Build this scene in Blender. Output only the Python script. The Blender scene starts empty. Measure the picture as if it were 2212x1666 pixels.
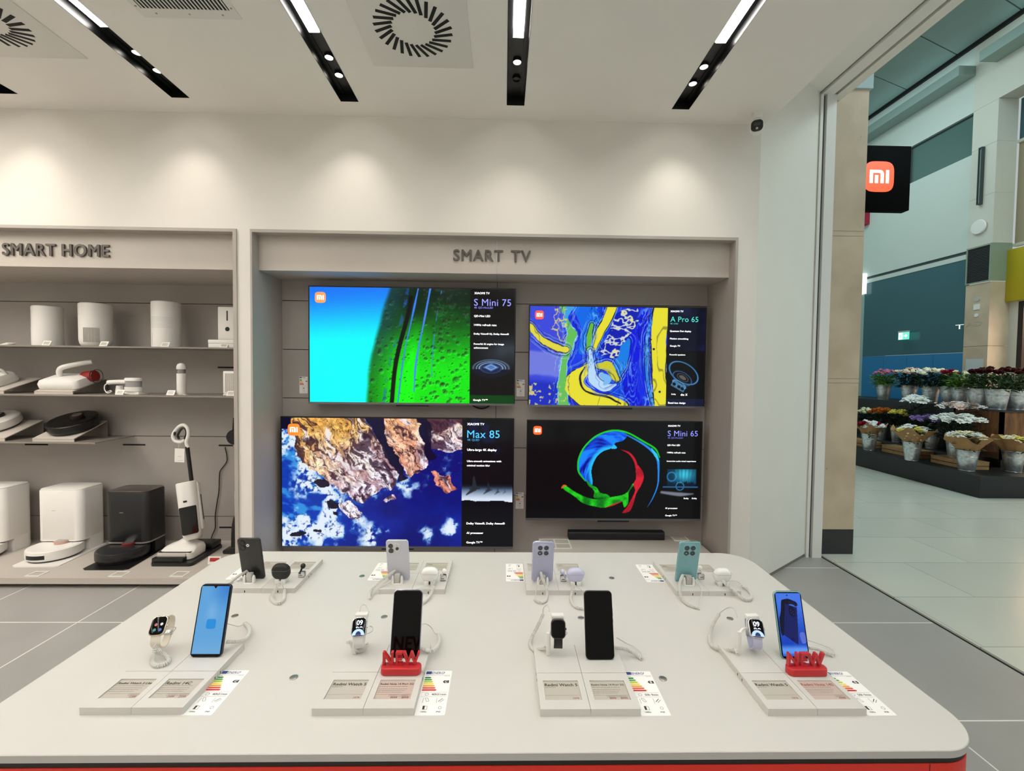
import bpy, bmesh, math, random
import numpy as np
from mathutils import Vector, Matrix

random.seed(7)
PI = math.pi
SC = bpy.context.scene
COL = SC.collection
R = math.radians

# ------------------------------------------------------------------ camera
IW, IH, FPX = 2212, 1666, 957.9
YAW, PIT, ROL = .01938, .03211, .01155
CAMZ = 1.65
EYE = Vector((0, 0, CAMZ))
_fw = Vector((math.sin(YAW) * math.cos(PIT), math.cos(YAW) * math.cos(PIT), -math.sin(PIT)))
_r0 = Vector((math.cos(YAW), -math.sin(YAW), 0))
_d0 = _fw.cross(_r0)
_r = math.cos(ROL) * _r0 - math.sin(ROL) * _d0
_d = math.cos(ROL) * _d0 + math.sin(ROL) * _r0


def make_camera():
    cd = bpy.data.cameras.new('camera')
    cd.sensor_fit = 'HORIZONTAL'
    cd.sensor_width = 36
    cd.lens = 36 * FPX / IW
    cd.clip_start = .02
    cd.clip_end = 100
    o = bpy.data.objects.new('camera', cd)
    COL.objects.link(o)
    m = Matrix((( _r.x, -_d.x, -_fw.x, 0), (_r.y, -_d.y, -_fw.y, 0), (_r.z, -_d.z, -_fw.z, CAMZ), (0, 0, 0, 1)))
    o.matrix_world = m
    SC.camera = o


def ray(x, y):
    a, b = (x - IW / 2) / FPX, (y - IH / 2) / FPX
    return _r * a + _d * b + _fw


# where the sight line of a photograph pixel meets a plane of the room (used to take measurements)
def at_y(x, y, Y):
    v = ray(x, y)
    return EYE + v * (Y / v.y)


def at_z(x, y, z):
    v = ray(x, y)
    return EYE + v * ((z - CAMZ) / v.z)


def at_x(x, y, X):
    v = ray(x, y)
    return EYE + v * (X / v.x)


# ------------------------------------------------------------------ materials
def s2l(c):
    return c / 12.92 if c <= .04045 else ((c + .055) / 1.055) ** 2.4


def hexc(h):
    h = h.lstrip('#')
    return tuple(s2l(int(h[i:i + 2], 16) / 255) for i in (0, 2, 4))


MATS = {}


def mat(name, col, rough=.5, metal=0., emit=None, es=1., spec=.5, noise=0., nscale=8., bump=0., bscale=200., trans=0., coat=0., aniso=0.):
    if name in MATS:
        return MATS[name]
    c = hexc(col) if isinstance(col, str) else col
    m = bpy.data.materials.new(name)
    m.use_nodes = True
    nt = m.node_tree
    b = nt.nodes['Principled BSDF']
    b.inputs['Base Color'].default_value = (*c, 1)
    b.inputs['Roughness'].default_value = rough
    b.inputs['Metallic'].default_value = metal
    b.inputs['Specular IOR Level'].default_value = spec
    if trans:
        b.inputs['Transmission Weight'].default_value = trans
    if coat:
        b.inputs['Coat Weight'].default_value = coat
        b.inputs['Coat Roughness'].default_value = .05
    if emit is not None:
        e = hexc(emit) if isinstance(emit, str) else emit
        b.inputs['Emission Color'].default_value = (*e, 1)
        b.inputs['Emission Strength'].default_value = es
    if noise or bump:
        tc = nt.nodes.new('ShaderNodeTexCoord')
    if noise:
        n = nt.nodes.new('ShaderNodeTexNoise')
        n.inputs['Scale'].default_value = nscale
        n.inputs['Detail'].default_value = 5
        nt.links.new(tc.outputs['Object'], n.inputs['Vector'])
        rp = nt.nodes.new('ShaderNodeValToRGB')
        rp.color_ramp.elements[0].position = .3
        rp.color_ramp.elements[1].position = .7
        rp.color_ramp.elements[0].color = (*[max(0, v * (1 - noise)) for v in c], 1)
        rp.color_ramp.elements[1].color = (*[min(1, v * (1 + noise)) for v in c], 1)
        nt.links.new(n.outputs['Fac'], rp.inputs['Fac'])
        nt.links.new(rp.outputs['Color'], b.inputs['Base Color'])
    if bump:
        n = nt.nodes.new('ShaderNodeTexNoise')
        n.inputs['Scale'].default_value = bscale
        nt.links.new(tc.outputs['Object'], n.inputs['Vector'])
        bp = nt.nodes.new('ShaderNodeBump')
        bp.inputs['Strength'].default_value = bump
        bp.inputs['Distance'].default_value = .002
        nt.links.new(n.outputs['Fac'], bp.inputs['Height'])
        nt.links.new(bp.outputs['Normal'], b.inputs['Normal'])
    MATS[name] = m
    return m


def tile_mat(name, base, grout, pu, pv, ou, ov, gw, rough, vary=.06, stagger=False, nscale=1.5, namp=.12, pert=0.):
    """square tiles laid on world X, Y with thin joints"""
    m = bpy.data.materials.new(name)
    m.use_nodes = True
    nt = m.node_tree
    L = nt.links.new
    b = nt.nodes['Principled BSDF']
    b.inputs['Roughness'].default_value = rough
    tc = nt.nodes.new('ShaderNodeTexCoord')
    sp = nt.nodes.new('ShaderNodeSeparateXYZ')
    L(tc.outputs['Object'], sp.inputs[0])

    def mth(op, a, bb=None):
        n = nt.nodes.new('ShaderNodeMath')
        n.operation = op
        for i, v in enumerate((a, bb)):
            if v is None:
                continue
            if isinstance(v, (int, float)):
                n.inputs[i].default_value = v
            else:
                L(v, n.inputs[i])
        return n.outputs[0]
    v = mth('DIVIDE', mth('SUBTRACT', sp.outputs[1], ov), pv)
    row = mth('FLOOR', v)
    u = mth('DIVIDE', mth('SUBTRACT', sp.outputs[0], ou), pu)
    if stagger:
        u = mth('ADD', u, mth('MULTIPLY', row, .5))
    fu, fv = mth('FRACT', u), mth('FRACT', v)
    du = mth('MULTIPLY', mth('MINIMUM', fu, mth('SUBTRACT', 1., fu)), pu)
    dv = mth('MULTIPLY', mth('MINIMUM', fv, mth('SUBTRACT', 1., fv)), pv)
    joint = mth('LESS_THAN', mth('MINIMUM', du, dv), gw)
    wn = nt.nodes.new('ShaderNodeTexWhiteNoise')
    wn.noise_dimensions = '2D'
    cb = nt.nodes.new('ShaderNodeCombineXYZ')
    L(mth('FLOOR', u), cb.inputs[0])
    L(row, cb.inputs[1])
    L(cb.outputs[0], wn.inputs['Vector'])
    ns = nt.nodes.new('ShaderNodeTexNoise')
    ns.inputs['Scale'].default_value = nscale
    ns.inputs['Detail'].default_value = 6
    L(tc.outputs['Object'], ns.inputs['Vector'])
    val = mth('ADD', mth('ADD', 1 - vary / 2 - namp / 2, mth('MULTIPLY', wn.outputs['Value'], vary)), mth('MULTIPLY', ns.outputs['Fac'], namp))
    mx = nt.nodes.new('ShaderNodeVectorMath')
    mx.operation = 'SCALE'
    mx.inputs[0].default_value = hexc(base)
    L(val, mx.inputs['Scale'])
    mix = nt.nodes.new('ShaderNodeMix')
    mix.data_type = 'RGBA'
    L(joint, mix.inputs['Factor'])
    L(mx.outputs[0], mix.inputs['A'])
    mix.inputs['B'].default_value = (*hexc(grout), 1)
    L(mix.outputs['Result'], b.inputs['Base Color'])
    MATS[name] = m
    return m


def stone_mat():
    """beige limestone cladding with pits and stains"""
    m = bpy.data.materials.new('limestone')
    m.use_nodes = True
    nt = m.node_tree
    L = nt.links.new
    b = nt.nodes['Principled BSDF']
    b.inputs['Roughness'].default_value = .55
    tc = nt.nodes.new('ShaderNodeTexCoord')
    n1 = nt.nodes.new('ShaderNodeTexNoise')
    n1.inputs['Scale'].default_value = 3
    n1.inputs['Detail'].default_value = 6
    r1 = nt.nodes.new('ShaderNodeValToRGB')
    r1.color_ramp.elements[0].position, r1.color_ramp.elements[1].position = .3, .7
    r1.color_ramp.elements[0].color = (*hexc('#b9a58c'), 1)
    r1.color_ramp.elements[1].color = (*hexc('#d0bda4'), 1)
    n2 = nt.nodes.new('ShaderNodeTexNoise')
    n2.inputs['Scale'].default_value = 21
    n2.inputs['Detail'].default_value = 6
    n2.inputs['Roughness'].default_value = .62
    r2 = nt.nodes.new('ShaderNodeValToRGB')
    r2.color_ramp.elements[0].position, r2.color_ramp.elements[1].position = .68, .80
    r2.color_ramp.elements[0].color = (0, 0, 0, 1)
    r2.color_ramp.elements[1].color = (1, 1, 1, 1)
    mix = nt.nodes.new('ShaderNodeMix')
    mix.data_type = 'RGBA'
    for n in (n1, n2):
        L(tc.outputs['Object'], n.inputs['Vector'])
    L(n1.outputs['Fac'], r1.inputs['Fac'])
    L(n2.outputs['Fac'], r2.inputs['Fac'])
    L(r2.outputs['Color'], mix.inputs['Factor'])
    L(r1.outputs['Color'], mix.inputs['A'])
    mix.inputs['B'].default_value = (*hexc('#8a7860'), 1)
    L(mix.outputs['Result'], b.inputs['Base Color'])
    MATS['limestone'] = m
    return m


def wood_mat(name, c0, c1, axis='X', scale=6):
    m = bpy.data.materials.new(name)
    m.use_nodes = True
    nt = m.node_tree
    L = nt.links.new
    b = nt.nodes['Principled BSDF']
    b.inputs['Roughness'].default_value = .6
    tc = nt.nodes.new('ShaderNodeTexCoord')
    mp = nt.nodes.new('ShaderNodeMapping')
    mp.inputs['Scale'].default_value = {'X': (1, 8, 8), 'Z': (8, 8, 1), 'Y': (8, 1, 8)}[axis]
    n = nt.nodes.new('ShaderNodeTexNoise')
    n.inputs['Scale'].default_value = scale
    n.inputs['Detail'].default_value = 6
    n.inputs['Distortion'].default_value = 1.2
    r = nt.nodes.new('ShaderNodeValToRGB')
    r.color_ramp.elements[0].position, r.color_ramp.elements[1].position = .3, .7
    r.color_ramp.elements[0].color = (*hexc(c0), 1)
    r.color_ramp.elements[1].color = (*hexc(c1), 1)
    L(tc.outputs['Object'], mp.inputs['Vector'])
    L(mp.outputs['Vector'], n.inputs['Vector'])
    L(n.outputs['Fac'], r.inputs['Fac'])
    L(r.outputs['Color'], b.inputs['Base Color'])
    MATS[name] = m
    return m


def screen_mat(name='screen_picture', strength=1., rough=.16):
    if name in MATS:
        return MATS[name]
    m = bpy.data.materials.new(name)
    m.use_nodes = True
    nt = m.node_tree
    b = nt.nodes['Principled BSDF']
    b.inputs['Base Color'].default_value = (.003, .003, .004, 1)
    b.inputs['Specular IOR Level'].default_value = .22
    b.inputs['Roughness'].default_value = rough
    a = nt.nodes.new('ShaderNodeAttribute')
    a.attribute_name = 'picture'
    nt.links.new(a.outputs['Color'], b.inputs['Emission Color'])
    b.inputs['Emission Strength'].default_value = strength
    MATS[name] = m
    return m


# ------------------------------------------------------------------ mesh builder
I4 = Matrix.Identity(4)
# text / drawing plane stood upright facing the camera side (-Y)
UP = Matrix(((1, 0, 0, 0), (0, 0, -1, 0), (0, 1, 0, 0), (0, 0, 0, 1)))
# upright facing +Y (seen from behind)
UPB = Matrix(((-1, 0, 0, 0), (0, 0, 1, 0), (0, 1, 0, 0), (0, 0, 0, 1)))


def T(x=0, y=0, z=0):
    return Matrix.Translation((x, y, z))


def RX(a):
    return Matrix.Rotation(a, 4, 'X')


def RY(a):
    return Matrix.Rotation(a, 4, 'Y')


def RZ(a):
    return Matrix.Rotation(a, 4, 'Z')


_TXT = {}


def text_geo(s, bold=0., depth=0., res=3, sp=1.):
    k = (s, bold, depth, res, sp)
    if k in _TXT:
        return _TXT[k]
    cu = bpy.data.curves.new('t', 'FONT')
    cu.body = s
    cu.resolution_u = res
    cu.offset = bold
    cu.space_character = sp
    cu.extrude = depth
    o = bpy.data.objects.new('t', cu)
    COL.objects.link(o)
    bpy.context.view_layer.update()
    dg = bpy.context.evaluated_depsgraph_get()
    me = bpy.data.meshes.new_from_object(o.evaluated_get(dg))
    n = len(me.vertices)
    co = np.empty(n * 3)
    me.vertices.foreach_get('co', co)
    fs = [tuple(p.vertices) for p in me.polygons]
    bpy.data.objects.remove(o)
    bpy.data.curves.remove(cu)
    bpy.data.meshes.remove(me)
    _TXT[k] = (co.reshape(-1, 3), fs)
    return _TXT[k]


def rrect(w, h, r, n=5, cx=0., cy=0.):
    r = min(r, w / 2 - 1e-6, h / 2 - 1e-6)
    out = []
    for qx, qy, a0 in ((1, 1, 0), (-1, 1, 90), (-1, -1, 180), (1, -1, 270)):
        for i in range(n + 1):
            a = R(a0 + 90 * i / n)
            out.append((cx + qx * (w / 2 - r) + r * math.cos(a), cy + qy * (h / 2 - r) + r * math.sin(a)))
    return out


def circ(r, n=24, cx=0., cy=0., ry=None):
    return [(cx + r * math.cos(2 * PI * i / n), cy + (ry or r) * math.sin(2 * PI * i / n)) for i in range(n)]


def catmull(pts, n=8):
    P = [Vector(p) for p in pts]
    if len(P) < 3:
        return [P[0].lerp(P[-1], i / n) for i in range(n + 1)]
    P = [P[0] * 2 - P[1]] + P + [P[-1] * 2 - P[-2]]
    out = []
    for i in range(1, len(P) - 2):
        a, b, c, d = P[i - 1:i + 3]
        for j in range(n):
            t = j / n
            out.append(.5 * ((2 * b) + (c - a) * t + (2 * a - 5 * b + 4 * c - d) * t * t + (3 * b - a - 3 * c + d) * t ** 3))
    out.append(P[-2].copy())
    return out


class MB:
    def __init__(s):
        s.v, s.f, s.m = [], [], []

    def add(s, vs, fs, M=None, mi=0):
        o = len(s.v)
        if M is None:
            s.v.extend([tuple(v) for v in vs])
        else:
            s.v.extend([tuple(M @ Vector(v)) for v in vs])
        s.f.extend([tuple(i + o for i in f) for f in fs])
        s.m.extend([mi] * len(fs))
        return s

    def box(s, x0, x1, y0, y1, z0, z1, M=None, mi=0):
        vs = [(x, y, z) for z in (z0, z1) for y in (y0, y1) for x in (x0, x1)]
        return s.add(vs, [(0, 2, 3, 1), (4, 5, 7, 6), (0, 1, 5, 4), (2, 6, 7, 3), (0, 4, 6, 2), (1, 3, 7, 5)], M, mi)

    def bbox(s, x0, x1, y0, y1, z0, z1, b=.004, M=None, mi=0, seg=2):
        bm = bmesh.new()
        bmesh.ops.create_cube(bm, size=1)
        for v in bm.verts:
            v.co = Vector((x0 + (v.co.x + .5) * (x1 - x0), y0 + (v.co.y + .5) * (y1 - y0), z0 + (v.co.z + .5) * (z1 - z0)))
        bmesh.ops.bevel(bm, geom=bm.edges[:], offset=b, segments=seg, affect='EDGES', profile=.5)
        bm.verts.index_update()
        vs = [v.co.copy() for v in bm.verts]
        fs = [tuple(v.index for v in f.verts) for f in bm.faces]
        bm.free()
        return s.add(vs, fs, M, mi)

    def loft(s, loops, caps=True, M=None, mi=0, closed=False):
        n = len(loops[0])
        vs = [p for l in loops for p in l]
        fs = []
        k = len(loops)
        for i in range(k if closed else k - 1):
            a, b = i * n, ((i + 1) % k) * n
            for j in range(n):
                fs.append((a + j, a + (j + 1) % n, b + (j + 1) % n, b + j))
        if caps and not closed:
            fs.append(tuple(range(n - 1, -1, -1)))
            fs.append(tuple((k - 1) * n + j for j in range(n)))
        return s.add(vs, fs, M, mi)

    def prism(s, poly, z0, z1, M=None, mi=0):
        return s.loft([[(x, y, z0) for x, y in poly], [(x, y, z1) for x, y in poly]], True, M, mi)

    def flat(s, poly, z=0, M=None, mi=0):
        return s.add([(x, y, z) for x, y in poly], [tuple(range(len(poly)))], M, mi)

    def slab(s, w, h, r, t, b, M=None, mi=0, n=6, bn=3):
        """rounded rectangle w x h in XY, thickness t centred on z = 0, edges rounded by b"""
        loops = []
        for i in range(bn + 1):
            a = PI / 2 * i / bn
            ins = b * (1 - math.sin(a))
            loops.append([(x, y, -t / 2 + b * (1 - math.cos(a))) for x, y in rrect(w - 2 * ins, h - 2 * ins, max(r - ins, 1e-4), n)])
        for i in range(bn, -1, -1):
            a = PI / 2 * i / bn
            ins = b * (1 - math.sin(a))
            loops.append([(x, y, t / 2 - b * (1 - math.cos(a))) for x, y in rrect(w - 2 * ins, h - 2 * ins, max(r - ins, 1e-4), n)])
        return s.loft(loops, True, M, mi)

    def lathe(s, prof, n=32, M=None, mi=0, sx=1., sy=1.):
        loops = [[(r * sx * math.cos(2 * PI * j / n), r * sy * math.sin(2 * PI * j / n), z) for j in range(n)] for r, z in prof]
        return s.loft(loops, True, M, mi)

    def disc(s, r, z=0, n=24, M=None, mi=0):
        return s.flat(circ(r, n), z, M, mi)

    def cyl(s, r, z0, z1, n=20, M=None, mi=0):
        return s.lathe([(r, z0), (r, z1)], n, M, mi)

    def tube(s, pts, r, n=8, M=None, mi=0, caps=True, closed=False, rr=None):
        P = [Vector(p) for p in pts]
        k = len(P)
        t0 = (P[1] - P[0]).normalized()
        nrm = t0.orthogonal().normalized()
        loops = []
        for i in range(k):
            if closed:
                t = (P[(i + 1) % k] - P[i - 1]).normalized()
            else:
                t = (P[min(i + 1, k - 1)] - P[max(i - 1, 0)]).normalized()
            nrm = (nrm - t * nrm.dot(t)).normalized()
            bi = t.cross(nrm)
            q = rr[i] if rr else r
            loops.append([tuple(P[i] + (nrm * math.cos(2 * PI * j / n) + bi * math.sin(2 * PI * j / n)) * q) for j in range(n)])
        return s.loft(loops, caps, M, mi, closed)

    def coil(s, pts, R0, r, pitch, n=6, seg=9, M=None, mi=0):
        P = catmull(pts, 10)
        L = [0]
        for a, b in zip(P, P[1:]):
            L.append(L[-1] + (b - a).length)
        turns = L[-1] / pitch
        N = max(12, int(turns * seg))
        out = []
        t0 = (P[1] - P[0]).normalized()
        nrm = t0.orthogonal().normalized()
        k = 0
        for i in range(N + 1):
            d = L[-1] * i / N
            while k < len(P) - 2 and L[k + 1] < d:
                k += 1
            q = (d - L[k]) / max(1e-9, L[k + 1] - L[k])
            p = P[k].lerp(P[k + 1], q)
            t = (P[k + 1] - P[k]).normalized()
            nrm = (nrm - t * nrm.dot(t)).normalized()
            bi = t.cross(nrm)
            a = 2 * PI * turns * i / N
            out.append(p + (nrm * math.cos(a) + bi * math.sin(a)) * R0)
        return s.tube(out, r, n, M, mi)

    def ell(s, cx, cy, cz, rx, ry, rz, n=16, m=10, M=None, mi=0):
        loops = []
        for i in range(m + 1):
            a = -PI / 2 + PI * i / m
            q = max(math.cos(a), .02)
            loops.append([(cx + rx * q * math.cos(2 * PI * j / n), cy + ry * q * math.sin(2 * PI * j / n), cz + rz * math.sin(a)) for j in range(n)])
        return s.loft(loops, True, M, mi)

    def text(s, t, M=None, w=None, h=None, bold=0., depth=0., align='l', valign='m', mi=0, res=3, sp=1.):
        co, fs = text_geo(t, bold, 1. if depth else 0., res, sp)
        if not len(co):
            return s
        mn, mx = co.min(0), co.max(0)
        sx = w / (mx[0] - mn[0]) if w else None
        sy = h / (mx[1] - mn[1]) if h else None
        if sx is None:
            sx = sy
        if sy is None:
            sy = sx
        x = (co[:, 0] - mn[0]) * sx
        W = (mx[0] - mn[0]) * sx
        if align == 'c':
            x = x - W / 2
        elif align == 'r':
            x = x - W
        y = (co[:, 1]) * sy
        if valign == 'm':
            y = y - .36 * sy
        z = co[:, 2] * (depth / 2 if depth else 0)
        return s.add(np.stack([x, y, z], 1), fs, M, mi)


SMOOTH_A = R(38)


def ob(name, mb, mats, parent=None, M=None, smooth=True, label=None):
    me = bpy.data.meshes.new(name)
    me.from_pydata(mb.v, [], mb.f)
    if not isinstance(mats, (list, tuple)):
        mats = [mats]
    for m in mats:
        me.materials.append(m)
    if len(mats) > 1:
        me.polygons.foreach_set('material_index', mb.m)
    if smooth:
        me.polygons.foreach_set('use_smooth', [True] * len(mb.f))
        me.set_sharp_from_angle(angle=SMOOTH_A)
    me.update()
    o = bpy.data.objects.new(name, me)
    COL.objects.link(o)
    if parent is not None:
        o.parent = parent
    if M is not None:
        o.matrix_local = M
    if label:
        o['label'] = label
    return o


def fix_normals(o):
    bm = bmesh.new()
    bm.from_mesh(o.data)
    bmesh.ops.recalc_face_normals(bm, faces=bm.faces)
    bm.to_mesh(o.data)
    bm.free()
    return o


def thing(name, label, cat, loc=(0, 0, 0), rotz=0., group=None, M=None):
    o = bpy.data.objects.new(name, None)
    o.empty_display_size = .05
    COL.objects.link(o)
    if M is not None:
        o.matrix_world = M
    else:
        o.matrix_world = T(*loc) @ RZ(rotz)
    return tag(o, label, cat, group)


def tag(o, label, cat, group=None):
    o['label'] = label
    o['category'] = cat
    if group:
        o['group'] = group
    return o


def struct(name, mb, mats, **k):
    o = ob(name, mb, mats, **k)
    o['kind'] = 'structure'
    return o


def retag(o, label, group=None):
    o['label'] = label
    if group:
        o['group'] = group
    return o


def dup(root, M, label, group=None):
    """copy of a thing with its parts and sub-parts"""
    r = root.copy()
    COL.objects.link(r)
    r.matrix_world = M
    retag(r, label, group)
    for ch in list(root.children):
        c = ch.copy()
        COL.objects.link(c)
        c.parent = r
        for g in list(ch.children):
            d = g.copy()
            COL.objects.link(d)
            d.parent = c
    return r


# ------------------------------------------------------------------ pictures shown on screens (computed, no files)
def vnoise(x, y, seed=0):
    xi, yi = np.floor(x).astype(np.int64), np.floor(y).astype(np.int64)
    fx, fy = x - xi, y - yi
    fx, fy = fx * fx * (3 - 2 * fx), fy * fy * (3 - 2 * fy)

    def h(a, b):
        n = (a * 374761393 + b * 668265263 + seed * 144269504) & 0xffffffff
        n = ((n ^ (n >> 13)) * 1274126177) & 0xffffffff
        return ((n ^ (n >> 16)) & 0xffff) / 65535.
    return (h(xi, yi) * (1 - fx) + h(xi + 1, yi) * fx) * (1 - fy) + (h(xi, yi + 1) * (1 - fx) + h(xi + 1, yi + 1) * fx) * fy


def fbm(x, y, oct=5, seed=0, gain=.5):
    s, a, t = 0, 1., 0
    for i in range(oct):
        s = s + a * vnoise(x * 2 ** i + 17.3 * i, y * 2 ** i + 9.1 * i, seed + i)
        t += a
        a *= gain
    return s / t


def sstep(a, b, x):
    t = np.clip((x - a) / (b - a), 0, 1)
    return t * t * (3 - 2 * t)


def inpoly(x, y, poly):
    c = np.zeros(x.shape, bool)
    n = len(poly)
    for i in range(n):
        x0, y0 = poly[i]
        x1, y1 = poly[(i + 1) % n]
        if y0 == y1:
            continue
        k = ((y0 > y) != (y1 > y)) & (x < (x1 - x0) * (y - y0) / (y1 - y0) + x0)
        c ^= k
    return c


def smooth_poly(poly, n=6):
    P = [Vector((p[0], p[1], 0)) for p in poly]
    k = len(P)
    out = []
    for i in range(k):
        a, b, c, d = P[i - 1], P[i], P[(i + 1) % k], P[(i + 2) % k]
        for j in range(n):
            t = j / n
            q = .5 * ((2 * b) + (c - a) * t + (2 * a - 5 * b + 4 * c - d) * t * t + (3 * b - a - 3 * c + d) * t ** 3)
            out.append((q.x, q.y))
    return out


def pline(x, y, pts, ws=None):
    """distance to a polyline minus its (varying) half width; also the position along it"""
    best = np.full(x.shape, 1e9)
    pos = np.zeros(x.shape)
    P = [(p.x, p.y) for p in catmull([(a, b, 0) for a, b in pts], 5)]
    n = len(P) - 1
    if ws is None:
        ws = [0]
    W = np.interp(np.linspace(0, 1, len(P)), np.linspace(0, 1, len(ws)), ws)
    for i in range(n):
        ax, ay = P[i]
        bx, by = P[i + 1]
        dx, dy = bx - ax, by - ay
        q = np.clip(((x - ax) * dx + (y - ay) * dy) / (dx * dx + dy * dy + 1e-12), 0, 1)
        d = np.hypot(x - ax - q * dx, y - ay - q * dy) - (W[i] * (1 - q) + W[i + 1] * q)
        k = d < best
        best = np.where(k, d, best)
        pos = np.where(k, (i + q) / n, pos)
    return best, pos


def mixc(img, mask, col):
    m = np.clip(mask, 0, 1)[..., None]
    c = np.asarray(col, float)
    return img * (1 - m) + c * m


def rgb(*c):
    return np.array(c, float) / 255


def picture_mesh(name, img, w, h, M, parent, m):
    """a screen of w x h in its own XY plane (origin bottom left), one vertex per picture sample"""
    ny, nx = img.shape[:2]
    gx, gy = np.meshgrid(np.linspace(0, w, nx), np.linspace(h, 0, ny))
    co = np.stack([gx, gy, np.zeros_like(gx)], -1).reshape(-1, 3)
    idx = np.arange(nx * ny).reshape(ny, nx)
    q = np.stack([idx[1:, :-1], idx[1:, 1:], idx[:-1, 1:], idx[:-1, :-1]], -1).reshape(-1, 4)
    me = bpy.data.meshes.new(name)
    me.vertices.add(len(co))
    me.vertices.foreach_set('co', co.ravel())
    me.loops.add(q.size)
    me.loops.foreach_set('vertex_index', q.ravel().astype(np.int32))
    me.polygons.add(len(q))
    me.polygons.foreach_set('loop_start', (np.arange(len(q)) * 4).astype(np.int32))
    me.update(calc_edges=True)
    a = me.attributes.new('picture', 'FLOAT_COLOR', 'POINT')
    c = np.clip(img, 0, 1)
    c = np.where(c <= .04045, c / 12.92, ((c + .055) / 1.055) ** 2.4)
    a.data.foreach_set('color', np.concatenate([c.reshape(-1, 3), np.ones((nx * ny, 1))], 1).ravel().astype(np.float32))
    me.materials.append(m)
    o = bpy.data.objects.new(name, me)
    COL.objects.link(o)
    o.parent = parent
    o.matrix_local = M
    return o


def mi_badge(parent, M, size, glyph=True, es=1., orange='#ff6a20'):
    """the rounded orange badge with its white emblem, drawn in XY, centred"""
    mo = mat('badge_orange_%s_%g' % (orange[1:], es), orange, .3, emit=orange, es=es)
    mw = mat('badge_white_%g' % es, '#ffffff', .3, emit='#ffffff', es=es)
    b = MB()
    pts = []
    for i in range(40):
        a = 2 * PI * i / 40
        c, s_ = math.cos(a), math.sin(a)
        q = (abs(c) ** 4 + abs(s_) ** 4) ** -.25
        pts.append((c * q * size / 2, s_ * q * size / 2))
    b.prism(pts, 0, size * .01)
    o = ob('badge', b, mo, parent, M)
    g = MB()
    u = size / 190.     # emblem measured on a badge 190 wide
    z0, z1 = size * .012, size * .018
    cx, cy = 586 - 595, 1139 - 1139
    def bx(x0, x1, y0, y1):
        g.box((x0 - 587) * u, (x1 - 587) * u, (1139 - y1) * u, (1139 - y0) * u, z0, z1)
    bx(525, 546, 1098, 1180)
    bx(629, 649, 1098, 1180)
    bx(559, 580, 1130, 1180)
    # arch with rounded shoulder
    outer = [(546, 1098), (590, 1098)] + [(590 + 26 * math.sin(R(a)), 1124 - 26 * math.cos(R(a))) for a in range(15, 91, 15)] + [(616, 1180), (595, 1180)]
    inner = [(595, 1126)] + [(587 + 8 * math.cos(R(a)), 1124 - 8 * math.sin(R(a))) for a in range(20, 91, 35)] + [(546, 1116)]
    g.prism([((x - 587) * u, (1139 - y) * u) for x, y in outer + inner][::-1], z0, z1)
    ob('emblem', g, mw, o)
    return o
# ================================================================== the setting
make_camera()
ZC = 3.488            # shop ceiling
YW = 3.3              # white back wall
ZT = .83              # table top
ZP = .848             # top of the display plinths
YP = 3.72             # back panel of the television bay
YS = 4.04             # back panel of the appliance bay

m_wall = mat('white_plaster', '#e6e2da', .85, noise=.015, nscale=3)
m_ceil = mat('ceiling_plaster', '#efebe4', .9, noise=.012, nscale=2)
m_white = mat('white_lacquer', '#e8e6e2', .35)
m_blackgap = mat('black_gap', '#0a0a0a', .8)
m_grey = mat('grey_laminate', '#b0a9a1', .5, noise=.02, nscale=5)
m_greylite = mat('pale_grey_laminate', '#bdb5ac', .5, noise=.02, nscale=5)
m_greydk = mat('dark_grey_panel', '#a49e98', .55, noise=.02, nscale=5)
m_floor = tile_mat('shop_tiles', '#a19f9b', '#e9e6e0', .803, .829, 2.09, 2.86, .004, .38, vary=.05, nscale=2.5, namp=.22)
m_mfloor = tile_mat('mall_tiles', '#cfd0c6', '#a9aaa2', 1.2, .6, 2.95, .2, .0035, .22, vary=.10, stagger=True, nscale=1.2, namp=.1)
m_stone = stone_mat()
m_alu = mat('pale_aluminium', '#c9c9c9', .35, metal=.6)
m_brown = mat('brown_skirting', '#7d726a', .5)

b = MB().box(-6.5, 2.89, -3.0, 4.2, -.1, 0)
struct('floor', b, m_floor)
b = MB().box(-6.6, -6.5, -3.1, 4.2, 0, 3.6)
struct('wall_left', b, m_wall)
b = MB().box(-6.5, 2.89, -3.1, -3.0, 0, 4.2)
struct('wall_front', b, m_wall)
b = MB().box(2.93, 10, -3, 12, -.1, 0)
struct('floor_mall', b, m_mfloor)
b = MB().box(2.89, 2.93, -3, 3.98, -.1, -.012)
struct('trim_1', b, m_blackgap)

# ceiling with the long slots of the lights
SLOTX = [-5.657, -4.512, -3.367, -2.221, -1.076, .0625, 1.211]
SLY0, SLY1 = -2.4, 3.127
b = MB()
xs = [-6.5] + [v for x in SLOTX for v in (x - .06, x + .06)] + [1.905]
for i in range(0, len(xs), 2):
    b.box(xs[i], xs[i + 1], -3.0, YW + .02, ZC, ZC + .022)
for x in SLOTX:
    b.box(x - .06, x + .06, SLY1, YW + .02, ZC, ZC + .022)
    b.box(x - .06, x + .06, -3.0, SLY0, ZC, ZC + .022)
struct('ceiling', b, m_ceil, smooth=False)
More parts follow.
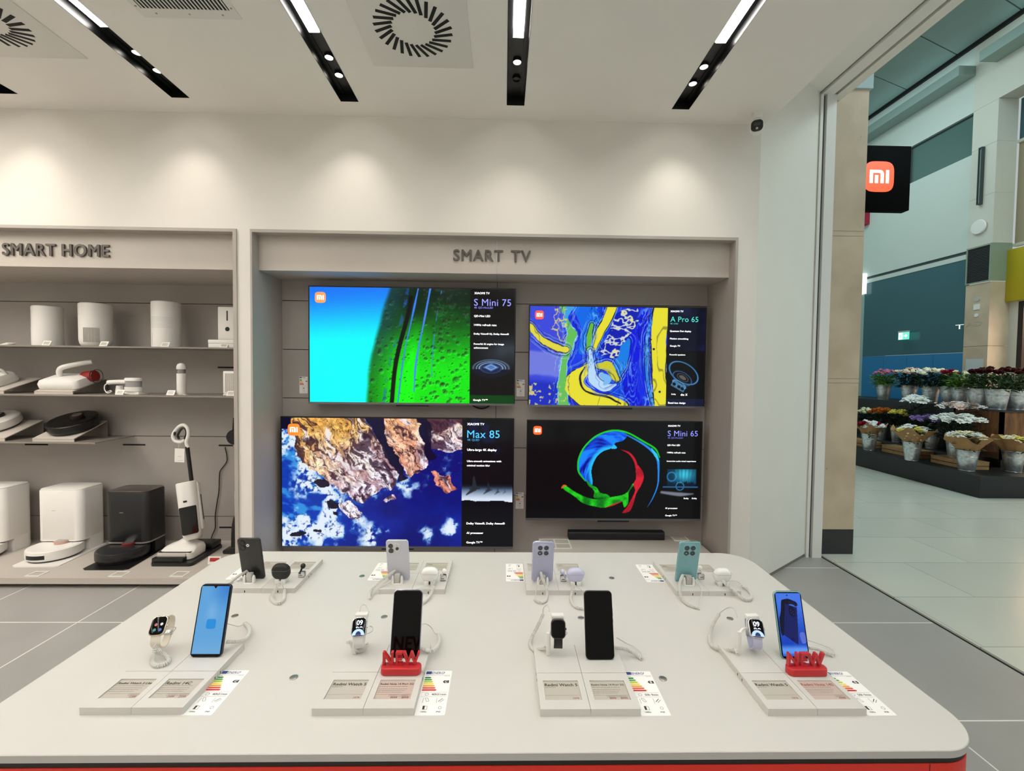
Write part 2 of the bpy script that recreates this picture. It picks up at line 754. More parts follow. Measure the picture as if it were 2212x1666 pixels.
# upper edge of the dropped ceiling and the higher strip along the shopfront
b = MB().box(1.88, 1.905, -3.0, 3.32, ZC + .022, 4.2).box(1.88, 2.742, -3.0, 4.0, 4.12, 4.16)
struct('ceiling_upper', b, m_ceil, smooth=False)
b = MB()
b.box(2.757, 2.862, -2.6, 4.0, 4.1, 4.4)
struct('trim_2', b, m_white)
b = MB().box(2.742, 2.757, -2.6, 4.0, 4.13, 4.4).box(2.862, 2.892, -2.6, 3.98, 4.13, 4.4)
struct('trim_3', b, m_blackgap)
b = MB().box(2.892, 2.975, -2.6, 3.98, 4.1, 4.6)
struct('trim_4', b, m_wall)

# white back wall around the two bays
b = MB()
b.box(-6.5, 1.885, YW, YW + .1, 2.66, 3.6)
b.box(-1.953, -1.85, YW, YW + .1, 0, 2.66)
b.box(1.733, 1.885, YW, YW + .1, 0, 2.66)
struct('wall_back', b, m_wall, smooth=False)
# splayed wall towards the shopfront
c0, c1 = Vector((1.88, YW)), Vector((2.748, 3.916))
n_ = Vector((-(c1 - c0).y, (c1 - c0).x)).normalized() * .1
b = MB().prism([tuple(c0), tuple(c1), tuple(c1 + n_), tuple(c0 + n_)], .03, 4.16)
struct('wall_right', b, m_wall, smooth=False)
e_ = (c1 - c0).normalized()
b = MB().prism([tuple(c0 + n_ * .04), tuple(c1 + n_ * .04), tuple(c1 + n_), tuple(c0 + n_)], 0, .03)
struct('baseboard_right', b, m_brown, smooth=False)
# shopfront post
b = MB().box(2.748, 2.772, 3.9, 3.975, 0, 4.1).box(2.80, 2.885, 3.895, 3.975, 0, 4.1)
struct('trim_5', b, m_white, smooth=False)
b = MB().box(2.772, 2.80, 3.925, 3.975, 0, 4.1)
struct('trim_6', b, mat('gasket_grey', '#55585a', .5), smooth=False)

# stone pillar of the mall
b = MB()
PX0, PX1, PY0, PY1 = 2.90, 3.237, 3.98, 4.95
for z0, z1 in ((.23, 1.575), (1.58, 1.615), (1.62, 2.9), (2.905, 2.945), (2.95, 4.2)):
    b.box(PX0, PX1, PY0, PY1, z0, z1)
b.box(PX0 + .004, PX1 - .004, PY0 + .004, PY1 - .004, .2, 4.2)
struct('pillar', b, m_stone, smooth=False)
b = MB().box(PX0, PX1, PY0 - .003, PY1, 0, .23)
struct('baseboard_pillar', b, mat('black_granite', '#232425', .35, noise=.1, nscale=40), smooth=False)
b = MB().box(PX0, PX1 + .02, PY0 - .02, PY1, 4.2, 4.6)
struct('trim_7', b, mat('pale_blue_fascia', '#a9bcc2', .6), smooth=False)

# ------------------------------------------------------------------ the mall beyond
XF = 8.6
m_fw = mat('facade_white', '#c9d2cc', .7, noise=.015, nscale=2)
m_fp = mat('facade_cream', '#cfcdc2', .7, noise=.02, nscale=2)
m_joint = mat('joint_dark', '#5c625f', .8)
m_mceil = mat('mall_ceiling_metal', '#7d918b', .55, noise=.03, nscale=2)
m_canopy = mat('canopy_metal', '#8ea29c', .5)
m_dkglass = mat('dark_teal_glass', '#3d626c', .14, spec=.6)
m_window = mat('upper_glass', '#56706c', .12, spec=.6)
m_blue = mat('blue_panels', '#2a7aae', .35)

b = MB()
b.box(XF, XF + .12, 8.16, 11, 3.985, 5.74)
b.box(XF, XF + .12, 8.16, 11, 6.51, 7.70)
b.box(XF, XF + .12, 8.16, 11, 3.835, 3.925)
struct('wall_mall', b, m_fw, smooth=False)
b = MB().box(XF + .02, XF + .12, 8.16, 11, 3.925, 3.985)
struct('trim_8', b, mat('dark_band', '#3d4a4c', .6), smooth=False)
b = MB().box(XF + .05, XF + .1, 8.16, 9.42, 5.74, 6.51).box(XF + .05, XF + .1, 9.44, 11, 5.74, 6.51)
struct('window_1', b, m_window, smooth=False)
b = MB().box(XF + .01, XF + .1, 9.42, 9.44, 5.74, 6.51).box(XF + .01, XF + .1, 8.16, 11, 6.485, 6.51)
struct('trim_9', b, mat('window_bead', '#4a5652', .6), smooth=False)
b = MB().box(XF + .01, XF + .06, 8.16, 10.5, 2.1, 3.835)
struct('window_2', b, m_dkglass, smooth=False)
b = MB()
for i in range(4):
    b.box(XF + .01, XF + .06, 8.16 + i * .585, 8.16 + i * .585 + .58, 0, 2.095)
struct('wall_mall_low', b, m_blue, smooth=False)
b = MB().box(XF, XF + .12, 10.5, 11, 0, 3.835)
struct('wall_mall_end', b, mat('pale_green_wall', '#9db3ae', .6), smooth=False)
b = MB().box(3.2, 9.6, 11, 11.1, 0, 7.8)
struct('wall_far', b, MATS['pale_green_wall'], smooth=False)
# pier with stone foot
b = MB()
for z0, z1 in ((4.02, 4.895), (4.9, 5.785), (5.79, 6.515)):
    b.box(XF, 8.96, 7.74, 8.16, z0, z1)
b.box(XF, 8.96, 5.5, 8.16, 6.52, 7.70)
b.box(XF + .004, 8.95, 7.744, 8.15, 4.0, 7.6)
struct('wall_pier', b, m_fp, smooth=False)
b = MB().box(XF, 8.96, 7.74, 8.16, 0, 2.2).box(XF, 8.96, 7.74, 8.16, 2.206, 3.34)
struct('pillar_pier', b, m_stone, smooth=False)
# canopies, light gap and ceiling
b = MB().box(8.28, XF, 8.15, 11, 7.17, 7.345)
struct('trim_10', b, m_canopy, smooth=False)
b = MB().box(8.28, XF, 5.5, 7.8, 7.17, 7.345)
struct('trim_11', b, m_canopy, smooth=False)
b = MB().box(XF - .05, XF + .3, 5.5, 11, 7.70, 7.8)
struct('trim_12', b, m_blackgap, smooth=False)
b = MB()
for y in np.arange(-2, 12, 1.05):
    p = [(XF, y), (XF, y + 1.03), (2.98, y + 1.03 - .385 * 5.62), (2.98, y - .385 * 5.62)]
    b.prism(p, 7.77, 7.85)
struct('ceiling_mall', b, m_mceil, smooth=False)
# lit shop to the right of the pier
b = MB().box(8.96, 9.05, 5.5, 7.74, 3.95, 4.0).box(8.96, 9.05, 5.5, 7.74, 5.75, 5.8)
b.box(8.96, 9.05, 7.60, 7.74, 0, 2.97)
struct('trim_13', b, m_fp, smooth=False)
b = MB().box(9.0, 9.05, 5.5, 7.74, 5.8, 6.52)
struct('window_3', b, m_dkglass, smooth=False)
b = MB().box(9.0, 9.05, 5.5, 7.74, 4.0, 5.75)
struct('window_4', b, mat('bronze_glass', '#a59a80', .15), smooth=False)
b = MB().box(8.96, 9.04, 7.52, 7.60, 0, 2.97)
struct('door_1', b, mat('black_frame', '#15120f', .4), smooth=False)
b = MB().box(8.96, 10.4, 5.4, 7.75, 2.97, 3.0).box(10.35, 10.4, 5.4, 7.75, 0, 2.97).box(9.0, 10.4, 7.7, 7.75, 0, 2.97)
struct('wall_shop', b, mat('warm_shop_wall', '#e8cdb4', .7), smooth=False)
# ================================================================== display bays
def bay(name, label, xo0, xo1, xi0, xi1, ybk, panel_rows, vseam, head, hx, hpx):
    """framed wall bay: frame lip, header with raised lettering, side panels, jointed back panel"""
    t = thing(name, label, 'display unit', (xo0, YW, 0))
    o = Vector((xo0, YW, 0))
    Mo = T(*(-o))
    ztop, zh = 2.661, 2.383
    f = MB()
    lip = .022
    f.box(xo0, xi0, YW - .012, YW + .12, 0, ztop)
    f.box(xi1, xo1, YW - .012, YW + .12, 0, ztop)
    f.box(xi0, xi1, YW - .012, YW + .12, ztop - lip, ztop)
    ob('frame', f, m_grey, t, Mo, smooth=False)
    h = MB()
    yh = YW + .075
    cuts = [xi0] + vseam + [xi1]
    for a, c in zip(cuts, cuts[1:]):
        h.box(a + .0012, c - .0012, yh, yh + .02, zh, ztop - lip)
        h.box(a + .0012, c - .0012, yh + .02, ybk, zh, zh + .02)
    ob('header', h, m_greylite, t, Mo, smooth=False)
    for xa_ in (xi0 - .02, xi1):
        ob('side_panel', MB().box(xa_, xa_ + .02, YW + .12, ybk + .02, 0, ztop), m_grey, t, Mo, smooth=False)
    p = MB()
    for z0, z1 in zip(panel_rows, panel_rows[1:]):
        for a, c in zip(cuts, cuts[1:]):
            p.box(a + .002, c - .002, ybk, ybk + .018, z0 + .003, z1 - .003)
    ob('back_panel', p, m_greydk, t, Mo, smooth=False)
    p = MB().box(xi0, xi1, ybk + .018, ybk + .03, 0, 2.45)
    ob('backing', p, m_blackgap, t, Mo, smooth=False)
    for wd, a_, b_ in head:
        xa_, xb_ = at_y(a_, 545, yh - .013).x, at_y(b_, 545, yh - .013).x
        L = MB()
        for q_, z_ in ((0, 0), (.005, 0), (.0025, .002), (.0025, -.002)):
            L.text(wd, Mo @ T(xa_ + q_, yh - .007 - q_ * .02, hpx[0] + z_) @ UP, w=xb_ - xa_ - .005, h=hpx[1], depth=.013, res=4, sp=1.12)
        ob('lettering', L, mat('raised_letter_grey', '#5f5851', .5), t)
    return t, Mo


# television bay
zr = [0, .16, .565, .969, 1.373, 1.777, 2.181, 2.40]
pz = at_y(560, 648.5, YP).z
zr = [pz - .403 * k for k in range(5, -1, -1)] + [2.40]
zr[0] = 0
tvbay, Mo = bay('display_bay', 'grey framed wall bay with the four lit televisions under the words SMART TV', -1.852, 1.731, -1.838, 1.712, YP, zr, [-.06], [('SMART', 979, 1087), ('TV', 1104, 1147)], 0, (at_y(1060, 551, 3.375).z - .005, .082))
# appliance bay
pz = at_y(300, 655, YS).z
zr = [0, pz - 4 * .42, pz - 3 * .42 - .02, at_y(300, 942, YS).z, at_y(300, 847, YS).z, pz, 2.41]
zr = [0, .30, at_y(300, 942, YS).z, pz, 2.41]
hbay, Mh = bay('display_bay', 'grey framed wall bay with shelves of white home appliances under the words SMART HOME', -6.4, -1.951, -6.38, -1.977, YS, zr, [], [('SMART', 4, 119), ('HOME', 133, 235)], 0, (at_y(120, 539, 3.375).z - .004, .087))
o = bpy.data.objects
# shelves of the appliance bay, parts of it
YSF = 3.654
Z1, Z2, Z3 = 1.815, 1.42, 1.032
X3 = -3.312
m_shelf = mat('shelf_metal', '#8d857d', .4, metal=.2)
for nm, x0, x1, z in (('shelf', -6.38, -1.98, Z1), ('shelf', -6.38, -1.98, Z2), ('shelf', -6.38, X3, Z3)):
    s = MB().box(x0, x1, YSF, YS, z - .008, z).box(x0, x1, YSF - .003, YSF - .0005, z - .012, z + .0005)
    ob(nm, s, m_shelf, hbay, Mh, smooth=False)
ZPL = .079
s = MB().box(-6.38, -1.98, YW + .0, YS, .034, ZPL)
ob('plinth_top', s, m_greylite, hbay, Mh, smooth=False)
s = MB().box(-6.38, -1.98, YW + .06, YS, 0, .034)
for x in (-3.0, -2.3):
    pass
ob('plinth_recess', s, m_blackgap, hbay, Mh, smooth=False)
sl = MB()
for px, py, w in ((79, 960.5, 48), (290, 961, 47), (488, 962.5, 30), (488, 1139.5, 28), (488, 794, 34)):
    p = at_y(px, py, YS)
    ww = w * YS / FPX / 2
    sl.box(p.x - ww, p.x + ww, YS - .002, YS + .001, p.z - .007, p.z + .007)
ob('bracket_slot', sl, m_blackgap, hbay, Mh, smooth=False)
fl = MB()
for px, py, w in ((79, 960.5, 48), (290, 961, 47), (488, 962.5, 30), (488, 1139.5, 28), (488, 794, 34)):
    p = at_y(px, py, YS)
    ww = w * YS / FPX / 2
    for a in (-ww, ww):
        fl.box(p.x + a - .0015, p.x + a + .0015, YS - .001, YS + .001, p.z - .075, p.z - .007)
    fl.box(p.x - ww, p.x + ww, YS - .001, YS + .001, p.z - .078, p.z - .075)
ob('flap_outline', fl, m_grey, hbay, Mh, smooth=False)

# ------------------------------------------------------------------ pictures
def pic_leaf(nx, ny, split):
    u, v = np.meshgrid(np.linspace(0, 1, nx), np.linspace(0, 1, ny))
    X = u / split            # picture part runs 0..1
    n = fbm(X * 6, v * 6, 4, 3) - .5
    top, mid = rgb(20, 118, 250), rgb(0, 255, 255)
    t = sstep(0, .52, v + .12 * X * (1 - v))[..., None]
    img = top * (1 - t) + mid * t
    xb = np.interp(v, [0, .19, .4, .59, .77, 1], [.487, .446, .408, .372, .352, .345]) + n * .02
    bright = sstep(.05, .75, v + n * .2)
    g = np.stack([.02 + .02 * bright, .13 + .78 * bright, .06 - .02 * bright], -1)
    dep = sstep(0, .2, X - xb)
    leaf = g * (.55 + .45 * dep)[..., None]
    # lighter rib between the lines
    rib = np.exp(-((X - np.interp(v, [0, 1], [.70, .60])) / .035) ** 2)
    leaf = leaf * (1 + .35 * rib[..., None] * v[..., None])
    edge = sstep(-.004, .03, X - xb + n * .03)
    tealm = (1 - dep) * .55
    leaf = mixc(leaf, tealm * (1 - sstep(.3, 1, v)), rgb(10, 95, 110))
    rng = np.random.RandomState(5)
    # drops
    for k in range(950):
        cy = rng.rand()
        cx = .36 + .64 * rng.rand()
        if cx < np.interp(cy, [0, .19, .4, .59, .77, 1], [.487, .446, .408, .372, .352, .345]) + .01:
            continue
        rr = .0035 + .017 * rng.rand() ** 4
        if .52 < cx < .70 and rng.rand() < .75:
            rr *= .5
        if cx > .8 and rng.rand() < .04:
            rr = .02 + .018 * rng.rand()
        asp = .56 * (1 + .5 * rng.rand())
        x0, x1 = int((cx - rr) * split * nx) - 1, int((cx + rr) * split * nx) + 2
        y0, y1 = int((cy - rr / asp * 1.4) * ny) - 1, int((cy + rr / asp * 1.4) * ny) + 2
        x0, y0, x1, y1 = max(0, x0), max(0, y0), min(nx, x1), min(ny, y1)
        if x1 <= x0 or y1 <= y0:
            continue
        dx = (X[y0:y1, x0:x1] - cx) / rr
        dy = (v[y0:y1, x0:x1] - cy) / (rr * 1.78 * .8)
        q = np.hypot(dx, dy)
        m_ = sstep(1.05, .8, q)
        sh = .45 + .55 * (dx * .5 + dy * .8 + .5) + .35 * sstep(.75, .98, q)
        sub = leaf[y0:y1, x0:x1]
        drop = np.clip(sub * sh[..., None] + .06 + (.12 * np.exp(-((dx + .35) ** 2 + (dy - .35) ** 2) * 12))[..., None] * rgb(150, 255, 190), 0, 1)
        leaf[y0:y1, x0:x1] = sub * (1 - m_[..., None]) + drop * m_[..., None]
    for pts, w, col, br in (
            ([(.61, 0), (.585, .2), (.54, .45), (.50, .62), (.46, 1)], .014, rgb(45, 90, 235), .45),
            ([(.675, 0), (.63, .3), (.585, .6), (.55, 1)], .006, rgb(60, 130, 245), 1),
            ([(.75, 0), (.71, .3), (.665, .62), (.65, .9)], .008, rgb(70, 135, 250), 1),
            ([(.82, .02), (.79, .25), (.77, .5), (.76, .78)], .004, rgb(60, 130, 240), .7)):
        d, _ = pline(X, v * .56, [(a, c * .56) for a, c in pts])
        m_ = sstep(w, w * .4, np.abs(d + n * .006)) * br
        if br < 1:
            m_ = m_ * sstep(.42, .55, fbm(X * 40, v * 26, 3, 8))
        leaf = mixc(leaf, m_, col)
    d, _ = pline(X, v * .56, [(.63, .05), (.605, .15), (.56, .28), (.53, .40), (.512, .56)])
    leaf = mixc(leaf, sstep(.016, .010, d), rgb(3, 6, 5))
    img = img * (1 - edge[..., None]) + leaf * edge[..., None]
    # panel
    P = u > split
    w = (u - split) / (1 - split)
    c = np.stack([v * 0 + .03] * 3, -1)
    glow = .42 * np.exp(-((v - .56) / .13) ** 2) * sstep(.0, 1, w + .25) * (.6 + .4 * sstep(.3, .6, fbm(w * 2, v * 6, 2, 4)))
    c = c + glow[..., None] * rgb(120, 150, 175)
    ex, ey = (w - .48) / .40, (v - .69) / .075
    q = np.hypot(ex, ey)
    for r0, wd, a in ((1.0, .06, .5), (.82, .04, .8), (.66, .05, .9), (.56, .03, .7)):
        c = mixc(c, a * np.exp(-((q - r0) / wd) ** 2), rgb(150, 190, 240))
    c = mixc(c, (q < .62) * .75, rgb(28, 45, 90))
    dia = np.abs(ex) * 1.0 + np.abs(ey + .12)
    c = mixc(c, (dia < .46) * .85, rgb(90, 130, 195))
    c = mixc(c, (np.abs(dia - .30) < .03) * .9, rgb(160, 195, 245))
    c = mixc(c, (q > .62) & (q < 1.1) & (ey > .1), rgb(14, 18, 34)) * 1.
    c = mixc(c, v > .928, rgb(2, 62, 14))
    img = np.where(P[..., None], c, img)
    return img


def pic_marble(nx, ny, split):
    u, v = np.meshgrid(np.linspace(0, 1, nx), np.linspace(0, 1, ny))
    X, Y = u / split, v * .73
    wx = X + .035 * (fbm(X * 4, Y * 4, 4, 1) - .5) + .012 * (fbm(X * 14, Y * 14, 3, 2) - .5)
    wy = Y + .035 * (fbm(X * 4, Y * 4, 4, 5) - .5) + .012 * (fbm(X * 14, Y * 14, 3, 6) - .5)
    n = fbm(wx * 8, wy * 3, 5, 11)
    img = np.zeros(u.shape + (3,)) + rgb(12, 40, 225)
    img = mixc(img, sstep(.5, .7, n) * .6, rgb(20, 90, 240))
    left = sstep(.30, .24, wx)
    img = mixc(img, left * .8, rgb(70, 80, 215))
    img = mixc(img, left * sstep(.62, .46, np.abs(wy - .42) * 6) * .65, rgb(140, 150, 225))  # lavender patch: reflection of the room painted into the picture
    img = mixc(img, left * sstep(.52, .58, wy), rgb(25, 45, 190))
    YL, OL = rgb(232, 222, 50), rgb(14, 14, 40)

    def band(pts, w, col, outline=.006, oc=OL, a=1., fray=0.):
        nonlocal img
        d, _ = pline(wx, wy, [(p, q * .73) for p, q in pts], w)
        if fray:
            d = d + fray * (fbm(X * 26, Y * 26, 4, 21) - .5)
        if outline:
            img = mixc(img, sstep(outline, outline * .4, np.abs(d - outline * .4)) * sstep(.35, .5, fbm(X * 12, Y * 12, 2, 9)), oc)
        img = mixc(img, sstep(.002, -.003, d) * a, col)
        if outline:
            nz = fbm(X * 9 + len(pts) * 3.1, Y * 9, 3, 17)
            for off, cc, aa in ((.011, (175, 215, 245), .75), (.019, (14, 18, 70), .7), (.028, (60, 140, 235), .7), (.036, (215, 220, 215), .45)):
                img = mixc(img, sstep(.0032, .0010, np.abs(d - off - .016 * (nz - .5))) * sstep(.40, .55, fbm(X * 7 + off * 90, Y * 7, 3, 19)) * aa, rgb(*cc))
        return d
    band([(.37, -.02), (.44, .15), (.43, .32), (.38, .45)], [.075, .08, .06, .02], rgb(10, 120, 235), 0, a=.8)
    band([(.83, -.02), (.79, .3), (.72, .62), (.76, 1.02)], [.06, .065, .05, .06], rgb(4, 20, 222), 0)
    band([(.70, .35), (.68, .48), (.66, .58), (.64, .68)], [.03, .04, .045, .02], rgb(20, 125, 230), .004)
    band([(.92, .05), (.87, .2), (.85, .45), (.86, .7), (.90, 1)], [.012] * 5, rgb(40, 130, 225), .004)
    d = band([(.955, -.02), (.945, .3), (.95, .6), (.96, 1.02)], [.055, .06, .05, .05], YL, .007)
    band([(.60, -.02), (.55, .15), (.49, .3), (.47, .42)], [.035, .03, .028, .014], YL, .006)
    band([(.45, .18), (.43, .3), (.425, .42)], [.012, .018, .014], rgb(105, 185, 60), .004)
    # yellow pool at the foot
    band([(.42, .60), (.33, .78), (.44, .93), (.58, 1.0), (.66, 1.03)], [.025, .075, .075, .08, .06], YL, .006)
    band([(.40, .6), (.375, .72), (.42, .85), (.56, .9), (.66, .98)], [.004, .008, .008, .009, .006], OL, 0)
    band([(.50, .58), (.58, .60), (.63, .72)], [.02, .035, .02], rgb(205, 200, 45), .005)
    # white green veins
    band([(.44, .44), (.45, .6), (.47, .72), (.55, .80), (.62, .78)], [.012, .025, .035, .035, .01], rgb(186, 218, 250), .004, rgb(20, 60, 170))
    band([(.53, .68), (.57, .72), (.55, .77)], [.02, .03, .01], rgb(120, 185, 245), .003, rgb(225, 235, 120))
    band([(.24, .02), (.27, .15), (.31, .27), (.29, .42), (.26, .55), (.245, .75), (.24, 1.0)], [.03, .018, .03, .028, .02, .026, .04], rgb(100, 190, 90), .005, rgb(150, 215, 245), fray=.03)
    band([(.29, -.02), (.26, .1), (.25, .2)], [.03, .02, .01], rgb(60, 160, 230), .004, rgb(235, 235, 200))
    band([(.0, .2), (.06, .32), (.16, .40), (.27, .44)], [.025, .022, .02, .018], rgb(225, 215, 70), .005, fray=.02)
    # lace
    cell = np.abs(fbm(X * 26, Y * 26, 2, 31) - .5)
    lm = inpoly(X, Y / .73, [(.18, .02), (.27, .02), (.27, .38), (.14, .34)])
    img = mixc(img, lm * sstep(.06, .025, cell) * .9, rgb(225, 210, 110))
    # dendrites
    dm = inpoly(wx, wy / .73, smooth_poly([(.64, .05), (.78, .0), (.79, .12), (.72, .3), (.66, .40), (.63, .52), (.50, .46), (.56, .3), (.60, .16)], 4))
    rg = np.abs(fbm(X * 16 + 3 * Y, Y * 20, 3, 41) - .5)
    img = mixc(img, dm, rgb(10, 30, 175))
    img = mixc(img, dm * sstep(.07, .03, rg), rgb(205, 212, 215))
    img = mixc(img, dm * sstep(.03, .015, rg) * sstep(.5, .6, fbm(X * 6, Y * 6, 2, 3)), rgb(235, 225, 130))
    strk = np.abs(np.sin(fbm(wx * 9 + .6 * wy, wy * 2.2, 4, 71) * 46))
    zone = sstep(.09, .03, np.abs(wx - .88 + .05 * np.sin(wy * 9))) + sstep(.10, .03, np.abs(wx - .50 + .10 * wy)) * (wy < .45) + sstep(.10, .03, np.abs(wx - .72)) * (wy > .40) * .8
    bl_ = (img[..., 2] > .55)
    img = mixc(img, zone * bl_ * sstep(.22, .08, strk) * .75, rgb(12, 14, 70))
    img = mixc(img, zone * bl_ * sstep(.90, .97, strk) * .7, rgb(120, 185, 240))
    yw = (img[..., 2] < .35) & (img[..., 0] > .7)
    img = mixc(img, yw * sstep(.02, .005, np.abs(fbm(wx * 7, wy * 3, 3, 81) - .42)) * .5, rgb(70, 70, 40))
    for cx, cy, r in ((.905, .42, .010), (.955, .855, .010), (.885, .325, .006)):
        q = np.hypot(X - cx, Y - cy * .73)
        img = mixc(img, sstep(r, r * .7, q), rgb(25, 25, 30))
    gn = fbm(X * 40, Y * 40, 3, 51)
    img = mixc(img, (left > .5) * (Y > .56) * sstep(.60, .66, gn), rgb(205, 195, 130))
    # panel
    P = u > split
    w = (u - split) / (1 - split)
    c = np.zeros(u.shape + (3,)) + rgb(10, 13, 34)
    c = mixc(c, sstep(.4, .75, fbm(w * 2.5, v * 7, 3, 61)) * (v < .43) * .35, rgb(40, 50, 120))
    c = mixc(c, (v > .43) & (v < .925), rgb(11, 11, 14))
    c = mixc(c, v > .925, rgb(20, 25, 52))
    a = math.radians(-28)
    px, py = (w - .46) * 90, (v - .66) * 252 * .86
    rx, ry = px * math.cos(a) - py * math.sin(a), px * math.sin(a) + py * math.cos(a)

    def ring(cx, cy, rw, rh, t, col, am=1.):
        nonlocal c
        q = np.hypot((rx - cx) / rw, (ry - cy) / rh)
        c = mixc(c, np.exp(-((q - 1) / t) ** 2) * am * P, col)
    ring(0, 0, 37, 21, .05, rgb(75, 150, 215))
    ring(3, 12, 24, 13, .06, rgb(60, 110, 165), .9)
    ring(3, 10, 14, 7, .1, rgb(90, 100, 115), .8)
    q = np.hypot((rx - 3) / 9, (ry - 10) / 4)
    c = mixc(c, (q < 1) * P * .8, rgb(120, 110, 100))
    ring(3, 27, 17, 6, .1, rgb(110, 190, 240), .9)
    bx_ = P & (np.abs(rx - 3) < 17) & (ry > 24) & (ry < 38)
    c = mixc(c, bx_ * .75, rgb(90, 155, 205))
    for hx in (-8, 5, 14):
        q = np.hypot((rx - hx) / 4.5, (ry - 32) / 3.5)
        c = mixc(c, (q < 1) * P, rgb(12, 16, 24))
    return np.where(P[..., None], c, img)


def pic_coast(nx, ny, split):
    u, v = np.meshgrid(np.linspace(0, 1, nx), np.linspace(0, 1, ny))
    X, Y = u / split, v * .71
    n0 = fbm(X * 5, Y * 5, 5, 2) - .5
    n1 = fbm(X * 16, Y * 16, 5, 7) - .5
    wx, wy = X + .10 * n0 + .05 * n1, Y + .10 * (fbm(X * 5, Y * 5, 5, 12) - .5) + .05 * (fbm(X * 16, Y * 16, 5, 17) - .5)

    def reg(poly):
        return inpoly(wx, wy / .71, poly)
    r1 = reg([(.05, -.1), (.42, -.1), (.50, .12), (.57, .25), (.62, .40), (.63, .52), (.60, .58), (.55, .57), (.50, .60), (.46, .64), (.40, .62), (.36, .56), (.30, .48), (.22, .40), (.12, .32), (.08, .2)])
    r2 = reg([(.56, -.1), (.72, -.1), (.77, .1), (.82, .25), (.83, .36), (.78, .42), (.72, .45), (.66, .40), (.62, .28), (.585, .15)])
    r3 = reg([(.77, -.1), (1.1, -.1), (1.1, .26), (.95, .27), (.88, .28), (.83, .2), (.80, .1)])
    r4 = reg([(.33, .64), (.40, .64), (.45, .72), (.42, .79), (.36, .77), (.33, .70)])
    r5 = reg([(.86, .41), (.95, .47), (.97, .52), (.92, .55), (.88, .49)])
    r6 = reg([(.56, .66), (.62, .61), (.63, .66), (.58, .68)])
    rock = r1 | r2 | r3 | r4 | r5 | r6
    sea = np.zeros(u.shape + (3,)) + rgb(12, 18, 112)
    sea = mixc(sea, sstep(.3, .75, fbm(X * 4, Y * 5, 4, 23)) * .7, rgb(18, 40, 165))
    # swell and foam on the left
    lf = sstep(.62, .22, X + .25 * (v - .5))
    st = fbm(X * 10 + Y * 8, Y * 22 - X * 10, 4, 33)
    sea = mixc(sea, lf * .65, rgb(14, 72, 196))
    sea = mixc(sea, lf * sstep(.5, .68, st) * .8, rgb(60, 165, 235))
    foam = np.zeros(u.shape)
    for pts, w in (([(.05, 0), (.04, .15), (.11, .35), (.19, .48), (.27, .60), (.30, .72)], [.05, .07, .07, .09, .09, .06]),
                   ([(.30, .70), (.24, .82), (.17, .88), (.19, .97)], [.07, .08, .09, .07]),
                   ([(.0, .9), (.06, .97), (.02, 1.02)], [.03, .05, .03]),
                   ([(.64, .52), (.72, .55), (.84, .44), (.90, .42)], [.015, .03, .03, .02]),
                   ([(.42, .80), (.48, .85), (.47, .95)], [.02, .02, .012]),
                   ([(.90, .86), (.86, .87)], [.02, .01]), ([(.82, .9), (.80, .93)], [.02, .01]),
                   ([(.46, .58), (.52, .62), (.50, .66)], [.03, .02, .015])):
        d, _ = pline(X, Y, [(p, q * .71) for p, q in pts], w)
        foam = np.maximum(foam, sstep(.05, -.04, d + .22 * n1 + .12 * n0))
    fn = fbm(X * 30, Y * 30, 5, 43)
    sea = mixc(sea, foam * sstep(.30, .50, fn) * .85, rgb(50, 150, 235))
    fine = fbm(X * 75, Y * 75, 3, 47, .6)
    sea = mixc(sea, foam * sstep(.44, .60, fn + .30 * (foam - .5) + .35 * (fine - .5)), rgb(228, 240, 252))
    sea = mixc(sea, foam * sstep(.40, .28, fine + .3 * (fn - .5)) * .6, rgb(14, 30, 110))
    sp = fbm(X * 70, Y * 70, 3, 53)
    sea = mixc(sea, sstep(.70, .78, sp) * .5 * sstep(.55, .1, v), rgb(120, 175, 245))
    # rocks
    a = math.radians(52)
    lx, ly = wx * math.cos(a) + wy * math.sin(a), -wx * math.sin(a) + wy * math.cos(a)
    str_ = fbm(lx * 9, ly * 34, 5, 63)
    rid = np.abs(fbm(lx * 8, ly * 26, 5, 73) - .5)
    big = fbm(wx * 6, wy * 6, 4, 83)
    oc = sstep(.86, .25, X * .7 + v * .9 + .5 * (big - .5))
    col = np.zeros(u.shape + (3,)) + rgb(222, 204, 232)
    col = mixc(col, sstep(.35, .65, str_), rgb(244, 238, 250))
    col = mixc(col, sstep(.55, .35, str_) * .6, rgb(150, 100, 105))
    col = mixc(col, oc * .85, rgb(228, 165, 62))
    col = mixc(col, (r2 | r3) * sstep(.5, .7, big + .1) * .6, rgb(235, 150, 95))
    col = mixc(col, r3 * .55 * sstep(.15, .2, v), rgb(225, 225, 245))
    col = mixc(col, r5 * .6, rgb(215, 100, 60))
    rid2 = np.abs(fbm(lx * 24, ly * 70, 4, 101) - .5)
    det = fbm(X * 55, Y * 55, 4, 103)
    col = col * (.66 + .75 * det)[..., None]
    col = mixc(col, sstep(.60, .72, fbm(lx * 14, ly * 60, 4, 107)) * .8, rgb(250, 246, 252))
    col = mixc(col, sstep(.05, .012, rid) * .75, rgb(45, 18, 28))
    col = mixc(col, sstep(.035, .008, rid2) * .7, rgb(60, 25, 30))
    col = mixc(col, sstep(.40, .30, fbm(lx * 16, ly * 40, 4, 109)) * .75, rgb(38, 14, 36))
    col = mixc(col, sstep(.36, .26, big + .3 * (str_ - .5)) * .8, rgb(55, 25, 50))
    img = np.where(rock[..., None], col, sea)
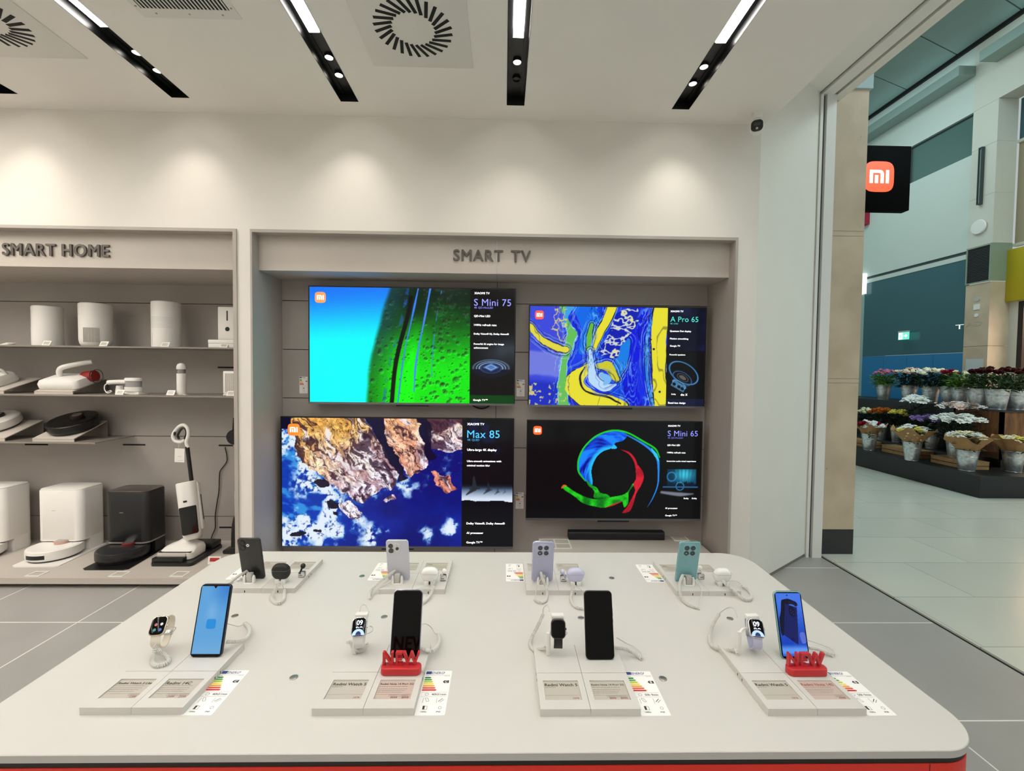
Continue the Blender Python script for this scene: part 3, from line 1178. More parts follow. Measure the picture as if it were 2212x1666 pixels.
    # dark hollows between the headlands
    for poly in ([(.44, -.05), (.57, -.05), (.60, .2), (.66, .42), (.70, .47), (.64, .5), (.60, .36), (.52, .16)], [(.72, -.05), (.80, -.05), (.82, .12), (.86, .28), (.88, .32), (.83, .33), (.78, .12)]):
        k = reg(poly)
        img = mixc(img, k * .9, rgb(16, 8, 38))
    for cx, cy, rx_, ry_ in ((.24, .47, .05, .03), (.30, .68, .05, .05), (.30, .76, .03, .03), (.06, .93, .05, .03), (.19, .92, .025, .02)):
        k = (np.hypot((wx - cx) / rx_, (wy / .71 - cy) / ry_) + 1.2 * n1) < .85
        img = mixc(img, k * .92, rgb(14, 8, 30))
    img = mixc(img, (X < .05) * (v < .09), rgb(8, 6, 40))
    P = u > split
    w = (u - split) / (1 - split)
    c = np.zeros(u.shape + (3,)) + rgb(13, 13, 18)
    c = mixc(c, sstep(.55, .75, fbm(w * 4, v * 9, 4, 93)) * (v < .3) * .4, rgb(30, 40, 110))
    hz = .642 + .012 * (fbm(w * 5, v * 0 + 3., 3, 4) - .5) * 2
    sky = sstep(.50, .56, v) * (v < hz)
    t = sstep(.5, .64, v)[..., None]
    c = np.where((sky > 0)[..., None], c * (1 - sky[..., None]) + sky[..., None] * (rgb(30, 55, 85) * (1 - t) + rgb(222, 232, 250) * t), c)

    def bird(cx, cy, s, a):
        nonlocal c
        for pts, ww in (([(cx - .6 * s, cy + .45 * s), (cx - .1 * s, cy + .05 * s), (cx, cy - .1 * s), (cx - .05 * s, cy - .9 * s)], [.04 * s, .16 * s, .2 * s, .06 * s]), ([(cx - .35 * s, cy), (cx + .35 * s, cy - .05 * s)], [.05 * s, .08 * s])):
            d, _ = pline(w, v * 2.5, [(p, q) for p, q in pts], ww)
            c = mixc(c, sstep(.012, -.012, d) * a * P, rgb(40, 45, 52))
    bird(.25, .545 * 2.5, .26, .95)
    bird(.53, .555 * 2.5, .16, .8)
    bird(.71, .57 * 2.5, .10, .6)
    bird(.85, .57 * 2.5, .07, .35)
    return np.where(P[..., None], c, img)


def pic_ring(nx, ny, split, x0, x1, y0, y1):
    """flowing coloured ring on black; coordinates of the measured screen"""
    x, y = np.meshgrid(np.linspace(x0, x1, nx), np.linspace(y0, y1, ny))
    img = np.zeros(x.shape + (3,)) + rgb(9, 9, 11)
    n = fbm(x / 60, y / 60, 4, 3)
    th = np.arctan2(y - 585, x - 885)
    q = np.hypot(x - 885, y - 585)

    def fill(poly, col, soft=None):
        nonlocal img
        k = inpoly(x, y, smooth_poly(poly, 5))
        img = mixc(img, k, col) if soft is None else np.where(k[..., None], soft, img)
        return k

    def stroke(pts, w, col, a=1.):
        nonlocal img
        d, p = pline(x, y, pts, w)
        img = mixc(img, sstep(1.5, -2., d) * a, col)
        return d
    fold = fbm(q / 30 + 3.5 * np.cos(th * 1.0 + q / 70), 4.2 * np.sin(th + q / 70), 4, 9)
    blue = np.zeros(x.shape + (3,)) + rgb(15, 75, 225)
    blue = mixc(blue, sstep(.42, .62, fold), rgb(25, 135, 255))
    blue = mixc(blue, sstep(.45, .30, fold), rgb(8, 20, 140))
    blue = mixc(blue, sstep(232, 190, q), rgb(35, 190, 250))
    fill([(590, 560), (600, 470), (640, 390), (720, 310), (810, 265), (900, 255), (985, 285), (955, 335), (895, 352), (880, 375), (850, 402), (790, 425), (740, 472), (708, 540), (700, 600), (712, 690), (680, 690), (630, 640), (600, 600)], None, blue)
    fill([(860, 400), (875, 375), (890, 375), (905, 398)], rgb(50, 190, 250))
    G, RD, BL = rgb(25, 205, 45), rgb(205, 25, 45), rgb(35, 140, 245)
    stroke([(985, 290), (1100, 350), (1185, 410), (1240, 480), (1252, 600), (1246, 700), (1210, 800), (1165, 880)], [4, 7, 10, 11, 7, 5, 4, 1], BL)
    stroke([(1190, 400), (1225, 450), (1252, 500)], [5, 14, 4], rgb(50, 200, 245))
    stroke([(650, 665), (600, 600), (588, 540), (600, 470), (640, 390), (720, 310), (810, 266), (900, 253), (1000, 275), (1120, 340), (1220, 400), (1258, 470)], [4, 7, 6, 7, 7, 7, 7, 7, 7, 7, 7, 4], G)
    stroke([(940, 408), (1010, 440), (1055, 500), (1075, 570)], [1, 8, 10, 10], RD)
    red = np.zeros(x.shape + (3,)) + rgb(215, 28, 50)
    red = mixc(red, sstep(.75, .2, n) * .6 + sstep(760, 920, y) * .5, rgb(130, 12, 28))
    fill([(1062, 530), (1110, 570), (1131, 630), (1110, 700), (1072, 765), (1050, 850), (1020, 912), (960, 926), (995, 880), (1040, 800), (1062, 740), (1046, 690), (1068, 640)], None, red)
    gr = np.zeros(x.shape + (3,)) + rgb(35, 215, 30)
    gr = mixc(gr, sstep(.75, .25, n), rgb(10, 110, 25))
    fill([(470, 702), (500, 712), (560, 752), (640, 792), (730, 815), (850, 800), (980, 770), (1038, 690), (1045, 702), (1008, 765), (1008, 840), (975, 882), (955, 832), (900, 852), (820, 884), (740, 876), (640, 850), (560, 790), (480, 738)], None, gr)
    fill([(690, 700), (745, 722), (775, 762), (835, 778), (845, 800), (730, 806), (726, 750)], None, gr)
    stroke([(660, 660), (690, 700), (740, 735)], [4, 12, 8], rgb(20, 150, 40))
    stroke([(820, 884), (880, 862), (950, 835)], [1, 7, 3], rgb(190, 50, 30))
    stroke([(463, 722), (478, 705), (500, 708)], [8, 8, 3], rgb(215, 90, 50))
    # small stage picture on the panel
    k = (x > 1325) & (x < 1562) & (y > 565) & (y < 700)
    lum = sstep(.0, 1., np.abs(np.sin((x - 1380) / 10 + (y - 565) / 300 * (x - 1450) / 20))) * sstep(700, 560, y)
    st = np.zeros(x.shape + (3,)) + rgb(12, 60, 85)
    st = mixc(st, np.exp(-((x - 1465) / 75) ** 2 - ((y - 615) / 60) ** 2) * (.55 + .45 * lum), rgb(70, 225, 255))
    crowd = fbm(x / 9, x * 0 + 2., 2, 5) * 36 + 655
    st = mixc(st, y > crowd, rgb(8, 24, 42))
    st = mixc(st, (x < 1385) * .5, rgb(8, 40, 65))
    img = np.where(k[..., None], st, img)
    for cx, cy, r in ((1360, 627, 36), (1430, 705, 32)):
        qq = np.hypot(x - cx, (y - cy))
        img = mixc(img, np.exp(-((qq - r) / 5) ** 2) * .75, rgb(60, 160, 225))
    img = mixc(img, (np.abs(y - 712) < 6) * (x > 1290) * (x < 1580) * .8, rgb(50, 110, 160))
    d, _ = pline(x, y, [(1280, 755), (1360, 765), (1440, 772), (1540, 768)], [10, 14, 16, 4])
    img = mixc(img, sstep(8, -8, d) * .7, rgb(165, 175, 190))
    return img


# ------------------------------------------------------------------ televisions
YT = 3.605
m_bezel = mat('black_bezel', '#08080a', .3)
m_tvback = mat('television_back', '#121214', .5)
m_tvbar = mat('grey_metal_bar', '#74757a', .35, metal=.7)
m_tw = mat('screen_text_white', '#e8e8ea', .4, emit='#e8e8ea', es=.95)


def television(label, px, ox, oy, sc, split, pic, badge, texts, logo=True):
    """px: left, right, top, bottom of the set in the photograph (measured half way along each edge)"""
    l, r_, tp, bt = px
    cx, cy = (l + r_) / 2, (tp + bt) / 2
    X0, X1 = at_y(l, cy, YT).x, at_y(r_, cy, YT).x
    Zt, Zb = at_y(cx, tp, YT).z, at_y(cx, bt, YT).z
    W_, H_ = X1 - X0, Zt - Zb
    t = thing('television', label, 'television', ((X0 + X1) / 2, YT, Zb))
    Mw = T(-(X0 + X1) / 2, -YT, -Zb)
    h = MB().bbox(X0, X1, YT, YT + .03, Zb, Zt, .004)
    h.bbox(X0 + .18, X1 - .18, YT + .03, YT + .065, Zb + .03, Zt - .22, .012)
    ob('housing', h, m_tvback, t, Mw)
    mnt = MB().box((X0 + X1) / 2 - .2, (X0 + X1) / 2 + .2, YT + .065, YP, Zb + .3, Zb + .5)
    ob('wall_mount', mnt, m_tvback, t, Mw)
    e, eb = .009, .016
    f = MB()
    f.box(X0, X0 + e, YT - .004, YT, Zb, Zt).box(X1 - e, X1, YT - .004, YT, Zb, Zt).box(X0 + e, X1 - e, YT - .004, YT, Zt - e, Zt)
    ob('bezel', f, m_bezel, t, Mw, smooth=False)
    bar = MB().box(X0, X1, YT - .010, YT + .004, Zb, Zb + eb)
    bar.box((X0 + X1) / 2 - .05, (X0 + X1) / 2 + .05, YT - .011, YT, Zb + .004, Zb + .011)
    ob('bottom_bar', bar, m_tvbar, t, Mw, smooth=False)
    se = MB().box((X0 + X1) / 2 - .13, (X0 + X1) / 2 + .13, YT - .004, YT + .02, Zb - .014, Zb)
    ob('sensor_bar', se, m_bezel, t, Mw, smooth=False)
    w, hh = W_ - 2 * e, H_ - e - eb
    nx, ny = int((r_ - l) * .95), int((bt - tp) * .95)
    img = pic(nx, ny, split)
    picture_mesh('screen', img, w, hh, Mw @ T(X0 + e, YT - .002, Zb + eb) @ UP, t, screen_mat())
    if badge:
        p = at_y(ox + badge[0] / sc, oy + badge[1] / sc, YT)
        mi_badge(t, Mw @ T(p.x, YT - .0025, p.z) @ UP, badge[2] / sc * YT / FPX, orange=badge[3])
    for s_, x, y, ww, kind in texts:
        p = at_y(ox + x / sc, oy + y / sc, YT)
        wd = ww / sc * YT / FPX
        L = MB().text(s_, Mw @ T(p.x, YT - .0032, p.z) @ UP, w=wd, res=2 if ww < 200 else 3, sp=1.04)
        if not kind:
            for q_ in (.0007, -.0007):
                L.text(s_, Mw @ T(p.x + q_, YT - .0033 - abs(q_) * .1, p.z) @ UP, w=wd, res=2, sp=1.04)
        ob('screen_text', L, mat('screen_text_' + kind[1:], kind, .4, emit=kind, es=.95) if kind else m_tw, t, smooth=False)
    return t


television('large television showing a dewy green leaf against cyan sky, upper left of the four',
           (666.7, 1113.5, 620.5, 874.5), 540, 480, 3.749, .781, pic_leaf, (571, 610, 86, '#ff8a4a'),
           [('XIAOMI TV', 1818, 575, 122, None), ('S Mini 75', 1815, 648, 297, '#8a8cf0'), ('4K QD-MiniLED', 1815, 692, 152, '#7d7be0'), ('QD-Mini LED', 1815, 760, 130, None), ('144Hz refresh rate', 1815, 832, 180, None),
            ('Dolby Vision\u00ae IQ, Dolby Atmos\u00ae', 1813, 904, 282, None), ('Powerful AI engine for image', 1813, 986, 242, None), ('enhancement', 1813, 1017, 115, None), ('Google TV\u2122', 1808, 1440, 116, None)])
television('television showing blue and yellow swirled paint, upper right of the four',
           (1141.5, 1524, 661.5, 880.5), 1090, 480, 3.749, .782, pic_marble, (282, 752, 70, '#ee4a34'),
           [('XIAOMI TV', 1343, 722, 105, None), ('A Pro 65', 1342, 785, 228, '#45d3c4'), ('4K UHD', 1340, 822, 65, '#3fb8b0'), ('Quantum Dot display', 1338, 882, 173, None), ('Motion smoothing', 1338, 943, 150, None), ('Google TV', 1338, 1002, 84, None),
            ('Powerful speakers', 1335, 1073, 128, None), ('Dolby', 1350, 1393, 36, None), ('dts X', 1425, 1397, 55, None), ('Bezel-less design', 1323, 1463, 142, None)])
television('largest television showing a rocky coast seen from above, lower left of the four',
           (607, 1109.5, 902, 1184), 540, 860, 3.749, .778, pic_coast, (356, 256, 96, '#ff7a26'),
           [('XIAOMI TV', 1760, 210, 137, None), ('Max 85', 1760, 290, 262, '#46b4ee'), ('4K QLED', 1760, 338, 98, '#3b93c8'), ('Ultra-large 4K display', 1760, 418, 238, None), ('Ultra-smooth animations with', 1758, 510, 278, None),
            ('minimal motion blur', 1758, 545, 186, None), ('Dolby Vision\u00ae, Dolby Atmos\u00ae', 1754, 1014, 312, None), ('AI processor', 1754, 1091, 136, None), ('Google TV\u2122', 1753, 1168, 130, None)])
television('television showing a coloured liquid ring on black, lower right of the four',
           (1137, 1515, 909, 1124), 1090, 860, 3.749, 1., lambda nx, ny, s: pic_ring(nx, ny, s, 178, 1596, 183, 972), (267, 262, 70, '#ff5a20'),
           [('XIAOMI TV', 1322, 225, 102, None), ('S Mini 65', 1320, 285, 248, '#7f86ea'), ('4K QD-MiniLED', 1320, 322, 125, '#6d6bd6'), ('QD-Mini LED', 1317, 381, 105, None), ('144Hz refresh rate', 1316, 441, 150, None),
            ('Immersive audio-visual experience', 1313, 510, 240, None), ('Dolby', 1450, 812, 40, None), ('Dolby', 1516, 812, 40, None), ('AI processor', 1300, 891, 102, None), ('Google TV\u2122', 1300, 950, 96, None)])

# low podium and soundbar
PZ = .253
b = MB().bbox(.31, 1.632, 3.34, YP, 0, PZ, .004)
tag(ob('podium', b, m_greylite), 'low grey podium carrying the black soundbar beneath the right televisions', 'podium')
b = MB()
prof = rrect(.075, .07, .016, 4)
b.loft([[(x, y, z + .035) for y, z in prof] for x in (-.40, -.396)] + [[(x, y, z + .035) for y, z in prof] for x in (.396, .40)])
t = thing('soundbar', 'long black soundbar lying on the low grey podium', 'soundbar', (.957, 3.665, PZ))
ob('cabinet', b, mat('soundbar_black', '#0e0e10', .5, bump=.3, bscale=900), t)
b = MB().box(-.39, .39, -.0385, -.037, .052, .054)
ob('light_strip', b, mat('dim_grey', '#2a2a2c', .3), t)
# ================================================================== the display table
m_top = mat('tabletop_white', '#cecbc5', .42, noise=.01, nscale=3)
m_edge = mat('tabletop_edge', '#bcbab7', .5)
m_red = mat('red_lacquer', '#dc2a18', .45)
m_plate = mat('plinth_white', '#cecbc5', .5, bump=.05, bscale=500)
m_cap = mat('brushed_steel', '#b4b2ae', .3, metal=1., noise=.25, nscale=900)
TX0, TX1, TY0, TY1 = -1.215, 1.10, .927, 1.985
tcx, tcy = (TX0 + TX1) / 2, (TY0 + TY1) / 2
table = thing('display_table', 'large white display table with a red base full of phones and watches', 'table', (tcx, tcy, 0))
b = MB()
oo = rrect(TX1 - TX0, TY1 - TY0, .115, 12)
oi = rrect(TX1 - TX0 - .003, TY1 - TY0 - .003, .1135, 12)
b.loft([[(x, y, ZT - .0175) for x, y in oo], [(x, y, ZT - .0015) for x, y in oo], [(x, y, ZT) for x, y in oi]], True)
for i, f in enumerate(b.f):
    zz = [b.v[k][2] for k in f]
    b.m[i] = 1 if min(zz) < ZT - .01 and max(zz) < ZT else 0
ob('tabletop', b, [m_top, m_edge], table)
b = MB().prism(rrect(TX1 - TX0 - .009, TY1 - TY0 - .009, .1105, 12), ZT - .033, ZT - .0175)
ob('shadow_gap', b, mat('gap_charcoal', '#1d1b1a', .6), table)
b = MB()
oo = rrect(TX1 - TX0 - .006, TY1 - TY0 - .006, .112, 12)
b.prism(oo, .08, ZT - .032)
ob('base', b, m_red, table)
b = MB().box(.946 - tcx, .9475 - tcx, TY0 - tcy + .0025, TY0 - tcy + .004, .08, ZT - .033)
ob('panel_joint', b, mat('joint_maroon', '#5c150e', .6), table)
b = MB().prism(rrect(TX1 - TX0 - .10, TY1 - TY0 - .10, .08, 8), 0, .08)
ob('toe_kick', b, m_blackgap, table)
for x, y in ((-.548, 1.163), (.436, 1.155), (-.88, 1.459), (-.387, 1.454), (.267, 1.449), (.767, 1.445), (-.553, 1.746), (.44, 1.735)):
    c = MB().lathe([(.0105, 0), (.0105, .0012), (.0095, .0016)], 24)
    c.box(-.008, .008, -.0006, .0006, .0016, .0018)
    ob('steel_cap', c, m_cap, table, T(x - tcx, y - tcy, ZT))

# ------------------------------------------------------------------ plinths with electronic price displays
m_eink = mat('price_display_grey', '#bdb6aa', .3)
m_eink2 = mat('price_display_pink', '#c3b0a5', .3)
m_ink = mat('ink_black', '#2b2725', .5)
m_inkm = mat('ink_grey', '#8d867e', .5)
m_inkr = mat('ink_red', '#94504a', .5)


def dashes(mb, x, y, w, h, seed, M, mi):
    rng = random.Random(seed)
    p = x
    while p < x + w - h:
        q = min(x + w, p + h * rng.uniform(1.2, 5))
        mb.box(p, q, y, y + h * .55, 0, .0001, M, mi)
        p = q + h * .5


def price_display(parent, x, y, title, price, red, seed, note=0):
    W_, H_ = .090, .068
    M = T(x, y, .0150)
    b = MB().box(0, W_, 0, H_, -.004, 0, M)
    Mt = M @ T(0, 0, .0002)
    if title is None:
        dashes(b, .004, H_ - .010, W_ * .35, .0036, seed, Mt, 1)
    else:
        b.text(title, Mt @ T(.003, H_ - .012, 0), w=W_ - .006 if len(title) > 11 else (W_ - .006) * len(title) / 12, bold=.025, mi=3 if red == 2 else 1, res=2)
    dashes(b, .003, H_ - .022, W_ * (.3 if not note else .8), .0022, seed, Mt, 2)
    if note:
        for k in range(3):
            dashes(b, .003, H_ - .030 - k * .006, W_ * (.8 - .05 * k), .0020, seed + k, Mt, 2)
    b.box(.002, W_ - .002, .019, .0194, 0, .0001, Mt, 2)
    if isinstance(price, str):
        price = (price,)
    for k, pr in enumerate(reversed(price)):
        if title is None:
            dashes(b, W_ - .026 - k * .028, .007, .020, .0042, seed + 5 + k, Mt, 3)
        else:
            b.text(pr, Mt @ T(W_ - .006 - k * .028, .0088, 0), h=.0064, bold=.02, align='r', mi=3, res=2)
        if note:
            xx = W_ - .004 - k * .027
            for a in ((xx - .025, xx, .0118, .0122), (xx - .025, xx, .0172, .0176), (xx - .025, xx - .0246, .0118, .0176), (xx - .0004, xx, .0118, .0176)):
                b.box(a[0], a[1], a[2], a[3], 0, .0001, Mt, 2)
            dashes(b, xx - .021, .0142, .017, .0018, seed + 9, Mt, 2)
    ob('price_display', b, [m_eink2 if red else m_eink, m_ink, m_inkm, m_inkr], parent)


def plinth(label, group, x, y, ln, rot, d1, d2):
    """two joined modules; local origin in the middle of the footprint"""
    W_ = .240
    t = thing('display_plinth', label, 'display stand', (x + W_ / 2, y + ln / 2, ZT), rot, group)
    b = MB()
    seam = -ln / 2 + .127
    b.box(-W_ / 2 + .001, W_ / 2 - .001, -ln / 2 + .001, ln / 2 - .001, 0, .010)
    for s in (-1, 1):
        x0, x1 = (-W_ / 2, -.0005) if s < 0 else (.0005, W_ / 2)
        b.box(x0, x1, seam + .0006, ln / 2, .0, .018)
        wx0 = (x0 + x1) / 2 - .045
        wy0 = -ln / 2 + .030
        b.box(x0, x1, -ln / 2, wy0, 0, .018)
        b.box(x0, x1, wy0 + .068, seam - .0006, 0, .018)
        b.box(x0, wx0, wy0, wy0 + .068, 0, .018)
        b.box(wx0 + .09, x1, wy0, wy0 + .068, 0, .018)
    ob('base', b, m_plate, t, smooth=False)
    k = MB()
    for s in (-1, 1):
        k.box(s * .06 - .0016, s * .06 + .0016, ln / 2 - .001, ln / 2 + .0004, .002, .010)
        k.box(s * W_ / 2 - .0005, s * W_ / 2 + .0005, seam - .012, seam - .010, .003, .010)
        k.box(s * W_ / 2 - .0005, s * W_ / 2 + .0005, seam + .010, seam + .012, .003, .010)
    ob('socket', k, m_blackgap, t, smooth=False)
    price_display(t, -.06 - .045, -ln / 2 + .030, *d1)
    price_display(t, .06 - .045, -ln / 2 + .030, *d2)
    return t


GF, GB = 'plinths along the near edge of the table', 'plinths along the far edge of the table'
FX = [-.988, -.444, .0965, .643]
FY = [1.036, 1.031, 1.0265, 1.0255]
BXX = [-.995, -.447, .0925, .646]
BY = [1.610, 1.604, 1.599, 1.595]
plinth('white plinth with the Redmi 14C price card in the near row, farthest left'.replace('Redmi 14C', '14C'), GF, FX[0], FY[0], .25, 0, ('Redmi Watch 5 Lite', '1299', 0, 1, 1), ('Redmi 14C', ('2999', '2599'), 0, 2, 1))
plinth('white plinth under the first NEW sign and the big black phone, near row', GF, FX[1], FY[1], .25, 0, ('Redmi Watch 5', '1979', 0, 3), ('Redmi Note 14 Pro+ 5G', ('9999', '8999'), 1, 4, 1))
plinth('white plinth holding the black watch, near row', GF, FX[2], FY[2], .25, 0, ('Redmi Watch 5', '1979', 0, 5), ('Redmi Note 14 Pro+ 5G', ('9999', '8999'), 0, 6, 1))
plinth('white plinth with the 14S price card in the near row, farthest right', GF, FX[3], FY[3], .25, 0, ('Redmi Watch 5', '1979', 0, 7), ('Redmi Note 14S', '4399', 2, 8, 1))
bl = ['white plinth under the black phone and black earbud case, far row', 'white plinth under the silver phone and white earbud case, far row', 'white plinth under the lilac phone and lilac earbud case, far row', 'white plinth under the teal phone and white earbud case, far row']
for i in range(4):
    plinth(bl[i], GB, BXX[i], BY[i], .255, PI, (None, '1', 0, 20 + i, 1), (None, '1', 0, 30 + i, 1))

# ------------------------------------------------------------------ energy labels
m_paper = mat('label_paper', '#f4f2ee', .6)
ECOL = ['#1f7a3c', '#4a9c3a', '#b3c634', '#f0dc3c', '#e9a13a', '#d9552f', '#c8262b']
m_e = [mat('rating_%d' % i, c, .6) for i, c in enumerate(ECOL)]
m_euflag = mat('flag_blue', '#27407f', .6)
EMATS = [m_paper, m_ink, m_euflag, m_inkm] + m_e


def energy_label(label, M, w, h, grade, hours, group, tv=False):
    b = MB()
    b.prism(rrect(w, h, .003, 3, w / 2, h / 2), 0, .0006)
    Z = T(0, 0, .0008)
    u, v = w / 72., h / 157.
    def bx(x0, x1, y0, y1, mi):
        b.box(x0 * u, x1 * u, (157 - y1) * v, (157 - y0) * v, 0, .0001, Z, mi)
    bx(3, 18, 3, 14, 2)
    b.text('ENERG', Z @ T(19.5 * u, (157 - 8.7) * v, 0), w=30 * u, h=9.5 * v, bold=.01, mi=2, res=2)
    b.add([(51.5 * u, 153 * v, 0), (50 * u, 148 * v, 0), (51.5 * u, 148 * v, 0), (51 * u, 144 * v, 0), (53.5 * u, 149.5 * v, 0), (52 * u, 149.5 * v, 0), (53 * u, 153 * v, 0)], [tuple(range(7))], Z, 2)
    bx(3, 69, 17.5, 18.2, 3)
    dashes(b, 4 * u, (157 - 21.5) * v, 9 * u, 1.6 * u, 1, Z, 3)
    dashes(b, 54 * u, (157 - 21.5) * v, 14 * u, 1.6 * u, 2, Z, 3)
    for i in range(7):
        y0, y1, x1 = 25 + i * 7.6, 30.6 + i * 7.6, 17 + i * 3.4
        b.add([(3 * u, (157 - y1) * v, 0), (x1 * u, (157 - y1) * v, 0), ((x1 + 3) * u, (157 - (y0 + y1) / 2) * v, 0), (x1 * u, (157 - y0) * v, 0), (3 * u, (157 - y0) * v, 0)], [(0, 1, 2, 3, 4)], Z, 4 + i)
    gy = 43
    b.add([(52 * u, (157 - gy) * v, 0), (56 * u, (157 - gy - 5) * v, 0), (68 * u, (157 - gy - 5) * v, 0), (68 * u, (157 - gy + 5) * v, 0), (56 * u, (157 - gy + 5) * v, 0)], [(0, 1, 2, 3, 4)], Z, 1)
    b.text(grade, T(0, 0, .001) @ T(61 * u, (157 - gy) * v, 0), h=7.5 * v, bold=.02, align='c', mi=0, res=2)
    for y in (81, 96):
        bx(4, 68, y, y + .5, 3)
    def poly(pts, wd=.8, mi=1, closed=False):
        q = pts + ([pts[0]] if closed else [])
        for (x0, y0), (x1, y1) in zip(q, q[1:]):
            dx, dy = x1 - x0, y1 - y0
            l = math.hypot(dx, dy) or 1
            nx_, ny_ = -dy / l * wd / 2, dx / l * wd / 2
            P = [(x0 + nx_, y0 + ny_), (x0 - nx_, y0 - ny_), (x1 - nx_, y1 - ny_), (x1 + nx_, y1 + ny_)]
            b.add([(x * u, (157 - y) * v, 0) for x, y in P][::-1], [(0, 1, 2, 3)], Z, mi)
    if not tv:
        poly([(14, 85), (20, 85), (23, 88.5), (20, 92), (14, 92)], closed=True)
        b.text(hours, Z @ T(30 * u, (157 - 88.5) * v, 0), h=7 * v, bold=.02, mi=1, res=2)
        poly([(16, 101), (22, 101), (27, 112), (21, 113)], closed=True)
        poly([(12, 101), (12, 118)], .7)
        poly([(50, 113), (60, 103)], 1.6)
        poly([(54, 116), (64, 106)], 1.0)
        poly([(46, 101), (46, 118)], .7)
        bx(15, 20, 127, 139, 1)
        poly([(20, 127), (26, 129), (26, 139), (20, 139)], .8)
        b.text('1000x', Z @ T(20 * u, (157 - 146) * v, 0), h=4.6 * v, bold=.02, align='c', mi=1, res=2)
        poly([(56, 129), (60, 130), (61, 135), (58, 138), (54, 136), (54, 131)], .8, closed=True)
        b.text('IP68', Z @ T(55 * u, (157 - 146) * v, 0), h=4.6 * v, bold=.02, align='c', mi=1, res=2)
    else:
        dashes(b, 24 * u, (157 - 91) * v, 26 * u, 2.4 * u, 5, Z, 3)
        bx(30, 44, 104, 110, 1)
        poly([(28, 118), (46, 118), (46, 128), (28, 128)], 1., 3, True)
        poly([(30, 136), (37, 132), (46, 136), (46, 142), (30, 142)], 1., 3, True)
    o = ob('energy_label', b, EMATS, None, M, smooth=False)
    tag(o, label, 'label', group)
    return o


GE = 'energy labels lying on the table'
energy_label('energy label rated C beside the leftmost near plinth, 40 hours', T(-.752, FY[0] - .002, ZT), .072, .157, 'C', '40h51min', GE)
energy_label('energy label rated C lying right of the plinth with the first NEW sign', T(-.203, FY[1], ZT), .072, .157, 'C', '40h51min', GE)
energy_label('energy label rated B beside the plinth of the black watch', T(.3385, FY[2] + .001, ZT), .072, .157, 'B', '50h 9min', GE)
energy_label('energy label rated B partly behind the rightmost red NEW sign', T(.887, FY[3], ZT), .072, .157, 'B', '50h 9min', GE)
for i, (x, nm) in enumerate(((-.999, 'upside-down energy label mostly hidden behind the black phone of the far row'), (-.4495, 'upside-down energy label left of the silver phone in the far row'), (.0905, 'upside-down energy label left of the lilac phone in the far row'), (.643, 'upside-down energy label left of the teal phone in the far row'))):
    energy_label(nm, T(x, BY[i] + .263, ZT) @ RZ(PI), .072, .157, 'B', '50h 9min', GE)

# ------------------------------------------------------------------ phones
m_glass = mat('black_screen_glass', '#040405', .08, spec=.22)
m_lens = mat('camera_lens', '#0a0a0c', .08, coat=1.)
m_chrome = mat('polished_rim', '#d8d8dc', .12, metal=1.)


def pic_blue_wall(nx, ny, split):
    u, v = np.meshgrid(np.linspace(0, 1, nx), np.linspace(0, 1, ny))
    img = np.zeros(u.shape + (3,)) + rgb(96, 165, 222)
    img = mixc(img, sstep(.45, 0, v) * sstep(.2, 1, u), rgb(58, 130, 212))
    img = mixc(img, sstep(.25, .0, np.abs(v - .40)) * sstep(.3, 0, np.abs(u - .5)) * .5, rgb(140, 190, 235))
    img = mixc(img, sstep(.7, 1, v) * .5, rgb(125, 180, 222))
    k = (((np.abs(u - .53) / .17) ** 5 + (np.abs(v - .565) / .072) ** 5) < 1)
    img = mixc(img, k * .9, rgb(30, 140, 222))
    return img


def pic_hand_phone(nx, ny, split):
    u, v = np.meshgrid(np.linspace(0, 1, nx), np.linspace(0, 1, ny))
    img = np.zeros(u.shape + (3,)) + rgb(70, 120, 235)
    img = mixc(img, sstep(.1, .75, v), rgb(25, 70, 190))
    img = mixc(img, sstep(.80, .9, v), rgb(95, 155, 245))
    img = mixc(img, sstep(.93, 1., v), rgb(45, 95, 215))
    y = v * 2.2
    def fill(poly, col, a=1.):
        nonlocal img
        img = mixc(img, inpoly(u, y, smooth_poly(poly, 5)) * a, col)
    fill([(.20, .28), (.30, .22), (.48, .20), (.62, .24), (.80, .32), (.84, .42), (.78, .46), (.5, .4), (.30, .75), (.22, 1.1), (.12, 1.4), (.05, .95), (.14, .6)], rgb(12, 10, 38))
    fill([(.05, .85), (.2, .8), (.24, 1.2), (.10, 1.5), (.02, 1.3)], rgb(10, 12, 40))
    fill([(.33, .42), (.36, .38), (.76, .50), (.80, .54), (.68, 1.72), (.62, 1.78), (.16, 1.48), (.15, 1.40)], rgb(20, 28, 92))
    fill([(.50, .46), (.70, .54), (.68, .80), (.60, .84), (.46, .72)], rgb(10, 12, 50))
    for cx, cy in ((.54, .60), (.63, .66), (.56, .70), (.64, .76)):
        q = np.hypot(u - cx, y - cy)
        img = mixc(img, sstep(.045, .03, q), rgb(16, 18, 62))
        img = mixc(img, sstep(.016, .006, np.hypot(u - cx + .01, y - cy)), rgb(80, 95, 160))
    for cx, cy in ((.55, .34), (.66, .36), (.76, .42)):
        img = mixc(img, sstep(.07, .05, np.hypot(u - cx, y - cy)) * .8, rgb(26, 20, 62))
    fill([(.78, 1.42), (.96, 1.40), (.99, 1.72), (.82, 1.74)], rgb(120, 130, 220), .7)
    img = mixc(img, sstep(.03, .022, np.hypot(u - .46, (y - .075))), rgb(20, 20, 50))
    return img


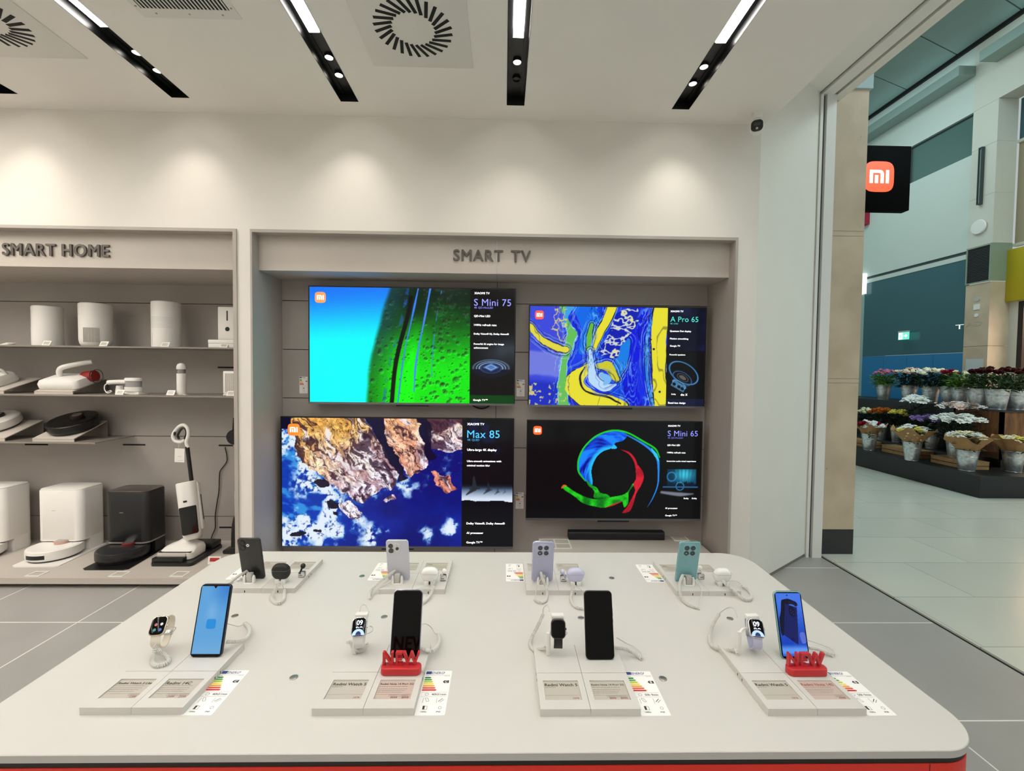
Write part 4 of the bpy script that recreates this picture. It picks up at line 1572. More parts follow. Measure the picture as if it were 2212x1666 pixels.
def phone(label, loc, w, L, t_, tilt, yaw, body, face='front', screen=None, cam=None, notch=None, rim=None):
    """stands on its lower edge; leans back by tilt; face turned to the viewer ('front') or away ('back')"""
    M = T(*loc) @ RZ(yaw) @ RX(-tilt if face == 'front' else tilt)
    o = thing('phone', label, 'phone', group='phones standing on the table', M=M)
    b = MB().slab(w, L, .0115, t_, .0028, T(0, 0, L / 2) @ UP)
    ob('body', b, body, o)
    g = MB()
    fs = 1 if face == 'front' else -1
    Pl = UP if face == 'front' else UPB          # drawing plane of the screen
    Pb = UPB if face == 'front' else UP           # drawing plane of the back
    g.prism(rrect(w - .003, L - .003, .010, 5), t_ / 2 - .0003, t_ / 2 + .0004, T(0, 0, L / 2) @ Pl)
    sc_ = ob('screen', g, m_glass, o)
    if screen is not None:
        iw, ih = w - .009, L - (.012 if notch != 'drop' else .014)
        picture_mesh('screen_picture', screen(72, 152, 1), iw, ih, T(0, 0, L / 2) @ Pl @ T(-iw / 2, -ih / 2 + .0015, t_ / 2 + .0006), sc_, screen_mat('phone_picture', .95, .1))
        if notch == 'drop':
            n = MB().prism([(-.0055, 0), (-.003, -.003), (-.0015, -.0055), (0, -.0062), (.0015, -.0055), (.003, -.003), (.0055, 0)][::-1], 0, .0003, T(0, 0, L - .0052) @ Pl @ T(0, 0, t_ / 2 + .0006))
            ob('camera_notch', n, m_glass, sc_)
    # side keys
    k = MB().bbox(w / 2 - .0002, w / 2 + .0007, -.0012, .0012, L * .62, L * .74, .0003).bbox(w / 2 - .0002, w / 2 + .0007, -.0012, .0012, L * .53, L * .58, .0003)
    ob('side_button', k, rim or body, o)
    if cam:
        cam(o, w, L, t_, Pb)
    if rim:
        r_ = MB()
        path = [(x, y, 0) for x, y in rrect(w - .0006, L - .0006, .0115, 6)]
        r_.tube(path, .0018, 6, T(0, 0, L / 2) @ Pb, closed=True)
        ob('metal_rim', r_, rim, o)
    return o


def lens(mb, x, y, r, z, M, ring=0):
    mb.lathe([(r, z), (r, z + .0022), (r * .86, z + .0026), (r * .8, z + .0016), (.0005, z + .0016)], 20, M @ T(x, y, 0), ring)


def cam_three_spread(o, w, L, t_, P):
    M = T(0, 0, L) @ P
    m = MB()
    for y in (-.018, -.039):
        m.lathe([(.0105, t_ / 2), (.0105, t_ / 2 + .003), (.0085, t_ / 2 + .0034), (.008, t_ / 2 + .002), (.001, t_ / 2 + .002)], 24, M @ T(-.024, y, 0))
    ob('camera_lens', m, mat('lens_charcoal', '#1d1a19', .3), o)
    f = MB()
    f.lathe([(.0056, t_ / 2), (.0056, t_ / 2 + .001), (.0034, t_ / 2 + .001), (.0034, t_ / 2)], 24, M @ T(-.0045, -.028, 0))
    ob('flash_ring', f, mat('flash_white', '#f2f0ec', .4), o)


def cam_square(o, w, L, t_, P):
    M = T(0, 0, L) @ P
    m = MB().slab(.044, .044, .011, .0026, .0010, M @ T(-.012, -.032, t_ / 2))
    c = ob('camera_module', m, mat('silver_module', '#cfd0d2', .3), o)
    l = MB()
    lens(l, -.0235, -.022, .0092, t_ / 2 + .0013, M)
    lens(l, -.0225, -.042, .0095, t_ / 2 + .0013, M)
    lens(l, .0005, -.033, .006, t_ / 2 + .0013, M)
    l.box(-.0007, .0003, -.023, -.017, t_ / 2 + .001, t_ / 2 + .0016, M)
    ob('camera_lens', l, m_lens, c)


def cam_quad(col, colr):
    def f(o, w, L, t_, P):
        M = T(0, 0, L) @ P
        m = MB().slab(.052, .050, .019, .003, .0012, M @ T(.000, -.034, t_ / 2))
        c = ob('camera_module', m, mat('module_' + col[1:], col, .3), o)
        r_ = MB()
        l = MB()
        for x in (-.0115, .0115):
            for y in (-.0235, -.0455):
                r_.lathe([(.0098, t_ / 2 + .0014), (.0098, t_ / 2 + .0026), (.0085, t_ / 2 + .0028), (.0085, t_ / 2 + .0014)], 24, M @ T(x, y, 0))
                lens(l, x, y, .0083, t_ / 2 + .0014, M)
        ob('lens_ring', r_, mat('ring_' + colr[1:], colr, .25, metal=.5), c)
        ob('camera_lens', l, m_lens, c)
        g = MB().ell(-.0125, -.045, t_ / 2 + .0034, .0016, .0016, .0006, 8, 6, M)
        ob('flash', g, mat('flash_white', '#f2f0ec', .4), c)
    return f


def length_for(loc, th, py, sgn):
    """length of a leaning phone whose upper edge was measured at photograph height py"""
    best = (1e9, 0)
    for k in range(150, 215):
        L = k / 1000
        p = Vector(loc) + Vector((0, sgn * L * math.sin(th), L * math.cos(th))) - EYE
        y = IH / 2 + FPX * p.dot(_d) / p.dot(_fw)
        if abs(y - py) < best[0]:
            best = (abs(y - py), L)
    return best[1]


m_navy = mat('navy_plastic', '#1b1a2e', .3)
m_mid = mat('midnight_body', '#2a2833', .25)
m_blk = mat('black_phone_body', '#141210', .32, coat=.3)
m_silver = mat('silver_lilac_back', '#c4c5cf', .25, coat=.4)
m_lilac = mat('lilac_back', '#aeb0cb', .35)
m_teal = mat('teal_back', '#79a9ae', .35)
m_lrim = mat('lilac_rim', '#b9b8d0', .2, metal=.7)
m_trim = mat('teal_rim', '#8fb6ba', .2, metal=.7)
for (lab, loc, w, L, th, ytop, sg, kw) in (
        ('navy phone showing a pale blue wallpaper, leftmost of the near row', (-.8165, 1.222, ZP), .0865, .186, .010, 1261.5, 1, dict(body=m_navy, screen=pic_blue_wall, notch='drop')),
        ('black-screened phone behind the NEW sign that stands near the middle of the table', (-.267, 1.218, ZP), .081, .177, .009, 1274.5, 1, dict(body=m_mid, rim=m_lrim)),
        ('black-screened phone beside the black watch', (.2785, 1.209, ZP), .081, .177, .009, 1276, 1, dict(body=m_blk)),
        ('phone with pale teal rim showing a hand gripping a blue phone', (.832, 1.211, ZP), .081, .177, .009, 1277.5, 1, dict(body=m_teal, screen=pic_hand_phone, rim=m_trim)),
        ('black phone seen from behind, leftmost of the far row', (-.943, 1.688, ZP), .085, .180, .009, 1162.5, -1, dict(body=m_blk, cam=cam_three_spread, face='back')),
        ('silver phone with three lenses seen from behind', (-.391, 1.681, ZP), .084, .174, .009, 1166.5, -1, dict(body=m_silver, cam=cam_square, face='back')),
        ('lilac phone with four lenses seen from behind', (.156, 1.672, ZP), .079, .174, .009, 1170, -1, dict(body=m_lilac, cam=cam_quad('#b4b8d0', '#a3a8c4'), face='back', rim=m_lrim)),
        ('teal phone with four lenses seen from behind', (.7105, 1.675, ZP), .081, .174, .009, 1170.5, -1, dict(body=m_teal, cam=cam_quad('#7fb0b6', '#4f8790'), face='back', rim=m_trim))):
    tl = R(16) if sg > 0 else R(12)
    phone(lab, loc, w, length_for(loc, tl, ytop, sg), th, tl, 0, **kw)

# brackets that hold the phones
m_wp = mat('white_plastic', '#e4e2dd', .4)
m_gp = mat('translucent_grey_plastic', '#b9b6b0', .35)
bn = ['white bracket behind the leftmost near phone', 'white bracket behind the phone of the first NEW sign', 'white bracket behind the phone next to the black watch', 'white bracket behind the phone showing a hand',
      'white bracket clasping the black phone of the far row', 'white bracket clasping the silver phone', 'white bracket clasping the lilac phone', 'white bracket clasping the teal phone']
proto = None
for i, (x, y, rot) in enumerate(((-.8165, 1.250, PI), (-.267, 1.246, PI), (.2785, 1.237, PI), (.832, 1.239, PI), (-.943, 1.655, 0), (-.391, 1.652, 0), (.156, 1.643, 0), (.7105, 1.645, 0))):
    M = T(x, y, ZP) @ RZ(rot)
    if proto is None:
        proto = thing('phone_bracket', bn[0], 'bracket', group='brackets holding the phones', M=M)
        b = MB().slab(.040, .030, .012, .002, .0008, T(0, 0, .001))
        ob('foot', b, m_wp, proto)
        b = MB().bbox(-.010, .010, -.006, .008, .002, .036, .003)
        b.bbox(-.006, .006, .006, .018, .020, .032, .002)
        ob('post', b, m_gp, proto)
        for s in (-1, 1):
            b = MB().loft([[(s * .017 + x_ * k, y_ * k - .002, z) for x_, y_ in rrect(.010, .014, .004, 4)] for z, k in ((.002, 1), (.018, .9), (.026, .6), (.029, .3))])
            ob('prong', b, m_wp, proto)
    else:
        dup(proto, M, bn[i], 'brackets holding the phones')

# red NEW signs
m_newr = mat('red_plastic', '#c42a30', .4)
tn = None
for x, y, lab in ((-.2625, 1.156, 'red NEW sign standing before the lilac-rimmed black-screened phone'), (.821, 1.150, 'red NEW sign standing before the phone that shows a hand')):
    if tn is None:
        tn = thing('new_sign', lab, 'sign', (x, y, ZP), 0, 'red NEW signs')
        b = MB().slab(.106, .030, .013, .020, .003, T(0, 0, .010))
        ob('base', b, m_newr, tn)
        b = MB().text('NEW', T(0, .004, .0375) @ UP, w=.098, h=.036, bold=.022, depth=.011, align='c', res=3, sp=1.1)
        ob('letters', b, m_newr, tn)
    else:
        dup(tn, T(x, y, ZP), lab, 'red NEW signs')
# ------------------------------------------------------------------ watches on posts
m_gold = mat('champagne_metal', '#d3c8b4', .25, metal=.8)
m_steel = mat('silver_metal', '#cfcfd2', .22, metal=.9)
m_gun = mat('gunmetal', '#4a4743', .3, metal=.8)
m_ivory = mat('ivory_strap', '#e2d9c9', .5)
m_wstrap = mat('grey_white_strap', '#d6d5d3', .5)
m_bstrap = mat('black_strap', '#100f0f', .5)
m_lav = mat('lavender_strap', '#b9bbd6', .5)
m_dial = mat('dial_light', '#dfe8fb', .4, emit='#dfe8fb', es=.9)
m_dialb = mat('dial_blue', '#9db8ea', .4, emit='#9db8ea', es=.8)
m_dialn = mat('dial_navy', '#101a4a', .4, emit='#101a4a', es=.8)
DOTS = [mat('dot_%d' % i, c, .4, emit=c, es=.5) for i, c in enumerate(('#a8565e', '#b9bbc0', '#2f7a74', '#3d57a0'))]


def watch(label, c, tilt, yaw, case, strap, face, loop=(.043, .031), clipd=True, bw=.024, squash=1.):
    """case faces the viewer, strap closed behind it"""
    o = thing('smartwatch', label, 'watch', group='watches on posts', M=T(*c) @ RZ(yaw) @ RX(-tilt))
    w, h, th = .0415, .0505, .0105
    b = MB().slab(w, h, .0125, th, .003, UP)
    ob('case', b, case, o)
    g = MB().slab(w - .005, h - .005, .0105, .003, .0012, UP @ T(0, 0, th / 2 - .0006))
    s = ob('screen', g, m_glass, o)
    z = th / 2 + .0011
    if face == 'dial':
        d = MB()
        d.text('09', UP @ T(.001, .0110, z), h=.0128, bold=.02, align='c', res=3)
        for s_ in (-1, 1):
            d.add([(.001 + s_ * .0048 + .0036 * math.cos(R(a)) * q, .0, .0) for a in range(0, 1) for q in (1,)][:0], [])
            P = [(.001 + s_ * .0050 + .0042 * math.cos(R(a)), -.0032 + .0042 * math.sin(R(a))) for a in range(10, 171, 20)] + [(.001 + s_ * .0050 + .0022 * math.cos(R(a)), -.0032 + .0022 * math.sin(R(a))) for a in range(170, 9, -20)]
            d.flat(P[::-1] if False else P, 0, UP @ T(0, 0, z))
        ob('digits', d, m_dial, s, smooth=False)
        P = [(.0165 * math.cos(R(a)), -.0205 + .0155 * math.sin(R(a))) for a in range(0, 181, 12)]
        d = MB().flat(P, 0, UP @ T(0, 0, z))
        e = MB().flat([(.0075 * math.cos(R(a)), -.0200 + .0095 * math.sin(R(a))) for a in range(0, 181, 15)], 0, UP @ T(0, 0, z + .0002))
        ob('dial_arc', d, m_dialb, s, smooth=False)
        ob('dial_centre', e, m_dialn, s, smooth=False)
    elif face == 'apps':
        for m_, (x, y) in zip(DOTS, ((-.0055, .0025), (.0085, .0035), (-.0055, -.0105), (.0085, -.0105))):
            d = MB().flat(circ(.0037, 16, x, y), 0, UP @ T(0, 0, z))
            ob('app_icon', d, m_, s, smooth=False)
    k = MB().cyl(.0032, w / 2 - .0005, w / 2 + .0025, 14, RY(PI / 2))
    ob('crown', k, case, o)
    a, d_ = loop
    loops = []
    N = 40
    for i in range(N):
        t = 2 * PI * i / N
        cy, cz = math.sin(t), math.cos(t)
        q = (abs(cy) ** 2.6 + abs(cz) ** 2.6) ** (-1 / 2.6)
        y, zz = a * cy * q * .92 - .009, -d_ + d_ * cz * q
        nrm = Vector((cy / a, cz / d_)).normalized()
        wd = bw / 2 * (1 - .22 * sstep_(-.2, -1, cz))
        t2 = .0012
        loops.append([(-wd, y - nrm.x * t2, zz - nrm.y * t2), (wd, y - nrm.x * t2, zz - nrm.y * t2), (wd, y + nrm.x * t2, zz + nrm.y * t2), (-wd, y + nrm.x * t2, zz + nrm.y * t2)])
    st = MB().loft(loops, False, UP, 0, True)
    ob('strap', st, strap, o)
    bk = MB().bbox(-bw * .48, bw * .48, -.0022, .0022, -.006, .006, .001, UP @ T(0, -.008, -2 * d_ * .98) @ RX(PI / 2))
    ob('buckle', bk, m_steel, o)
    return o


def sstep_(a, b, x):
    t = min(1, max(0, (x - a) / (b - a)))
    return t * t * (3 - 2 * t)


watch('champagne watch with ivory strap showing four coloured app dots', (-.952, 1.232, .929), R(38), R(8), m_gold, m_ivory, 'apps')
watch('silver watch with grey white strap showing 09, near the middle of the table', (-.397, 1.230, .927), R(36), R(6), m_steel, m_wstrap, 'dial')
watch('black-strapped watch with a dark screen', (.162, 1.226, .925), R(20), R(-3), m_gun, m_bstrap, None, loop=(.046, .017))
watch('silver watch with lavender strap showing 09, nearest the shopfront', (.7265, 1.226, .926), R(36), R(-10), m_steel, m_lav, 'dial')
pl_ = ['white post under the champagne watch', 'white post under the watch with the grey white strap', 'white post left of the black-strapped watch', 'white post left of the watch with the lavender strap']
for i, (x, y, cx, cz) in enumerate(((-.968, 1.236, -.952, .929), (-.412, 1.236, -.397, .927), (.135, 1.228, .162, .925), (.682, 1.232, .7265, .926))):
    t = thing('watch_post', pl_[i], 'stand', (x, y, ZP), 0, 'white posts holding the watches')
    hz = cz - ZP - .012
    b = MB().bbox(-.0055, .0055, -.004, .004, 0, hz, .002)
    ob('post', b, m_wp, t)
    dx = cx - x
    b = MB().tube(catmull([(0, 0, hz - .006), (dx * .4, .010, hz + .002), (dx, .018, hz - .002)], 6), .0045, 8)
    ob('arm', b, m_wp, t)
    if i:
        b = MB().bbox(dx - .018, dx + .018, .008, .026, hz + .026 + (.004 if i == 2 else 0), hz + .040 + (.004 if i == 2 else 0), .003)
        b.bbox(dx - .010, dx + .010, .022, .030, hz - .004, hz + .034, .002)
        ob('clip', b, m_wp, t)

# ------------------------------------------------------------------ coiled security cables
m_cable = mat('cable_white', '#dcd9d3', .45)
m_lead = mat('cable_lead', '#cbc8c2', .45)


def cable(label, ox, oy, s, coil, lead=None, lead2=None, R0=.0043, zb=ZT):
    """points are photograph measurements with their height above the tabletop"""
    P = [at_z(ox + x / s, oy + y / s, zb + h) for x, y, h in coil]
    base = P[len(P) // 2]
    t = thing('coiled_cable', label, 'cable', (base.x, base.y, zb), 0, 'white coiled security cables')
    Mw = T(-base.x, -base.y, -zb)
    b = MB().coil(P, R0, .00135, .0040, 6, 9, Mw)
    ob('coil', b, m_cable, t)
    for l in (lead, lead2):
        if l:
            q = catmull([at_z(ox + x / s, oy + y / s, zb + h) for x, y, h in l], 8)
            ob('lead', MB().tube(q, .0014, 6, Mw), m_lead, t)


A, B_, C_, D_ = (130, 1240, 4.608), (630, 1240, 4.608), (1100, 1240, 4.608), (1500, 1240, 4.608)
cable('coiled cable hanging below the champagne watch', *A, [(942, 715, .055), (985, 770, .042), (1055, 815, .028), (1085, 855, .024), (1050, 898, .0235), (960, 915, .0235), (915, 880, .0235), (930, 800, .036), (945, 745, .05)], [(1010, 600, .075), (1080, 535, .085), (1150, 535, .08), (1110, 590, .07), (1040, 600, .07)])
cable('coiled cable right of the phone with the pale blue wallpaper', *A, [(1655, 675, .045), (1750, 672, .035), (1840, 650, .024), (1885, 590, .012), (1875, 530, .007), (1838, 488, .007)], [(1838, 488, .007), (1780, 522, .01), (1715, 510, .03), (1660, 495, .05)])
cable('coiled cable looping up behind the watch with the grey white strap', *B_, [(548, 690, .045), (575, 668, .05), (615, 730, .035), (650, 765, .026), (710, 755, .03), (752, 700, .05)], [(678, 372, .125), (690, 325, .128), (722, 306, .13), (750, 330, .125), (770, 380, .12)], [(740, 600, .08), (800, 570, .085), (805, 530, .085), (775, 520, .09)])
cable('coiled cable right of the phone behind the middle NEW sign', *B_, [(1285, 738, .03), (1340, 762, .026), (1410, 765, .0235), (1455, 715, .014), (1475, 650, .007), (1462, 598, .006)], [(1462, 600, .006), (1425, 590, .008), (1390, 535, .02), (1345, 500, .04), (1290, 498, .05)])
cable('coiled cable left of the black-strapped watch', *C_, [(335, 402, .052), (290, 505, .036), (235, 610, .02), (208, 690, .007), (235, 748, .006), (300, 745, .020), (360, 735, .034)], [(335, 398, .052), (338, 350, .08), (360, 318, .11), (385, 312, .125), (400, 375, .118)], [(545, 560, .08), (575, 585, .075), (560, 605, .07), (520, 600, .07)])
cable('coiled cable right of the phone beside the black watch', *C_, [(1050, 735, .03), (1145, 745, .024), (1240, 785, .012), (1300, 830, .006), (1320, 850, .0055)], [(1330, 835, .006), (1300, 775, .007), (1230, 720, .010), (1160, 688, .018), (1070, 635, .04)])
cable('long coiled cable left of the watch with the lavender strap', *D_, [(243, 402, .04), (195, 480, .03), (160, 580, .014), (152, 660, .007), (190, 728, .006), (270, 750, .012), (350, 757, .0235), (415, 765, .026), (432, 800, .024)], [(243, 402, .04), (285, 365, .07), (345, 336, .1), (395, 350, .115), (430, 435, .1)])
cable('coiled cable right of the phone showing a hand', *D_, [(1138, 735, .03), (1220, 745, .022), (1305, 775, .010), (1385, 815, .0055)], [(1398, 805, .006), (1375, 755, .008), (1285, 712, .012), (1195, 682, .02), (1128, 660, .03)])
E1, E2, E3, E4 = (480, 1140, 9.217), (780, 1150, 9.217), (1080, 1150, 9.217), (1380, 1150, 8.508)
cable('coiled cable running left from the black phone of the far row', *E1, [(505, 862, .052), (430, 905, .048), (340, 955, .036), (250, 1020, .018), (170, 1085, .006), (110, 1130, .0055)], [(600, 905, .045), (500, 950, .04), (400, 1000, .03), (240, 1115, .012), (160, 1170, .006)], [(505, 860, .052), (540, 930, .04), (575, 1010, .03)])
cable('looped coiled cable hanging from the black earbud case', *E1, [(1160, 1075, .045), (1085, 1180, .033), (1010, 1300, .016), (985, 1410, .006), (1050, 1495, .0055), (1145, 1510, .0055), (1225, 1430, .006), (1240, 1320, .008), (1240, 1240, .012)], [(1175, 1085, .045), (1200, 1150, .035), (1235, 1240, .012)])
cable('coiled cable swinging left from the silver phone', *E2, [(712, 748, .058), (560, 850, .052), (370, 985, .036), (240, 1110, .018), (170, 1230, .007), (170, 1330, .0055)], [(190, 1330, .006), (270, 1200, .010), (410, 1080, .022), (570, 970, .034), (690, 855, .045), (730, 735, .058)])
cable('coiled cable of the white earbud case beside the silver phone', *E2, [(1390, 955, .048), (1440, 1025, .04), (1420, 1150, .024), (1375, 1260, .010), (1295, 1365, .006), (1200, 1430, .0055)], [(1350, 1055, .03), (1240, 1085, .028), (1110, 1130, .022), (1000, 1180, .008)])
cable('looped coiled cable in front of the lilac phone', *E3, [(812, 770, .058), (830, 870, .052), (880, 1000, .040), (925, 1130, .024), (940, 1260, .010), (905, 1360, .006), (820, 1405, .0055), (740, 1378, .0055), (690, 1335, .006)], [(695, 1335, .006), (720, 1180, .020), (760, 1030, .034), (820, 930, .046), (872, 868, .05)])
cable('coiled cable of the lilac earbud case', *E3, [(1470, 1005, .045), (1450, 1115, .033), (1422, 1250, .016), (1422, 1370, .007), (1480, 1465, .0055), (1570, 1515, .0055), (1665, 1512, .0055)], [(1490, 1045, .042), (1540, 1105, .034), (1615, 1145, .024), (1660, 1205, .01)])
cable('looped coiled cable in front of the teal phone', *E4, [(808, 790, .052), (770, 880, .046), (750, 1000, .036), (758, 1130, .022), (800, 1235, .010), (880, 1315, .006), (1000, 1368, .0055), (1120, 1400, .0055)], [(1100, 1375, .006), (1110, 1260, .012), (1150, 1150, .022), (1138, 1040, .032), (1060, 910, .044), (1000, 850, .05), (935, 820, .052)], [(805, 780, .055), (850, 785, .055), (895, 820, .05), (910, 870, .045)])
cable('looped coiled cable of the white earbud case beside the teal phone', *E4, [(1545, 895, .040), (1600, 955, .038), (1720, 1058, .026), (1850, 1175, .010), (1950, 1245, .006), (2035, 1240, .0055), (2068, 1170, .0055), (2030, 1085, .006), (1950, 1015, .008), (1880, 980, .012)], [(1870, 950, .012), (1800, 905, .02), (1680, 895, .03), (1580, 908, .038)])

# ------------------------------------------------------------------ earbud cases
m_bk = mat('matt_black_case', '#131211', .5)
m_wh = mat('gloss_white_case', '#efedea', .2)
m_li = mat('lilac_case', '#c9c8e2', .35)
m_clear = mat('clear_plastic', '#e8e8e8', .15, trans=.9)
eb = [('black earbud case propped up in the far row', -.8255, 1.662, m_bk, 'black', (-.768, 1.70), .066), ('white earbud case beside the silver phone', -.268, 1.650, m_wh, 'white', (-.222, 1.675), .067), ('lilac earbud case beside the lilac phone', .279, 1.648, m_li, 'lilac', (.238, 1.672), .066), ('white earbud case beside the teal phone', .838, 1.650, m_wh, 'white', (.778, 1.692), .066)]
for i, (lab, x, y, m_, cn, (ex, ey), wd) in enumerate(eb):
    t = thing('earbud_case', lab, 'earbud case', group='earbud cases of the far row', M=T(x, y, ZP + .012) @ RX(R(12)))
    hh = .062 if i == 0 else .054
    b = MB().slab(wd, hh, .0265, .030, .0125, T(0, 0, hh / 2) @ UP, bn=5, n=8)
    ob('shell', b, m_, t)
    s = MB().tube([(x_, y_, 0) for x_, y_ in rrect(wd + .0001, .0301, .0125, 6)], .0004, 4, T(0, 0, hh * .66), closed=True)
    ob('lid_seam', s, mat('seam_grey', '#8a8784', .5), t)
    t = thing('earbud_bracket', ('white bracket under the ' + lab).replace(' propped up in the far row', ''), 'bracket', (x, y, ZP), 0, 'brackets under the earbud cases')
    b = MB().bbox(-.019, -.003, -.020, .012, 0, .016, .002).bbox(.004, .020, -.020, .012, 0, .016, .002)
    ob('block', b, m_wp, t)
    b = MB().bbox(-.004, .005, -.010, .012, 0, .010, .001)
    ob('clamp', b, mat('dark_clamp', '#3a3633', .5), t)
    t = thing('earbud', ('single %s earbud in a clear tray beside the %s' % (cn, lab.replace(' propped up in the far row', ''))), 'earbud', (ex, ey, ZP), 0, 'single earbuds in clear trays')
    sg = 1 if ex > x else -1
    b = MB().ell(sg * .004, 0, .043 if i in (0, 3) else .036, .0095, .009, .010, 16, 12)
    ob('head', b, m_, t)
    b = MB().tube(catmull([(sg * .001, 0, .038 if i in (0, 3) else .032), (-sg * .003, -.002, .026), (-sg * .006, -.003, .014)], 6), .0036, 10)
    ob('stem', b, m_, t)
    b = MB().bbox(-.012, .012, -.010, .010, .0, .022, .004)
    ob('tray', b, m_clear, t)
    b = MB().box(-.006, .005, -.0102, -.0101, .008, .013)
    ob('tray_mark', b, m_inkm, t, smooth=False)
# ================================================================== things on the appliance shelves
m_app = mat('appliance_white', '#e9e6e1', .4)
m_appg = mat('appliance_white_matt', '#dedad4', .55)
m_darkp = mat('dark_plastic', '#161616', .3)
m_slit = mat('slit_grey', '#b5b1ab', .6)
m_grille = mat('grille_shadow', '#a8a29a', .7)
YI = 3.83


def sx(px, py, Y):
    return at_y(px, py, Y).x


# humidifier
x = sx(104, 743, YI)
t = thing('humidifier', 'plain white humidifier cylinder with a long thin slit on the top shelf', 'humidifier', (x, YI, Z1), R(40))
b = MB().lathe([(.086, 0), (.096, .004), (.098, .02), (.098, .318), (.095, .330), (.088, .334), (.086, .322), (.001, .318)], 40)
ob('body', b, m_app, t)
b = MB().box(-.0015, .0015, -.0985, -.0975, .15, .30, RZ(R(-70)))
ob('water_slit', b, m_slit, t, smooth=False)
# purifier with lower grille
x = sx(208, 745, YI)
t = thing('air_purifier', 'white air purifier with a square ribbed grille near its foot', 'air purifier', (x, YI, Z1), R(36))
b = MB().lathe([(.080, 0), (.092, .006), (.104, .028), (.109, .06), (.110, .345), (.107, .358), (.098, .363), (.096, .350), (.001, .345)], 40)
ob('body', b, m_app, t)
b = MB()
for k in range(16):
    a = R(-62 + k * 3.6)
    for j in range(1):
        b.box(-.0018, .0018, -.1112, -.1095, .035, .155, RZ(a + R(24)))
ob('grille', b, m_grille, t, smooth=False)
b = MB().box(-.012, .012, -.1106, -.1098, .262, .264, RZ(R(-62)))
ob('mark', b, m_slit, t, smooth=False)
# purifier with perforated band
x = sx(360, 746, YI)
t = thing('air_purifier', 'tall white air purifier with a perforated middle band', 'air purifier', (x, YI, Z1), R(30))
b = MB().lathe([(.096, 0), (.102, .004), (.103, .02), (.103, .372), (.100, .382), (.092, .386), (.090, .374), (.001, .370)], 40)
ob('body', b, m_app, t)
b = MB()
for r_ in range(9):
    for k in range(20):
        a = R(-70 + k * 5.2 + (r_ % 2) * 2.6)
        b.flat(circ(.0026, 6), .1034, RZ(a) @ T(0, 0, .165 + r_ * .0105) @ UP)
ob('perforation', b, mat('perforation_grey', '#b9bcc0', .6), t, smooth=False)
b = MB().box(-.0013, .0013, -.1036, -.103, .025, .125, RZ(R(-58)))
ob('water_slit', b, m_slit, t, smooth=False)
# leftmost cable bundle
p = at_y(14, 740, YI - .08)
b = MB()
for k in range(4):
    b.tube([(x_, y_, .006 + .004 * k) for x_, y_ in circ(.045 - .004 * k, 20, .012 * k, 0, .02)], .004, 6, closed=True)
tag(ob('cable_bundle', b, m_app, None, T(p.x, YI - .08, Z1)), 'bundle of white cable at the left end of the top shelf', 'cable')
# pet feeder like dispenser with a round black eye
x0, x1 = sx(469.5, 690, 3.80), -1.99
t = thing('dispenser', 'white upright dispenser with a black slot and round black opening', 'dispenser', (x0, 3.80, Z1))
w_ = .19
b = MB().bbox(0, w_, 0, .16, .07, .352, .01)
b.bbox(.01, w_ - .01, .02, .14, .05, .07, .008)
ob('body', b, m_app, t)
b = MB().prism(rrect(.011, .085, .005, 4, .082, .275), .0, .001, UP)
ob('slot', b, m_darkp, t)
b = MB().prism(circ(.0185, 24, .083, .163), .0, .001, UP)
ob('opening', b, m_darkp, t)
b = MB().bbox(.01, w_, -.03, .15, .0, .02, .005).bbox(.02, w_, .03, .15, .02, .05, .005)
ob('foot', b, m_appg, t)
t = thing('white_box', 'small flat white box lying at the right end of the top shelf', 'box', (sx(449.5, 740, 3.70), 3.70, Z1))
b = MB().bbox(0, .205, 0, .085, 0, .034, .003)
ob('carton', b, m_app, t)
b = MB().bbox(-.001, .206, -.001, .086, .035, .066, .003)
ob('lid', b, m_app, t)


# price tags on the shelves
def price_tag(label, px, py, Y, z, w=.064, h=.045, lean=R(60), flat=False, rot=0., group='small price tags on the shelves', cells=1):
    if flat:
        p = at_z(px, py, z)
        M = T(p.x, p.y, z) @ RZ(rot)
        Pm = I4
    else:
        p = at_y(px, py, Y)
        M = T(p.x, Y, z) @ RZ(rot)
        Pm = T(0, 0, 0) @ RX(lean)
    t = thing('price_tag', label, 'price tag', group=group, M=M)
    if flat:
        Pm = T(0, h / 2, .002)
    else:
        Pm = RX(R(90) - (R(90) - lean)) @ T(0, h / 2 + .001, 0)
    b = MB()
    e = .009 if not flat else .011
    nx_ = 2 if cells == 4 else 1
    for a in ((-w / 2, -w / 2 + e, -h / 2, h / 2), (w / 2 - e, w / 2, -h / 2, h / 2), (-w / 2 + e, w / 2 - e, -h / 2, -h / 2 + e), (-w / 2 + e, w / 2 - e, h / 2 - e, h / 2)):
        b.box(a[0], a[1], a[2], a[3], -.002, .002, Pm)
    if cells == 4:
        b.box(-e / 2, e / 2, -h / 2 + e, h / 2 - e, -.002, .002, Pm)
        b.box(-w / 2 + e, w / 2 - e, -e / 2, e / 2, -.002, .002, Pm)
    ob('frame', b, m_wp, t, smooth=False)
    b = MB().box(-w / 2 + e, w / 2 - e, -h / 2 + e, h / 2 - e, -.0015, .0005, Pm)
    Z = Pm @ T(0, 0, .0007)
    iw = w - 2 * e
    for k in range(3):
        dashes(b, -iw / 2 + .002, h / 2 - e - .006 - k * .006, iw * (.8 - .15 * k), .0026, int(px) + k, Z, 1)
    dashes(b, iw * .1, -h / 2 + e + .002, iw * .36, .004, int(px) + 9, Z, 1)
    ob('display', b, [m_eink, m_inkm], t, smooth=False)
    return t


